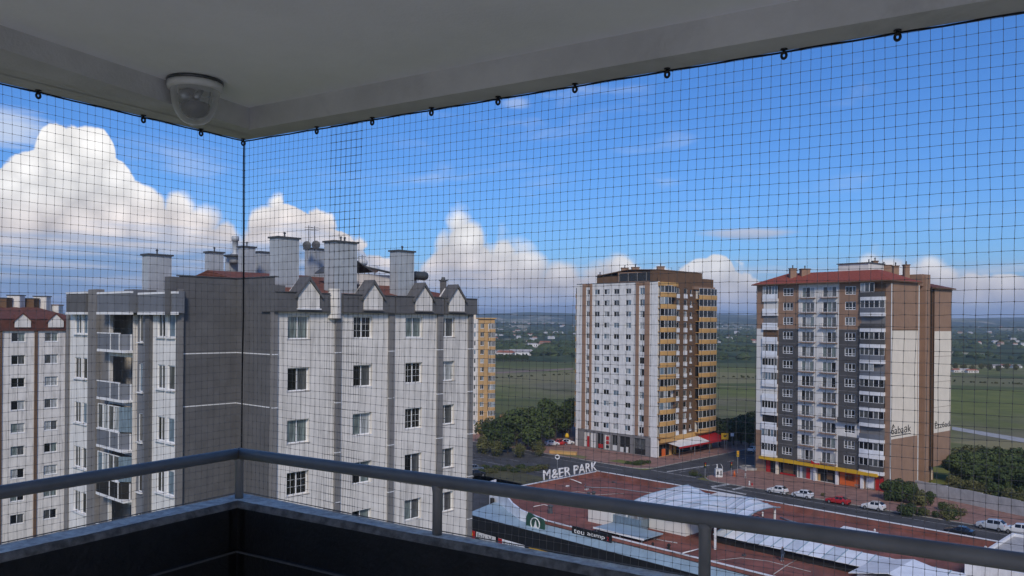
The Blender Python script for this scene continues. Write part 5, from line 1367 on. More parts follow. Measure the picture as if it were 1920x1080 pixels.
def tree_mesh(seed, h, w, n, size, stem=True):
    rnd = random.Random(seed); blobs = []
    for _ in range(9):
        a = rnd.uniform(0, 6.28); q = rnd.uniform(0, 0.62) * w / 2; z = h * rnd.uniform(0.42, 0.86)
        r = w * rnd.uniform(0.17, 0.30); blobs.append(((q * math.cos(a), q * math.sin(a), z), (r, r, r * 0.85)))
    blobs.append(((0, 0, h * 0.62), (w * 0.30, w * 0.30, h * 0.30)))
    cr_ = MB(); leaf_cloud(cr_, blobs, n, size, rnd)
    tk = MB(); tk.tube([(0, 0, -0.2), (0.03 * w, 0, h * 0.25), (0, 0.02 * w, h * 0.5), (0, 0, h * 0.75)], [h * 0.030, h * 0.022, h * 0.016, h * 0.006], 7)
    for c, r in blobs[:6]:
        tk.tube([(0, 0, h * 0.32), (c[0] * 0.5, c[1] * 0.5, (h * 0.32 + c[2]) / 2 + 0.02 * h), c], [h * 0.014, h * 0.009, h * 0.004], 5, False)
    return cr_, tk
TREES = {}
for key, sd_, h, w, n, size, m in (('a', 1, 8, 6.5, 1900, 0.30, 'leaf'), ('b', 2, 10, 7.0, 2200, 0.33, 'leaf'), ('c', 3, 6, 5.5, 1500, 0.26, 'leaf2'), ('d', 4, 9, 4.2, 1400, 0.28, 'leaf')):
    a, b = tree_mesh(sd_, h, w, n, size); TREES[key] = (a.mesh('crown', M[m]), b.mesh('trunk', M['bark']))
KIND = {'a': 'round dark', 'b': 'tall dark', 'c': 'low olive green', 'd': 'slim dark'}
def tree(key, P, sc, label, group, rz=None, sz=1.0, sink=1.4):
    label = label.replace('%K', KIND[key])
    t = thing('tree', label, 'tree', (P[0], P[1], P[2] if len(P) > 2 else 0), random.uniform(0, 6.28) if rz is None else rz, group)
    t.scale = (sc, sc, sc * sz); t.location.z -= sink * sc
    link('crown', TREES[key][0], t); link('trunk', TREES[key][1], t)
    return t
def bush_mesh(seed, n, size, m):
    rnd = random.Random(seed); bl = [((rnd.uniform(-.5, .5), rnd.uniform(-.5, .5), rnd.uniform(.3, .7)), (rnd.uniform(.35, .6),) * 3) for _ in range(6)]
    c_ = MB(); leaf_cloud(c_, bl, n, size, rnd); s_ = MB()
    for c, r in bl: s_.tube([(0, 0, -0.05), (c[0] * .5, c[1] * .5, c[2] * .6), c], [0.05, 0.035, 0.012], 5, False)
    return c_.mesh('foliage', M[m]), s_.mesh('stem', M['bark'])
BUSH = [bush_mesh(31, 700, 0.10, 'leaf'), bush_mesh(32, 700, 0.10, 'leaf2'), bush_mesh(33, 600, 0.11, 'leaf')]
def bush(k, P, sc, label, group=None, sz=1.0, z=0.13):
    t = thing('bush', label, 'bush', (P[0], P[1], z), random.uniform(0, 6.28), group); t.scale = (sc, sc, sc * sz)
    link('foliage', BUSH[k][0], t); link('stem', BUSH[k][1], t)
    return t
# wood left of the corner tower
rnd = random.Random(12)
gl = 'trees in the wood left of the corner tower'; lab = '%K tree in the clump between the orange tower and the corner tower'
for u, v, k, s in [(905, 850, 'c', .8), (925, 848, 'a', .9), (938, 838, 'b', .8), (952, 850, 'a', .95), (968, 842, 'b', 1.1), (985, 836, 'b', 1.15), (998, 848, 'a', 1.0), (1012, 840, 'b', 1.2), (1028, 832, 'd', 1.2), (1040, 826, 'b', 1.1), (1054, 822, 'a', 1.2), (1066, 824, 'd', 1.2), (1030, 815, 'a', 1.2), (1005, 818, 'a', 1.1), (975, 822, 'c', 1.2), (948, 822, 'c', 1.1), (1060, 806, 'c', 1.3), (915, 832, 'c', 1.0), (930, 856, 'c', .6), (975, 858, 'c', .6), (1010, 856, 'c', .6), (1068, 812, 'b', 1.1)]:
    tree(k, on_z(u, v), s * random.uniform(1.05, 1.4), lab, gl, sz=random.uniform(0.95, 1.2))
gl = 'trees beyond the side street'; lab = '%K tree closing the side street between the two towers'
for u, v, k, s in [(1350, 838, 'b', 1.0), (1362, 834, 'a', 1.1), (1376, 836, 'b', 1.0), (1390, 834, 'b', 1.1), (1404, 838, 'a', 1.0), (1416, 836, 'b', 1.0), (1345, 828, 'a', 1.1), (1385, 826, 'c', 1.2), (1408, 824, 'b', 1.1), (1366, 822, 'c', 1.3), (1398, 812, 'c', 1.2)]:
    tree(k, on_z(u, v), s, lab, gl)
gl = 'trees behind the long retaining wall'; lab = '%K tree in the dense belt behind the long pale wall at the right'
for u, v, k, s in [(1800, 905, 'b', 1.0), (1815, 912, 'a', 1.0), (1832, 908, 'b', 1.05), (1850, 918, 'a', 1.05), (1866, 910, 'b', 1.0), (1884, 922, 'a', 1.0), (1900, 914, 'b', 1.05), (1918, 926, 'a', 1.1), (1935, 915, 'b', 1.1), (1808, 886, 'a', 1.05), (1826, 882, 'c', 1.2), (1845, 890, 'b', .95), (1862, 884, 'a', 1.1), (1880, 892, 'b', .95), (1898, 886, 'c', 1.2), (1915, 892, 'b', 1.0), (1792, 900, 'd', 1.0), (1790, 880, 'c', 1.1), (1935, 890, 'b', 1.0), (1812, 866, 'c', 1.2), (1842, 866, 'c', 1.2), (1872, 866, 'c', 1.1), (1900, 868, 'c', 1.1), (1950, 900, 'a', 1.0), (1800, 922, 'c', .8), (1822, 928, 'c', .9), (1845, 934, 'c', .85), (1868, 938, 'a', .7), (1890, 944, 'c', .9), (1912, 950, 'c', .9), (1785, 915, 'c', .8)]:
    tree(k, on_z(u, v), s * 0.98, lab, gl, sink=2.6)
# shrubs and small trees on the pavement right of the red roofed tower
for u, v, k, s, l in [(1672, 940, 'a', .72, 'round dark tree at the right end of the shops'), (1690, 942, 'a', .80, 'broad dark tree second from the shops'), (1707, 944, 'b', .62, 'dark tree before the tower corner drain pipe'), (1727, 948, 'c', .78, 'sparse olive tree in front of the pale wall'), (1745, 950, 'd', .5, 'little tree at the end of the clump by the pale wall')]:
    tree(k, on_z(u, v), s, l, 'small trees by the tower', sink=2.3)
for u, v, k, s, l in [(1693, 966, 0, 1.9, 'dark round bush on the kerb behind the third white car'), (1706, 964, 2, 1.5, 'dark bush second along the kerb bed'), (1722, 967, 0, 1.3, 'low dark bush in the middle of the kerb bed'), (1733, 968, 1, 1.1, 'low olive bush in the kerb bed'), (1755, 972, 2, 1.0, 'small grey green bush in the kerb bed'), (1777, 975, 1, 1.4, 'tall straggly bush near the silver car'), (1790, 976, 0, 1.7, 'dark bush nearest the silver car'), (1782, 966, 1, 1.5, 'yellowish bush behind the bushes near the silver car'), (1800, 968, 1, 1.1, 'pale dry bush in front of the long wall'), (1543, 931, 1, .5, 'tiny dry shrub between the second white car and the red car'), (1770, 958, 2, 1.3, 'bush at the foot of the long pale wall')]:
    bush(k, on_z(u, v), s, l, 'bushes along the kerb', 1.1)
for i, (u, v, k, s) in enumerate([(1180, 871, 0, 1.1), (1188, 872, 0, 1.3), (1197, 872, 2, 1.3), (1206, 871, 0, 1.3), (1214, 870, 2, 1.1)]): bush(k, on_z(u, v), s, 'low clipped hedge bush in the bed before the corner tower, %s from the left' % nm[i], 'hedge before the corner tower', 0.7)
for i, (u, v, k, s) in enumerate([(1296, 892, 0, .8), (1304, 893, 2, .8), (1312, 894, 0, .7), (1322, 896, 1, .6), (1302, 890, 1, 1.2)]): bush(k, on_z(u, v), s, 'small bush on the traffic island at the junction, %s along' % nm[i], 'bushes on the traffic island', 0.6)
for i in range(26):
    u = 886 + i * 5.3; v = 877 + (i % 4) * 2.6 + 2 * math.sin(i)
    bush(i % 3, on_z(u, v), rnd.uniform(0.9, 1.7), 'low wild bush on the verge beyond the shopping centre', 'bushes on the verge', 0.55, 0.0)
# grass tufts of the verge and bed
# far rows of trees and the far woods
lab = 'small dark tree in the row at the far edge of the field'
for i in range(18):
    u = 928 + i * 3.6; P = on_z(u, 677 + (i % 3)); tree('d', P, 0.9, lab, 'tree row across the field')
for i in range(8): tree('c', on_z(1792 + i * 16, 692 + (i % 3) * 2), 1.0, 'small bush-like tree along the track across the right field', 'trees along the far track')
lab = 'little tree standing in a hedgerow across the fields'
for u0, v0, u1, v1, n_ in ((930, 709, 1072, 702, 22), (1342, 706, 1418, 709, 14), (1788, 716, 1918, 721, 20)):
    for i in range(n_):
        f = random.random(); tree(random.choice('ccd'), on_z(u0 + (u1 - u0) * f, v0 + (v1 - v0) * f), random.uniform(.16, .42), lab, 'hedgerow trees in the fields', sz=0.7)
wood = MB(); rnd = random.Random(77)
def clump(x, y, s):
    z = hgt(x, y) if y > 690 else 0.0
    n = 5; vs = []
    for ring, (rr_, hh) in enumerate(((1.0, 0.0), (1.1, 0.45), (0.6, 0.9))):
        for k in range(n):
            a = 2 * math.pi * k / n + ring * 0.5; q = rr_ * s * rnd.uniform(.75, 1.25); vs.append((x + q * math.cos(a), y + q * math.sin(a), z + hh * s * rnd.uniform(.8, 1.3) - 0.3))
    vs.append((x, y, z + s * 1.15))
    fs = [(r * n + k, r * n + (k + 1) % n, (r + 1) * n + (k + 1) % n, (r + 1) * n + k) for r in range(2) for k in range(n)] + [(10 + k, 10 + (k + 1) % n, 15) for k in range(n)]
    wood.add(vs, fs)
placed = 0
while placed < 4200:
    y = 760 + 3800 * rnd.random() ** 1.5; x = rnd.uniform(-0.25, 0.75) * y
    f = math.sin(x / 190 + 2) * math.sin(y / 130) + 0.7 * math.sin(x / 83 + y / 61) + 0.4 * math.sin(x / 37 - y / 53)
    if f + rnd.uniform(-.5, .5) < 0.35: continue
    clump(x, y, rnd.uniform(3, 6.5)); placed += 1
w_ = wood.build('far_woods', leaf_mat('far_leaf', (0.030, 0.048, 0.020), (0.085, 0.110, 0.040))); tag(w_, 'dark mass of woods over the far plain and hills', 'woods', kind='stuff')
# far houses
hv = []
for k, (wall_c, roof_c) in enumerate((((0.62, 0.58, 0.54), (0.35, 0.14, 0.09)), ((0.70, 0.70, 0.69), (0.42, 0.40, 0.40)), ((0.55, 0.45, 0.36), (0.30, 0.12, 0.08)))):
    mb = MB(); mb.box(-6, 6, -4, 4, 0, 5); mb.cur = 1
    mb.add([(-6.6, -4.6, 5), (6.6, -4.6, 5), (6.6, 4.6, 5), (-6.6, 4.6, 5), (-5, 0, 7.4), (5, 0, 7.4)], [(0, 1, 5, 4), (2, 3, 4, 5), (1, 2, 5), (3, 0, 4)])
    mb.cur = 2
    for x in (-4, -1.5, 1.5, 4): mb.box(x - .6, x + .6, -4.05, -4.01, 1.5, 3.4)
    hv.append(mb.mesh('house', [mat('house_wall', wall_c, 0.9, 0.1, 0.1), mat('house_roof', roof_c, 0.9, 0.2, 0.2), M['g_dark']]))
def house(P, sc, k, label, group, sx=1.0):
    z = hgt(P[0], P[1]) if P[1] > 690 else 0
    o = link('far_house', hv[k], None, (P[0], P[1], z - 0.2), rnd.uniform(-.4, .4)); o.scale = (sc * sx, sc, sc); tag(o, label, 'house', group)
lab = 'tiny pale house in the distant village on the plain'
for i in range(110):
    right = i % 2
    y = rnd.choice([rnd.uniform(1050, 1500), rnd.uniform(1500, 2400), rnd.uniform(2400, 3600)])
    k_ = rnd.uniform(-0.04, 0.08) if not right else rnd.choice([rnd.uniform(0.245, 0.31), rnd.uniform(0.53, 0.64)])
    house((k_ * y, y), rnd.uniform(0.35, 0.8), rnd.choice([0, 1, 1, 1, 2]), lab, 'houses of the distant village', rnd.uniform(.8, 1.8))
lab = 'long low pale shed beyond the field left of the corner tower'
for i, (u, v) in enumerate([(934, 668), (948, 669), (958, 668), (968, 667), (977, 668), (984, 667)]):
    P = on_z(u, v); P = P * 1.0; house((P.x, P.y), 0.85, 1 if i != 1 else 0, lab, 'sheds beyond the field', 1.6)
lab = 'low white shed on the track beyond the right field'
for i, (u, v) in enumerate([(1795, 698), (1808, 698), (1822, 699), (1868, 690), (1885, 689), (1905, 690)]):
    P = on_z(u, v); house((P.x, P.y), 0.40, 1 if i % 2 else 0, lab, 'sheds beyond the right field', 1.8)
house((on_z(1040, 810).x, on_z(1040, 810).y), 0.6, 0, 'small red roofed house among the trees left of the corner tower', None)
house((on_z(955, 800).x, on_z(955, 800).y), 0.55, 0, 'small red roofed house among the trees right of the orange tower', None)
# long retaining wall at the right
rw = thing('retaining_wall', 'long pale stained retaining wall behind the pavement at the right', 'wall', on_z(1800, 950))
a, b = on_z(1715, 925), on_z(1990, 985); dd = Vector((b.x - a.x, b.y - a.y)); L_ = dd.length; dd.normalize(); nn = Vector((dd.y, -dd.x))
for k in range(8):
    mb = MB(); mb.obox((a.x, a.y), dd, nn, L_ * k / 8 + 0.01, L_ * (k + 1) / 8 - 0.01, -0.3, 0.0, 0, 2.7 + 0.10 * (k % 2)); mb.build('wall_panel', M['conc'], rw)

M['sheetb'] = mat('shaded_sheet', (0.60, 0.65, 0.70), 0.4, 0.14, 0.8, spec=0.4, blotch=0.4)  # darker blotched copy of the pale sheet, painting the alternating shading
# ================================================================== shopping centre with the red flat roof
RZM = 7.0
def sb(mb, s0, s1, t0, t1, z0, z1): return mb.obox(B0, ST, PN, s0, s1, t0, t1, z0, z1)
mall = thing('shopping_centre', 'low shopping centre with red flat roof and pale metal roof lights', 'building', (G2(30, -15).x, G2(30, -15).y, 0))
TFR = -30.8; SE = 110.0
# front outline sweeps in at the left end
curve = [(0.0, -25.5), (2.5, -26.2), (5.5, -27.6), (8.5, -29.2), (11.5, -30.4), (15, TFR)]
poly = [G2(0, 0), *[G2(*c_) for c_ in curve], G2(SE, TFR), G2(SE, 0)]
flat('roof_deck', poly, RZM, M['mroof'], 0.3, None, mall)
inner = [G2(0.4, -0.4), G2(0.4, -25.2), *[G2(a + 0.1, b + 0.6) for a, b in curve[1:]], G2(SE - .4, TFR + 0.4), G2(SE - .4, -0.4)]
flat('building_mass', inner, RZM - 0.31, M['creamw'], RZM - 0.31, None, mall)
# parapets: red inside, pale cap
def par(s0, s1, t0, t1, h, name='parapet'):
    mb = MB(); sb(mb, s0, s1, t0, t1, RZM - 0.3, RZM + h); p_ = mb.build(name, M['mroof'], mall)
    mb = MB(); sb(mb, s0 - 0.06, s1 + 0.06, t0 - 0.06, t1 + 0.06, RZM + h + 0.003, RZM + h + 0.07); mb.build('cap', M['trim'], p_)
par(0, SE, 0.002, 0.3, 0.85); par(-0.3, -0.002, -25.5, 0.3, 0.70)
par(15.0, SE, TFR - 0.3, TFR - 0.002, 0.12, 'front_edge')
# membrane laps on the roof
for k in range(1, 22):
    s_ = 3.0 * k
    mb = MB(); sb(mb, s_, s_ + 0.10, TFR + 0.4 if s_ > 15 else -24.5, -0.5, RZM + 0.002, RZM + 0.014); mb.build('membrane_lap', M['mroof'], mall)
# curved pale wall at the left of the front
cw = MB(); pts = [(-0.6, -24.0), (-0.3, -25.4)] + curve[1:] + [(16.5, TFR - 0.05)]
hs_ = [2.4, 2.35, 2.0, 1.5, 1.0, 0.7, 0.45, 0.3]
vs = []
for (a, b), h in zip(pts, hs_):
    g0 = G2(a, b - 0.35); g1 = G2(a + 0.05, b - 0.05); vs += [V(g0.x, g0.y, 4.9), V(g0.x, g0.y, RZM + h), V(g1.x, g1.y, RZM + h), V(g1.x, g1.y, 4.9)]
fs = []
for i in range(len(pts) - 1):
    for k in range(4): fs.append((4 * i + k, 4 * i + (k + 1) % 4, 4 * i + 4 + (k + 1) % 4, 4 * i + 4 + k))
fs += [(3, 2, 1, 0), tuple(4 * (len(pts) - 1) + k for k in range(4))]
cw.add(vs, fs); cwo = cw.build('curved_wall', M['sheet'], mall)
CF = Fac(G2(0.3, -25.9), G2(8.5, -29.6) - G2(0.3, -25.9))
for a, b, z0, z1, m in ((0.9, 1.5, 6.0, 7.1, 'dark'), (3.9, 4.9, 5.5, 6.2, 'dark'), (5.6, 6.1, 5.5, 5.8, 'dark')):
    mb = MB(); CF.box(mb, a, b, 0.0, 0.5, z0, z1); mb.build('niche', M[m], cwo)
# sloping canopy and black fascia along the front
TFO = -32.6
for k in range(18):
    s0, s1 = 2.0 + 6 * k, 2.0 + 6 * (k + 1) - 0.04
    t_in = TFR if s0 > 13 else (-28.6 if s0 > 7 else -26.4)
    a = [G2(s0, t_in - 0.32), G2(s1, t_in - 0.32), G2(s1, TFO), G2(s0, TFO)]
    zi = 6.62
    vs = [V(a[0].x, a[0].y, zi), V(a[3].x, a[3].y, 5.75), V(a[2].x, a[2].y, 5.75), V(a[1].x, a[1].y, zi)]
    mb = MB(); mb.hexa([p - V(0, 0, .12) for p in vs] + vs); mb.build('canopy_sheet', M['canopy'], mall)
    mb = MB(); sb(mb, s0, s1, TFO - 0.12, TFO - 0.005, 3.7, 5.8); mb.build('fascia_panel', M['fascia'], mall)
mb = MB(); sb(mb, 2, SE, -31.3, -30.9, 0, 3.65); mb.build('shop_front', M['dark'], mall)
MF = Fac(G2(0, TFO - 0.13), ST)
for i, (a, b, z0, z1, m, lab_) in enumerate([(4.5, 8.6, 2.7, 3.6, 'plast', 'white and grey shop sign at the left end of the black fascia'), (9.2, 14.4, 2.6, 3.6, 'sheet', 'pale blue shop sign with red stripe under the black fascia'), (15.3, 20.3, 2.5, 3.6, 'yellow', 'yellow shop sign with black writing under the black fascia')]):
    t = thing('shop_sign', lab_, 'sign', MF.p(a, z0, 0.05)); mb = MB(); MF.box(mb, a, b, 0.0, 0.08, z0, z1); mb.build('board', M[m], t)
    if i == 2: text_on(t, 'letters', 'Bonu Set', MF, a + 0.6, z0 + 0.35, 3.4, 0.55, M['btext'], 0.09)
    if i == 1: text_on(t, 'letters', 'Ku Doner', MF, a + 1.0, z0 + 0.35, 3.6, 0.45, M['btext'], 0.09); mb = MB(); MF.box(mb, a, b, 0.081, 0.095, z0, z0 + 0.2); mb.build('red_stripe', M['red'], t); mb = MB(); MF.box(mb, a, a + 0.8, 0.081, 0.1, z0 + .2, z1); mb.build('red_end', M['red'], t)
    if i == 0: mb = MB(); MF.box(mb, a - 1.6, a - 0.3, 0.0, 0.08, z0 - 0.2, z1); mb.build('red_end', M['red'], t); text_on(t, 'letters', 'lal\u0131 V', MF, a + 0.3, z0 + 0.15, 3.2, 0.6, M['grey'], 0.09)
rs = thing('round_sign', 'round yellow and black sign at the left end of the shop fronts', 'sign', MF.p(3.4, 3.2, 0.2))
mb = MB(); mb.tube([MF.p(3.2, 3.1, 0.1), MF.p(3.2, 3.1, 0.3)], 0.55, 20); mb.build('disc', M['yellow'], rs)
mb = MB(); mb.tube([MF.p(3.2, 3.1, 0.3), MF.p(3.2, 3.1, 0.33)], 0.28, 16); mb.build('emblem', M['green'], rs)
# green logo board and black name board standing above the canopy
GS = Fac(G2(13.6, TFO + 0.7), ST)
gs = thing('logo_board', 'green shaped board with white ring and mountain emblem above the canopy', 'sign', GS.p(1.5, 5.9, 0))
W_, H_ = 4.2, 3.3; gs.scale = (0.85, 0.85, 0.85); gs.location.z -= 0.0
def poly_plate(root, name, fac, pts, o, th, m):
    mb = MB(); n = len(pts); vs = [fac.p(a, z, o) for a, z in pts] + [fac.p(a, z, o - th) for a, z in pts]
    mb.add(vs, [tuple(range(n)), tuple(range(2 * n - 1, n - 1, -1))] + [(i, n + i, n + (i + 1) % n, (i + 1) % n) for i in range(n)]); return mb.build(name, m, root)
z0 = 5.35
poly_plate(gs, 'board', GS, [(0, z0), (W_, z0), (W_, z0 + 2.3), (W_ - .25, z0 + 2.85), (W_ - 1.0, z0 + 3.0), (W_ - 2.0, z0 + 3.0), (W_ - 3.0, z0 + 3.35), (0.5, z0 + 3.45), (0.08, z0 + 2.6)], 0.05, 0.15, M['green'])
ring = [GS.p(2.15 + 0.98 * math.cos(a), z0 + 1.85 + 0.95 * math.sin(a), 0.09) for a in [2 * math.pi * k / 28 for k in range(29)]]
mb = MB(); mb.tube(ring, 0.09, 6, False); mb.build('ring', M['wtext'], gs)
poly_plate(gs, 'emblem', GS, [(0.05, z0), (W_ - 0.05, z0), (W_ - .1, z0 + .35), (3.2, z0 + .9), (2.75, z0 + 1.3), (2.5, z0 + 1.5), (2.25, z0 + 2.5), (1.9, z0 + 1.4), (1.55, z0 + 1.1), (1.35, z0 + .75), (0.06, z0 + 0.6)], 0.10, 0.045, M['wtext'])
for k in range(6):
    mb = MB(); a = 0.3 + k * 0.62; GS.box(mb, a, a + 0.28, 0.101, 0.115, z0 + 0.08, z0 + 0.36); mb.build('dark_mark', M['green'], gs)
for a in (0.6, 3.5):
    mb = MB(); GS.box(mb, a, a + .1, -0.2, -0.101, z0 - 0.6, z0 + 2.5); mb.build('support', M['steel'], gs)
gs.location.z -= 0.35
BS = Fac(G2(21.0, TFO + 1.2), ST)
bs = thing('name_board', 'long black board with white lettering above the canopy', 'sign', BS.p(3, 6.2, 0))
a0, a1 = BS.s(1072.5, 990), BS.s(1146.5, 1005); zz = BS.z(1072, 1003)
poly_plate(bs, 'board', BS, [(a0, zz), (a1, zz - 0.05), (a1, zz + 1.25), (a0, zz + 1.2)], 0.0, 0.12, M['fascia'])
text_on(bs, 'letters', 'teu', BS, a0 + 0.35, zz + 0.38, (a1 - a0) * 0.27, 0.52, M['wtext'], 0.03); text_on(bs, 'letters', 'ac\u0131mp', BS, a0 + (a1 - a0) * 0.40, zz + 0.34, (a1 - a0) * 0.44, 0.52, M['wtext'], 0.03)
text_on(bs, 'letters', '2', BS, a0 + (a1 - a0) * 0.88, zz + 0.42, (a1 - a0) * 0.06, 0.5, M['red'], 0.03)
for a in (a0 + 0.6, a1 - 0.6):
    mb = MB(); BS.box(mb, a - .05, a + .05, -0.25, -0.13, zz - 0.9, zz + 1.0); mb.build('support', M['steel'], bs)
# M&ER PARK
SF = Fac(G2(-0.12, -30), PN)
ls = thing('rooftop_letters', 'white standing letters M&ER PARK along the roof edge of the shopping centre', 'sign', SF.p(22, RZM + 0.8, 0))
cols_ = [(1018.5, 1031, 'M'), (1034.5, 1046, '&'), (1047.5, 1056.5, 'E'), (1058.5, 1069, 'R'), (1075.5, 1084, 'P'), (1085, 1096, 'A'), (1097.5, 1106.5, 'R'), (1108.5, 1118, 'K')]
for a, b, ch in cols_:
    s0, s1 = SF.s(a, 882), SF.s(b, 882); zb = RZM + 0.95
    text_on(ls, 'letter', ch, SF, s0, zb, s1 - s0, 1.55 if ch != 'M' else 1.65, M['wtext'], 0.05, 0.08)
for z in (RZM + 0.85, RZM + 0.93):
    mb = MB(); SF.box(mb, SF.s(1018, 882), SF.s(1119, 882), -0.03, 0.03, z, z + 0.03); mb.build('carrier_rail', M['steel'], ls)
P = G2(-1.0, -6.5)
rp = thing('ring_sign', 'white ring on a thin pole beyond the rooftop letters', 'sign', (P.x, P.y, 7.0))
c3 = on_y(1045, 857, P.y); c3.x = P.x + (c3.x - P.x)
c3 = Vector((c3.x, P.y, c3.z))
mb = MB(); mb.tube([c3 + V(0.34 * math.cos(a), 0, 0.34 * math.sin(a)) for a in [2 * math.pi * k / 24 for k in range(25)]], 0.09, 8, False); mb.build('ring', M['wtext'], rp, True)
mb = MB(); mb.tube([(c3.x, c3.y, 0.0), (c3.x, c3.y, c3.z - 0.45)], 0.05, 6); mb.build('pole', M['steel'], rp)

# raised hall with the wavy metal roof
hall = thing('roof_hall', 'raised white hall with wavy pale metal roof on the red roof', 'roof hall', (G2(32, -18).x, G2(32, -18).y, RZM))
mb = MB(); sb(mb, 29.4, 35.0, -24.6, -7.6, RZM, RZM + 2.7); mb.build('wall', M['creamw'], hall)
mb = MB(); sb(mb, 29.3, 35.1, -24.75, -7.5, RZM + 0.003, RZM + 0.35); mb.build('plinth', M['mroof'], hall)
S0, S1, T0, T1 = 26.2, 40.6, -26.4, -10.6
NS, NTt = 25, 25
def hz(a, b):
    w = (a + b) / 2; h = 1.15 * math.sin(math.pi * w / 0.68) if w < 0.68 else 0.7 * math.sin(math.pi * (w - 0.68) / 0.32)
    return 9.7 + h + 0.12 * math.sin(a * 19 + b * 7)
for k in range(NS - 1):
    mb = MB(); vs = []
    for e in (0, 1):
        for j in range(NTt):
            a = (k + e) / (NS - 1); b = j / (NTt - 1); g_ = G2(S0 + (S1 - S0) * a, T0 + (T1 - T0) * b); vs.append(V(g_.x, g_.y, hz(a, b) + (0.05 if (k % 3 == 0 and e == 0) else 0)))
    n = NTt; lo = [v - V(0, 0, .07) for v in vs]
    mb.add(vs + lo, [(j, j + 1, n + j + 1, n + j) for j in range(n - 1)] + [(2 * n + j + 1, 2 * n + j, 3 * n + j, 3 * n + j + 1) for j in range(n - 1)] + [(0, n, 3 * n, 2 * n), (n - 1, 3 * n - 1, 4 * n - 1, 2 * n - 1)])
    mb.build('roof_sheet', M['sheet'] if k % 4 else M['sheetb'], hall, True)
for k in range(0, NS, 3):                                   # standing seams
    a = k / (NS - 1)
    mb = MB(); mb.tube([V(*G2(S0 + (S1 - S0) * a, T0 + (T1 - T0) * j / 12), hz(a, j / 12) + 0.05) for j in range(13)], 0.075, 5); mb.build('seam', M['canopy'], hall)
for s_, t_ in ((S0 + 0.5, T0 + 0.5), (S1 - 0.5, T0 + 0.5), (S1 - 0.5, T1 - 0.5), (S1 - 0.5, -18)):
    mb = MB(); sb(mb, s_ - .1, s_ + .1, t_ - .1, t_ + .1, RZM, 9.7); mb.build('column', M['trim'], hall)
# small annex to its left with a flat blue roof
an = thing('roof_annex', 'small white annex with flat blue metal roof left of the hall', 'roof annex', (G2(25, -28).x, G2(25, -28).y, RZM))
mb = MB(); sb(mb, 20.6, 24.6, -26.6, -22.5, RZM, RZM + 1.9); mb.build('wall', M['creamw'], an)
mb = MB(); sb(mb, 24.61, 29.3, -26.2, -23, RZM, RZM + 1.6); mb.build('glazed_wall', M['g_blue'], an)
mb = MB(); sb(mb, 24.8, 32.8, -30.4, -26.25, RZM + 0.5, RZM + 0.62); mb.build('roof_sheet', M['canopy'], an)
mb = MB(); sb(mb, 24.75, 32.85, -30.48, -30.41, RZM + 0.45, RZM + 0.68); mb.build('trim_band', M['trim'], an)
for s_ in (25.2, 29, 32.4):
    mb = MB(); sb(mb, s_ - .06, s_ + .06, -30.3, -30.2, RZM, RZM + 0.5); mb.build('post', M['steel'], an)
# long lean-to of pale sheets
lt_ = thing('roof_light', 'long strip of pale blue roof sheets running along the middle of the red roof', 'roof light', (G2(48, -21).x, G2(48, -21).y, RZM))
for k in range(18):
    s0 = 38.4 + k * 1.55; a = [G2(s0, -23.6), G2(s0 + 1.52, -23.6), G2(s0 + 1.52, -20.2), G2(s0, -20.2)]
    zl_, zh_ = 8.1, 8.75
    vs = [V(a[0].x, a[0].y, zl_), V(a[1].x, a[1].y, zl_ + 0.03), V(a[2].x, a[2].y, zh_ + 0.03), V(a[3].x, a[3].y, zh_)]
    mb = MB(); mb.hexa([p - V(0, 0, .06) for p in vs] + vs); mb.build('roof_sheet', M['sheet'] if k % 3 else M['sheetb'], lt_)
    mb = MB(); mb.tube([vs[0] + V(0, 0, .03), vs[3] + V(0, 0, .03)], 0.07, 5); mb.build('seam', M['canopy'], lt_)
mb = MB(); sb(mb, 38.6, 66.2, -23.0, -20.3, RZM, RZM + 0.98); mb.build('curb', M['dark'], lt_)
s2 = thing('roof_light', 'short strip of white roof sheets near the street parapet', 'roof light', (G2(54, -7).x, G2(54, -7).y, RZM))
for k in range(9):
    s0 = 47.4 + k * 1.5; a = [G2(s0, -9.2), G2(s0 + 1.47, -9.2), G2(s0 + 1.47, -6.4), G2(s0, -6.4)]; zb = 7.55 + (0.35 if k < 3 else 0.1)
    vs = [V(a[0].x, a[0].y, zb - .2), V(a[1].x, a[1].y, zb - .2), V(a[2].x, a[2].y, zb), V(a[3].x, a[3].y, zb)]
    mb = MB(); mb.hexa([p - V(0, 0, .06) for p in vs] + vs); mb.build('roof_sheet', M['sheet'], s2)
mb = MB(); sb(mb, 47.6, 60.6, -9.0, -6.6, RZM, RZM + 0.3); mb.build('curb', M['trim'], s2)
# gable roofed lantern by the right post
gn = thing('roof_lantern', 'pale gable roofed lantern at the lower right of the red roof', 'roof lantern', (G2(64, -25).x, G2(64, -25).y, RZM))
c0 = st_of(on_z(1685, 1062, 9.2)); cs, ct = c0
mb = MB(); sb(mb, cs - 3.0, cs + 3.6, ct - 3.2, ct + 3.0, RZM, RZM + 1.5); mb.build('wall', M['creamw'], gn)
mb = MB(); sb(mb, cs - 1.8, cs + 3.2, ct - 3.26, ct - 3.205, RZM + 0.1, RZM + 1.4); mb.build('glazed_wall', M['g_dark'], gn)
for sg_ in (-1, 1):
    a = [G2(cs + 0.3, ct - 3.7), G2(cs + 0.3 + sg_ * 4.0, ct - 3.7), G2(cs + 0.3 + sg_ * 4.0, ct + 3.4), G2(cs + 0.3, ct + 3.4)]
    vs = [V(a[0].x, a[0].y, 9.35), V(a[1].x, a[1].y, 8.5), V(a[2].x, a[2].y, 8.5), V(a[3].x, a[3].y, 9.35)]
    mb = MB(); mb.hexa([p - V(0, 0, .08) for p in vs] + vs); mb.build('roof_sheet', M['sheet'], gn)
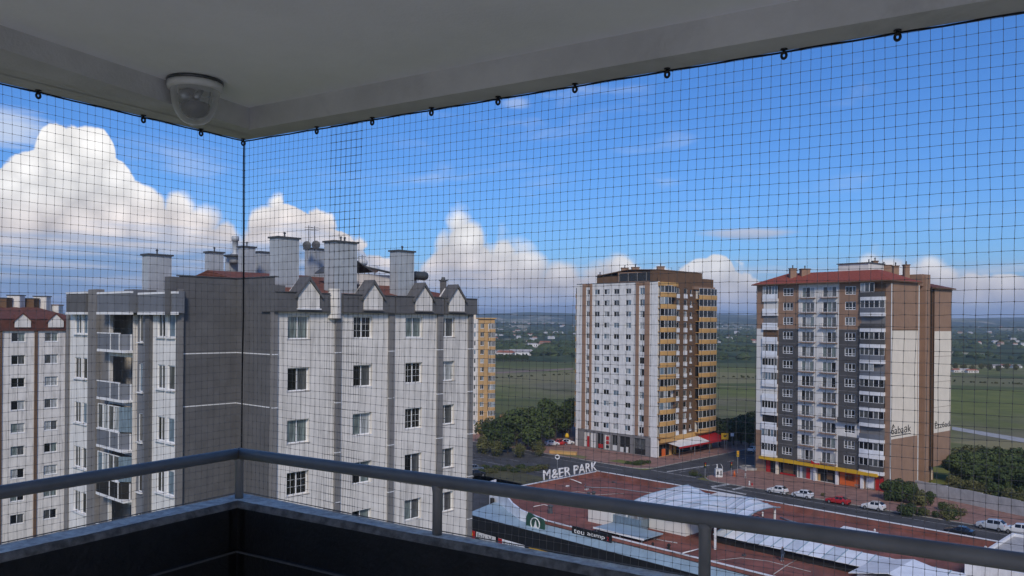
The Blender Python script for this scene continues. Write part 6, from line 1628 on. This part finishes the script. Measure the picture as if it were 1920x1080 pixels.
# white block at the right edge
wb = thing('white_block', 'white boxy building with parapet at the right edge below the rail', 'building', (G2(72, -6).x, G2(72, -6).y, 0))
zq = 10.0; a_ = st_of(on_z(1883, 1008, zq))
mb = MB(); sb(mb, a_[0], a_[0] + 14, a_[1] - 14, a_[1] + 3.2, 0, zq - 0.35); mb.build('wall', M['trim'], wb)
for q in ((a_[0], a_[0] + 14, a_[1] - 14, a_[1] - 13.7), (a_[0], a_[0] + 14, a_[1] + 2.9, a_[1] + 3.2), (a_[0] - 0.0, a_[0] + 0.3, a_[1] - 13.69, a_[1] + 2.89)):
    mb = MB(); sb(mb, *q, zq - 0.349, zq); mb.build('parapet', M['trim'], wb)
mb = MB(); sb(mb, a_[0] + .31, a_[0] + 13.9, a_[1] - 13.6, a_[1] + 2.8, zq - 0.349, zq - 0.30); mb.build('roof_deck', M['conc'], wb)
# roof clutter: pipes, vents, cables
rnd = random.Random(3)
def pipe(name, pts, r, m, label, cat='pipe', grp='pipes lying on the red roof'):
    mb = MB(); mb.tube([on_z(u, v, RZM + h) for u, v, h in pts], r, 7); tag(mb.build(name, M[m], None, True), label, cat, grp)
pipe('roof_pipe', [(1463, 970, .15), (1480, 976, .2), (1500, 982, .15), (1520, 983, .25), (1530, 986, .15), (1560, 992, .15)], 0.10, 'steel', 'long pale pipe bending across the right half of the red roof')
pipe('roof_pipe', [(1225, 915, .12), (1255, 916, .15), (1290, 920, .1)], 0.06, 'steel', 'thin pipe along the back of the red roof')
pipe('roof_pipe', [(1280, 1037, .1), (1300, 1032, .15), (1311, 1029, .1)], 0.07, 'trim', 'short white pipe near the front edge left of the post')
pipe('roof_pipe', [(1225, 1010, .08), (1270, 1018, .08)], 0.06, 'trim', 'straight white pipe lying before the white hall')
pipe('roof_pipe', [(1098, 908, .1), (1096, 912, .1), (1110, 914, .1), (1150, 915, .1), (1200, 922, .1), (1240, 926, .1)], 0.07, 'steel', 'crooked thin pipe behind the handrail at the left of the roof')
pipe('roof_pipe', [(1850, 1045, .15), (1865, 1036, .2), (1880, 1032, .2)], 0.16, 'trim', 'fat white duct near the white block')
pipe('roof_pipe', [(1848, 1026, 1.0), (1849, 1034, .2), (1862, 1038, .2)], 0.18, 'trim', 'upright white elbow duct by the street parapet')
pipe('roof_cable', [(1450, 1077, .05), (1478, 1058, .05), (1495, 1049, .05)], 0.05, 'conc', 'dusty ridge line crossing the red roof in front of the person', 'cable')
pipe('roof_cable', [(1040, 925, .04), (1085, 922, .04), (1120, 928, .04), (1170, 925, .05)], 0.035, 'conc', 'thin cable wandering over the left part of the red roof', 'cable', 'cables on the red roof')
pipe('roof_cable', [(1000, 950, .04), (1020, 946, .04), (1035, 950, .04)], 0.045, 'trim', 'short white cable behind the curved wall', 'cable', 'cables on the red roof')
pipe('roof_cable', [(1410, 958, .04), (1440, 975, .04), (1470, 985, .04), (1500, 1000, .04)], 0.04, 'zincd', 'dark cable trailing right from the wavy roofed hall', 'cable', 'cables on the red roof')
pipe('roof_cable', [(1660, 1010, .04), (1720, 1016, .05), (1800, 1034, .04), (1850, 1036, .04)], 0.045, 'conc', 'pale cable beside the short strip of white sheets', 'cable', 'cables on the red roof')
pipe('roof_cable', [(1330, 1052, .04), (1390, 1046, .04), (1440, 1052, .04), (1520, 1072, .04)], 0.035, 'conc', 'thin pale line curving over the roof below the long sheets', 'cable', 'cables on the red roof')
pipe('roof_pipe', [(1058, 896, .3), (1075, 900, .3), (1090, 906, .25)], 0.08, 'trim', 'white pipe stub below the rooftop letters')
for i_, (u_, v_, w_, h_) in enumerate([(1100, 918, .5, .3), (1150, 905, .35, .25), (1064, 912, .4, .2), (1448, 990, .6, .3), (1545, 1003, .5, .35), (1700, 1012, .6, .3), (1830, 1046, .7, .4), (1395, 1042, .3, .2)]):
    p_ = on_z(u_, v_, RZM); a_b = random.uniform(0, 1.5)
    t = thing('loose_block', 'small dusty block lying loose on the red roof', 'block', (p_.x, p_.y, RZM), a_b, 'loose blocks on the red roof')
    mb = MB(); mb.hexa([V(-w_, -w_ * .5, 0), V(w_, -w_ * .6, 0), V(w_ * .9, w_ * .5, 0), V(-w_ * .8, w_ * .6, 0), V(-w_ * .8, -w_ * .4, h_), V(w_ * .7, -w_ * .4, h_ * .8), V(w_ * .8, w_ * .4, h_ * .6), V(-w_ * .7, w_ * .4, h_)]); link('block', mb.mesh('block', [M['conc'], M['zincd'], M['trim']][i_ % 3]), t)
def vent(u, v, r, h, m, label):
    p_ = on_z(u, v, RZM); t = thing('roof_vent', label, 'vent', p_, group='vents on the red roof')
    mb = MB(); mb.lathe(p_, [(r * 1.4, 0), (r * 1.4, 0.06), (r, 0.08), (r, h)], 12); mb.build('pipe', M[m], t, True)
    mb = MB(); mb.lathe(p_, [(r * 1.5, h + 0.05), (r * 1.6, h + 0.12), (r * 0.6, h + 0.3)], 12); mb.build('cowl', M[m], t, True)
for u, v, r, h, m, l in [(1104, 934, .22, .7, 'zincd', 'left one of the two dark vents behind the handrail'), (1113, 934, .25, .8, 'zincd', 'right one of the two dark vents behind the handrail'), (1032, 962, .3, .9, 'zincd', 'dark bulky vent behind the green board'), (1491, 992, .14, .7, 'steel', 'grey stub vent by the long pale pipe'), (1224, 1026, .12, .3, 'dark', 'small dark vent by the front edge of the roof'), (1254, 1030, .16, .4, 'dark', 'second small dark vent by the front edge'), (1415, 1033, .12, .2, 'dark', 'tiny vent below the handrail right of the post'), (1557, 1008, .3, .6, 'zincd', 'dark cowl at the end of the long pipe'), (1430, 968, .10, .4, 'plast', 'white stub vent right of the hall'), (1420, 980, .25, .6, 'zincd', 'dark fan vent by the hall corner'), (1640, 1000, .1, .3, 'plast', 'white stub vent near the street parapet')]: vent(u, v, r, h, m, l)
ac = thing('air_conditioner', 'small white air conditioner unit with letters on the red roof', 'air conditioner', on_z(1617, 1012, RZM))
p_ = st_of(on_z(1617, 1012, RZM)); AF = Fac(G2(p_[0] - .6, p_[1]), ST)
mb = MB(); AF.box(mb, 0, 1.25, -0.5, 0, RZM + 0.1, RZM + 0.85); mb.build('casing', M['plast'], ac)
text_on(ac, 'letters', 'PT', AF, 0.3, RZM + 0.25, 0.65, 0.45, M['btext'], 0.02)
# person standing on the roof
def person(P, rz, label):
    t = thing('person', label, 'person', P, rz)
    def skin(name, verts, edges, radii, m, sub=2):
        me = bpy.data.meshes.new(name); me.from_pydata(verts, edges, []); o = link(name, me, t); me.materials.append(m)
        md = o.modifiers.new('skin', 'SKIN'); me.skin_vertices[0].data[0].use_root = True
        for i, r in enumerate(radii): me.skin_vertices[0].data[i].radius = (r, r * (0.75 if name == 'body' and i in (0, 1, 2) else 1.0))
        s = o.modifiers.new('sub', 'SUBSURF'); s.levels = s.render_levels = sub
        for p in me.polygons: p.use_smooth = True
        return o
    vs = [(0, 0, .95), (0, .01, 1.18), (0, .02, 1.38), (0, .02, 1.50), (0, .0, 1.62), (0, -.01, 1.72), (.19, .02, 1.38), (.24, .03, 1.12), (.22, -.10, .92), (.21, -.15, .85), (-.19, .02, 1.38), (-.25, .03, 1.12), (-.23, -.10, .92), (-.22, -.15, .85),
          (.10, 0, .88), (.11, -.02, .48), (.12, .03, .08), (.13, -.12, .04), (-.10, 0, .88), (-.12, .03, .48), (-.13, .10, .08), (-.14, -.05, .04)]
    ed = [(0, 1), (1, 2), (2, 3), (3, 4), (4, 5), (2, 6), (6, 7), (7, 8), (8, 9), (2, 10), (10, 11), (11, 12), (12, 13), (0, 14), (14, 15), (15, 16), (16, 17), (0, 18), (18, 19), (19, 20), (20, 21)]
    ra = [.16, .16, .17, .06, .095, .075, .075, .052, .04, .035, .075, .052, .04, .035, .10, .07, .05, .04, .10, .07, .05, .04]
    pm_ = bpy.data.materials.new('clothes'); pm_.use_nodes = True
    tt = NT(pm_.node_tree); bb = pm_.node_tree.nodes['Principled BSDF']; bb.inputs['Roughness'].default_value = 0.85
    co = tt.n('ShaderNodeTexCoord').outputs['Object']; sp = tt.n('ShaderNodeSeparateXYZ'); pm_.node_tree.links.new(co, sp.inputs[0]); z = sp.outputs[2]
    def band(z0): return tt.step(z, z0, z0 + 0.005)
    c1 = tt.mix(band(0.10), (0.62, 0.55, 0.48, 1), (0.075, 0.11, 0.17, 1)); c1 = tt.mix(band(0.90), c1, (0.022, 0.034, 0.060, 1)); c1 = tt.mix(band(1.49), c1, (0.42, 0.26, 0.19, 1)); c1 = tt.mix(band(1.68), c1, (0.02, 0.015, 0.012, 1))
    pm_.node_tree.links.new(c1, bb.inputs['Base Color'])
    skin('body', vs, ed, ra, pm_)
p_ = on_z(1467, 1053, RZM); person((p_.x, p_.y, RZM + 0.02), 0.5, 'person in dark jacket and jeans standing on the red roof')

# ================================================================== cars
def car_mats(col):
    m = bpy.data.materials.new('car_paint'); m.use_nodes = True; b = m.node_tree.nodes['Principled BSDF']
    b.inputs['Base Color'].default_value = (*col, 1); b.inputs['Roughness'].default_value = 0.35; b.inputs['Coat Weight'].default_value = 0.8; b.inputs['Coat Roughness'].default_value = 0.05
    return m
ST_H = [(2.10, .60, .60, .70), (2.02, .74, .78, .80), (1.45, .88, .95, .86), (1.00, .93, 1.02, .87), (0.28, .96, 1.44, .88), (-0.55, .98, 1.50, .88), (-1.35, 1.0, 1.46, .87), (-1.92, 1.02, 1.12, .85), (-2.08, .90, .94, .80), (-2.12, .60, .62, .74)]
ST_S = [(2.30, .62, .62, .72), (2.22, .84, .88, .84), (1.55, .98, 1.06, .91), (1.10, 1.04, 1.12, .92), (0.42, 1.06, 1.58, .93), (-0.60, 1.08, 1.66, .93), (-1.60, 1.10, 1.62, .92), (-2.15, 1.12, 1.22, .90), (-2.28, 1.0, 1.04, .86), (-2.32, .66, .68, .80)]
ST_D = [(2.25, .58, .58, .70), (2.16, .70, .74, .80), (1.45, .82, .90, .87), (0.95, .87, .96, .88), (0.15, .90, 1.36, .88), (-0.60, .92, 1.40, .88), (-1.15, .93, 1.36, .87), (-1.75, .95, 1.02, .86), (-2.25, .93, .97, .82), (-2.32, .60, .62, .76)]
def make_car(st, paint, label, P, rz, wheel_r=0.33, z=0.02, name='parked_car', cat='car', group='cars on the main street'):
    t = thing(name, label, cat, (P[0], P[1], z), rz, group); t.scale = (0.96, 1.0, 1.12)
    def ringp(x, belt, top, w, hood):
        zb = 0.24
        half = [(0.0, zb), (w * .86, zb), (w * .97, zb + .12), (w, zb + .34), (w * .985, belt - .06), (w * .95, belt), (w * (.74 if top - belt > .25 else .86), top - (.07 if top - belt > .25 else .02)), (w * .52, top), (0, top + .015)]
        return [V(x, y, q) for y, q in half]
    body = MB(); gl_ = {'windscreen': MB(), 'rear_window': MB(), 'side_window': MB(), 'side_window2': MB()}
    R_ = [ringp(*s, False) for s in st]; n = len(R_[0])
    for i in range(len(R_) - 1):
        hi, hj = st[i][2] - st[i][1] > .25, st[i + 1][2] - st[i + 1][1] > .25
        for sgn in (1, -1):
            for k in range(n - 1):
                q = [R_[i][k], R_[i][k + 1], R_[i + 1][k + 1], R_[i + 1][k]]
                if sgn < 0: q = [V(p.x, -p.y, p.z) for p in q][::-1]
                tgt = body
                if k == 5 and (hi and hj): tgt = gl_['side_window'] if sgn > 0 else gl_['side_window2']
                elif k >= 6 and (not hi and hj): tgt = gl_['windscreen']
                elif k >= 6 and (hi and not hj) : tgt = gl_['rear_window']
                tgt.add(q, [(0, 3, 2, 1)])
    for e in (0, -1):
        c_ = R_[e]; full = c_ + [V(p.x, -p.y, p.z) for p in c_[-2:0:-1]]; body.add(full, [tuple(range(len(full)))])
    link('body', body.mesh('body', paint, None, True), t)
    for k in gl_: link('side_window' if k.startswith('side') else k, gl_[k].mesh(k, M['carglass'], None, True), t)
    xw = st[1][0] * 0.64
    for sx in (xw, -xw):
        for sy in (1, -1):
            w = st[4][3]; m_ = MB(); m_.tube([V(sx, sy * (w - .20), wheel_r), V(sx, sy * (w - .02), wheel_r), V(sx, sy * (w + .012), wheel_r)], [wheel_r, wheel_r, wheel_r * .92], 18); wh_ = link('wheel', m_.mesh('wheel', M['tyre']), t)
            m_ = MB(); m_.tube([V(sx, sy * (w + .013), wheel_r), V(sx, sy * (w + .022), wheel_r)], wheel_r * .62, 14); link('rim', m_.mesh('rim', M['rim']), wh_)
    xf, xr = st[1][0], st[-3][0]; w = st[1][3]; zl = st[1][1] - .07
    for sy in (1, -1):
        m_ = MB(); m_.box(xf - .16, xf + .045, sy * w * .62 - .16, sy * w * .62 + .16, zl - .1, zl + .04); link('headlight', m_.mesh('headlight', M['plast']), t)
        m_ = MB(); m_.box(st[-3][0] - .14, st[-3][0] + .10, sy * w * .90 - .12, sy * w * .90 + .10, st[-3][1] - .22, st[-3][1] - .03); link('tail_light', m_.mesh('tail_light', M['red']), t)
        m_ = MB(); m_.box(st[4][0] + .35, st[4][0] + .55, sy * (st[4][3] + .08) - .09, sy * (st[4][3] + .08) + .09, st[4][1], st[4][1] + .15); link('mirror', m_.mesh('mirror', paint), t)
        m_ = MB()
        xp = st[5][0] + .05; m_.hexa([V(xp - .05, sy * st[5][3] * .955, st[5][1]), V(xp + .05, sy * st[5][3] * .955, st[5][1]), V(xp + .05, sy * st[5][3] * .93, st[5][1]), V(xp - .05, sy * st[5][3] * .93, st[5][1]), V(xp - .05, sy * st[5][3] * .755, st[5][2] - .07), V(xp + .05, sy * st[5][3] * .755, st[5][2] - .07), V(xp + .05, sy * st[5][3] * .73, st[5][2] - .07), V(xp - .05, sy * st[5][3] * .73, st[5][2] - .07)]); link('door_pillar', m_.mesh('door_pillar', paint), t)
    m_ = MB(); m_.box(st[-1][0] - .03, st[-1][0] + .2, -w * .9, w * .9, .30, .52); link('bumper', m_.mesh('bumper', M['tyre']), t)
    return t
PW, PW2, PR, PS, PK, PB = car_mats((.72, .72, .72)), car_mats((.66, .68, .72)), car_mats((.42, .018, .020)), car_mats((.45, .48, .52)), car_mats((.012, .013, .016)), car_mats((.10, .13, .18))
rzc = math.atan2(-ST.y, -ST.x)
for u, v, st_, pm_, l in [(1460, 925, ST_H, PW, 'white hatchback parked farthest left below the shops'), (1507, 933, ST_H, PW2, 'white hatchback parked just left of the red car'), (1567, 946, ST_D, PR, 'red car parked between two white cars'), (1635, 957, ST_H, PW, 'white hatchback parked right of the red car'), (1859, 993, ST_S, PS, 'silver sport utility car parked near the right edge'), (1912, 1001, ST_S, PW, 'white car cut by the right edge of the view')]:
    P_ = on_z(u, v); s_, t_ = st_of(P_); g_ = G2(s_, 41.2); make_car(st_, pm_, l, (g_.x, g_.y), rzc + random.uniform(-.03, .03))
P_ = on_z(1798, 1004); make_car(ST_D, PK, 'black saloon driving in the near lane behind the roof parapet', (P_.x, P_.y), rzc, name='moving_car')
for u, v, pm_, l in [(1035, 836, PW2, 'white car parked among the trees left of the corner tower'), (1050, 835, PR, 'red car parked among the trees left of the corner tower'), (1063, 834, PW, 'white car parked at the left foot of the corner tower')]:
    P_ = on_z(u, v); make_car(ST_H, pm_, l, (P_.x, P_.y), 0.3)
for u, v, pm_, l in [(890, 884, PB, 'dark blue car in the car park beside the near block'), (893, 894, PK, 'black car in the car park beside the near block')]:
    P_ = on_z(u, v); make_car(ST_H, pm_, l, (P_.x, P_.y), 0.5, group='cars in the car park')
P_ = on_z(1412, 848); make_car(ST_H, PW, 'white car far up the side street beside the red roofed tower', (P_.x, P_.y), 0.9)

# ================================================================== street furniture
kp = on_z(1347, 895); k_ = thing('kiosk', 'small white box kiosk with round tops on the pavement corner', 'kiosk', kp)
mb = MB(); mb.box(kp.x - .75, kp.x + .75, kp.y - .6, kp.y + .6, 0.13, 1.9); mb.build('cabinet', M['plast'], k_)
mb = MB(); mb.box(kp.x - .5, kp.x - .1, kp.y - .63, kp.y - .601, 0.7, 1.4); mb.build('dark_panel', M['btext'], k_); mb = MB(); mb.box(kp.x + .25, kp.x + .6, kp.y - .63, kp.y - .601, 0.5, 1.6); mb.build('grey_panel', M['grey2'], k_)
mb = MB(); mb.lathe((kp.x - .3, kp.y, 1.9), [(.2, 0), (.24, .3), (.12, .5), (.1, .75), (.2, .85), (.18, 1.05), (.02, 1.15)], 12); mb.build('finial', M['plast'], k_, True)
mb = MB(); mb.tube([(kp.x + .9, kp.y, .13), (kp.x + .9, kp.y, 2.3), (kp.x + .6, kp.y, 2.9), (kp.x + .3, kp.y, 3.0)], .06, 6); mb.build('arm', M['plast'], k_)
def cone(u, v, label):
    p = on_z(u, v); t = thing('traffic_cone', label, 'traffic cone', p + V(0, 0, .13)); p.z = .13
    mb = MB(); mb.box(p.x - .38, p.x + .38, p.y - .38, p.y + .38, .13, .19); mb.build('base', M['orangep'], t); mb = MB(); mb.lathe(p, [(.3, .06), (.07, 1.25)], 12); mb.build('cone', M['orangep'], t, True)
cone(1377, 894, 'orange traffic cone on the pavement corner right of the kiosk')
def bollard(u, v, h, label, m='plast'):
    p = on_z(u, v); p.z = .13; t = thing('bollard', label, 'bollard', p); mb = MB(); mb.lathe(p, [(.2, 0), (.16, .1), (.14, h - .2), (.17, h - .15), (.1, h)], 12); mb.build('shaft', M[m], t, True)
    mb = MB(); mb.lathe(p, [(.28, 0), (.28, .05)], 12); mb.build('foot', M['kerb'], t, True)
bollard(1397.5, 897, 1.0, 'white bollard right of the orange cone'); bollard(1405, 911, .9, 'white bollard by the kerb left of the first white car'); bollard(1398, 884, 1.0, 'white topped bollard by the low round wall'); bollard(1410, 912, .6, 'short red white bollard beside the taller one', 'red')
def traffic_light(u, v, h, label, m='dark'):
    p = on_z(u, v); t = thing('traffic_light', label, 'traffic light', p + V(0, 0, .13))
    mb = MB(); mb.lathe(p, [(.12, 0.1), (.08, .3), (.07, h)], 8); mb.build('pole', M['steel'], t); mb = MB(); mb.box(p.x - .24, p.x + .24, p.y - .2, p.y + .2, h - 1.3, h); hd = mb.build('signal_head', M[m], t)
    for k, c_ in enumerate((M['red'], M['yellow'], M['green'])):
        mb = MB(); mb.tube([(p.x, p.y - .2, h - .25 - .4 * k), (p.x, p.y - .27, h - .25 - .4 * k)], .13, 10); mb.build('lens', c_, hd)
traffic_light(1322, 897, 3.6, 'traffic light on the island at the junction'); traffic_light(1371, 894, 3.4, 'traffic light behind the kiosk'); 
traffic_light(1383, 888, 5.2, 'yellow backed traffic light across the side street', 'yellow')
sgn = thing('street_sign', 'square yellow sign on a post before the dark trees between the towers', 'sign', on_z(1357, 845))
p = on_z(1357, 845); zc2 = on_y(1359, 818, p.y)
mb = MB(); mb.box(zc2.x - .95, zc2.x + .95, p.y - .05, p.y + .05, zc2.z - .85, zc2.z + .85); mb.build('board', M['yellow'], sgn)
mb = MB(); mb.add([(zc2.x - .55, p.y - .06, zc2.z + .1), (zc2.x + .1, p.y - .06, zc2.z - .25), (zc2.x + .6, p.y - .06, zc2.z + .35), (zc2.x - .1, p.y - .06, zc2.z + .25)], [(0, 1, 2, 3)]); mb.build('symbol', M['btext'], sgn)
mb = MB(); mb.tube([(zc2.x, p.y, 0), (zc2.x, p.y, zc2.z - .8)], .07, 7); mb.build('post', M['steel'], sgn)
s3 = thing('street_sign', 'small white square sign right of the yellow one', 'sign', on_z(1373, 842)); p = on_z(1373, 842); zc2 = on_y(1373, 815, p.y)
mb = MB(); mb.box(zc2.x - .45, zc2.x + .45, p.y - .04, p.y + .04, zc2.z - .45, zc2.z + .45); mb.build('board', M['sheet'], s3); mb = MB(); mb.tube([(zc2.x, p.y + .06, 0), (zc2.x, p.y + .06, zc2.z + .3)], .05, 6); mb.build('post', M['steel'], s3)
s4 = thing('street_sign', 'small orange sign at the left foot of the corner tower', 'sign', on_z(1063, 838)); p = on_z(1063, 838); zc2 = on_y(1063, 816, p.y)
mb = MB(); mb.lathe(zc2 - V(0, 0, .6), [(.55, 0), (.6, .4), (.35, 1.0), (.1, 1.2)], 10); mb.build('lamp_body', M['yellow'], s4, True); mb = MB(); mb.tube([(zc2.x, p.y, 0), (zc2.x, p.y, zc2.z - .6)], .06, 6); mb.build('post', M['steel'], s4)
# low orange barrier at the pavement end
ob = thing('low_barrier', 'low orange bank at the pavement end before the corner tower', 'barrier', on_z(1050, 853)); a, b = on_z(1030, 851), on_z(1080, 855); dd = Vector((b.x - a.x, b.y - a.y)); Lb = dd.length; dd.normalize()
mb = MB(); mb.obox((a.x, a.y), dd, Vector((-dd.y, dd.x)), 0, Lb, 0, .8, 0, .9); mb.build('bank', M['ochre'], ob)
mb = MB(); mb.obox((a.x, a.y), dd, Vector((-dd.y, dd.x)), 0, Lb, -.1, .9, .903, 1.0); mb.build('coping', M['orange'], ob)
# people seen as specks are left out; low round planter wall at the tower foot
pl = on_z(1405, 880); t = thing('planter_wall', 'low round concrete planter wall at the left foot of the red roofed tower', 'planter', pl)
mb = MB(); mb.lathe((pl.x, pl.y, .13), [(2.3, 0), (2.3, .5), (2.0, .5), (2.0, .02)], 24, False); mb.build('wall', M['kerb'], t); mb = MB(); mb.lathe((pl.x, pl.y, .13), [(1.98, .0), (1.98, .3)], 24); mb.build('soil', M['grey2'], t)

# ================================================================== air between here and the hills
hb = MB(); hb.box(-13000, 15000, -600, 22500, -75, 420)
vm = bpy.data.materials.new('haze_air'); vm.use_nodes = True; vt_ = vm.node_tree; vt_.nodes.clear()
pv_ = vt_.nodes.new('ShaderNodeVolumePrincipled'); pv_.inputs['Color'].default_value = (0.68, 0.82, 1.0, 1); pv_.inputs['Density'].default_value = 0.00013; pv_.inputs['Anisotropy'].default_value = 0.2
om_ = vt_.nodes.new('ShaderNodeOutputMaterial'); vt_.links.new(pv_.outputs[0], om_.inputs['Volume'])
hz_ = hb.build('haze', vm); hz_['kind'] = 'stuff'; hz_['label'] = 'thin blue air haze over the plain'
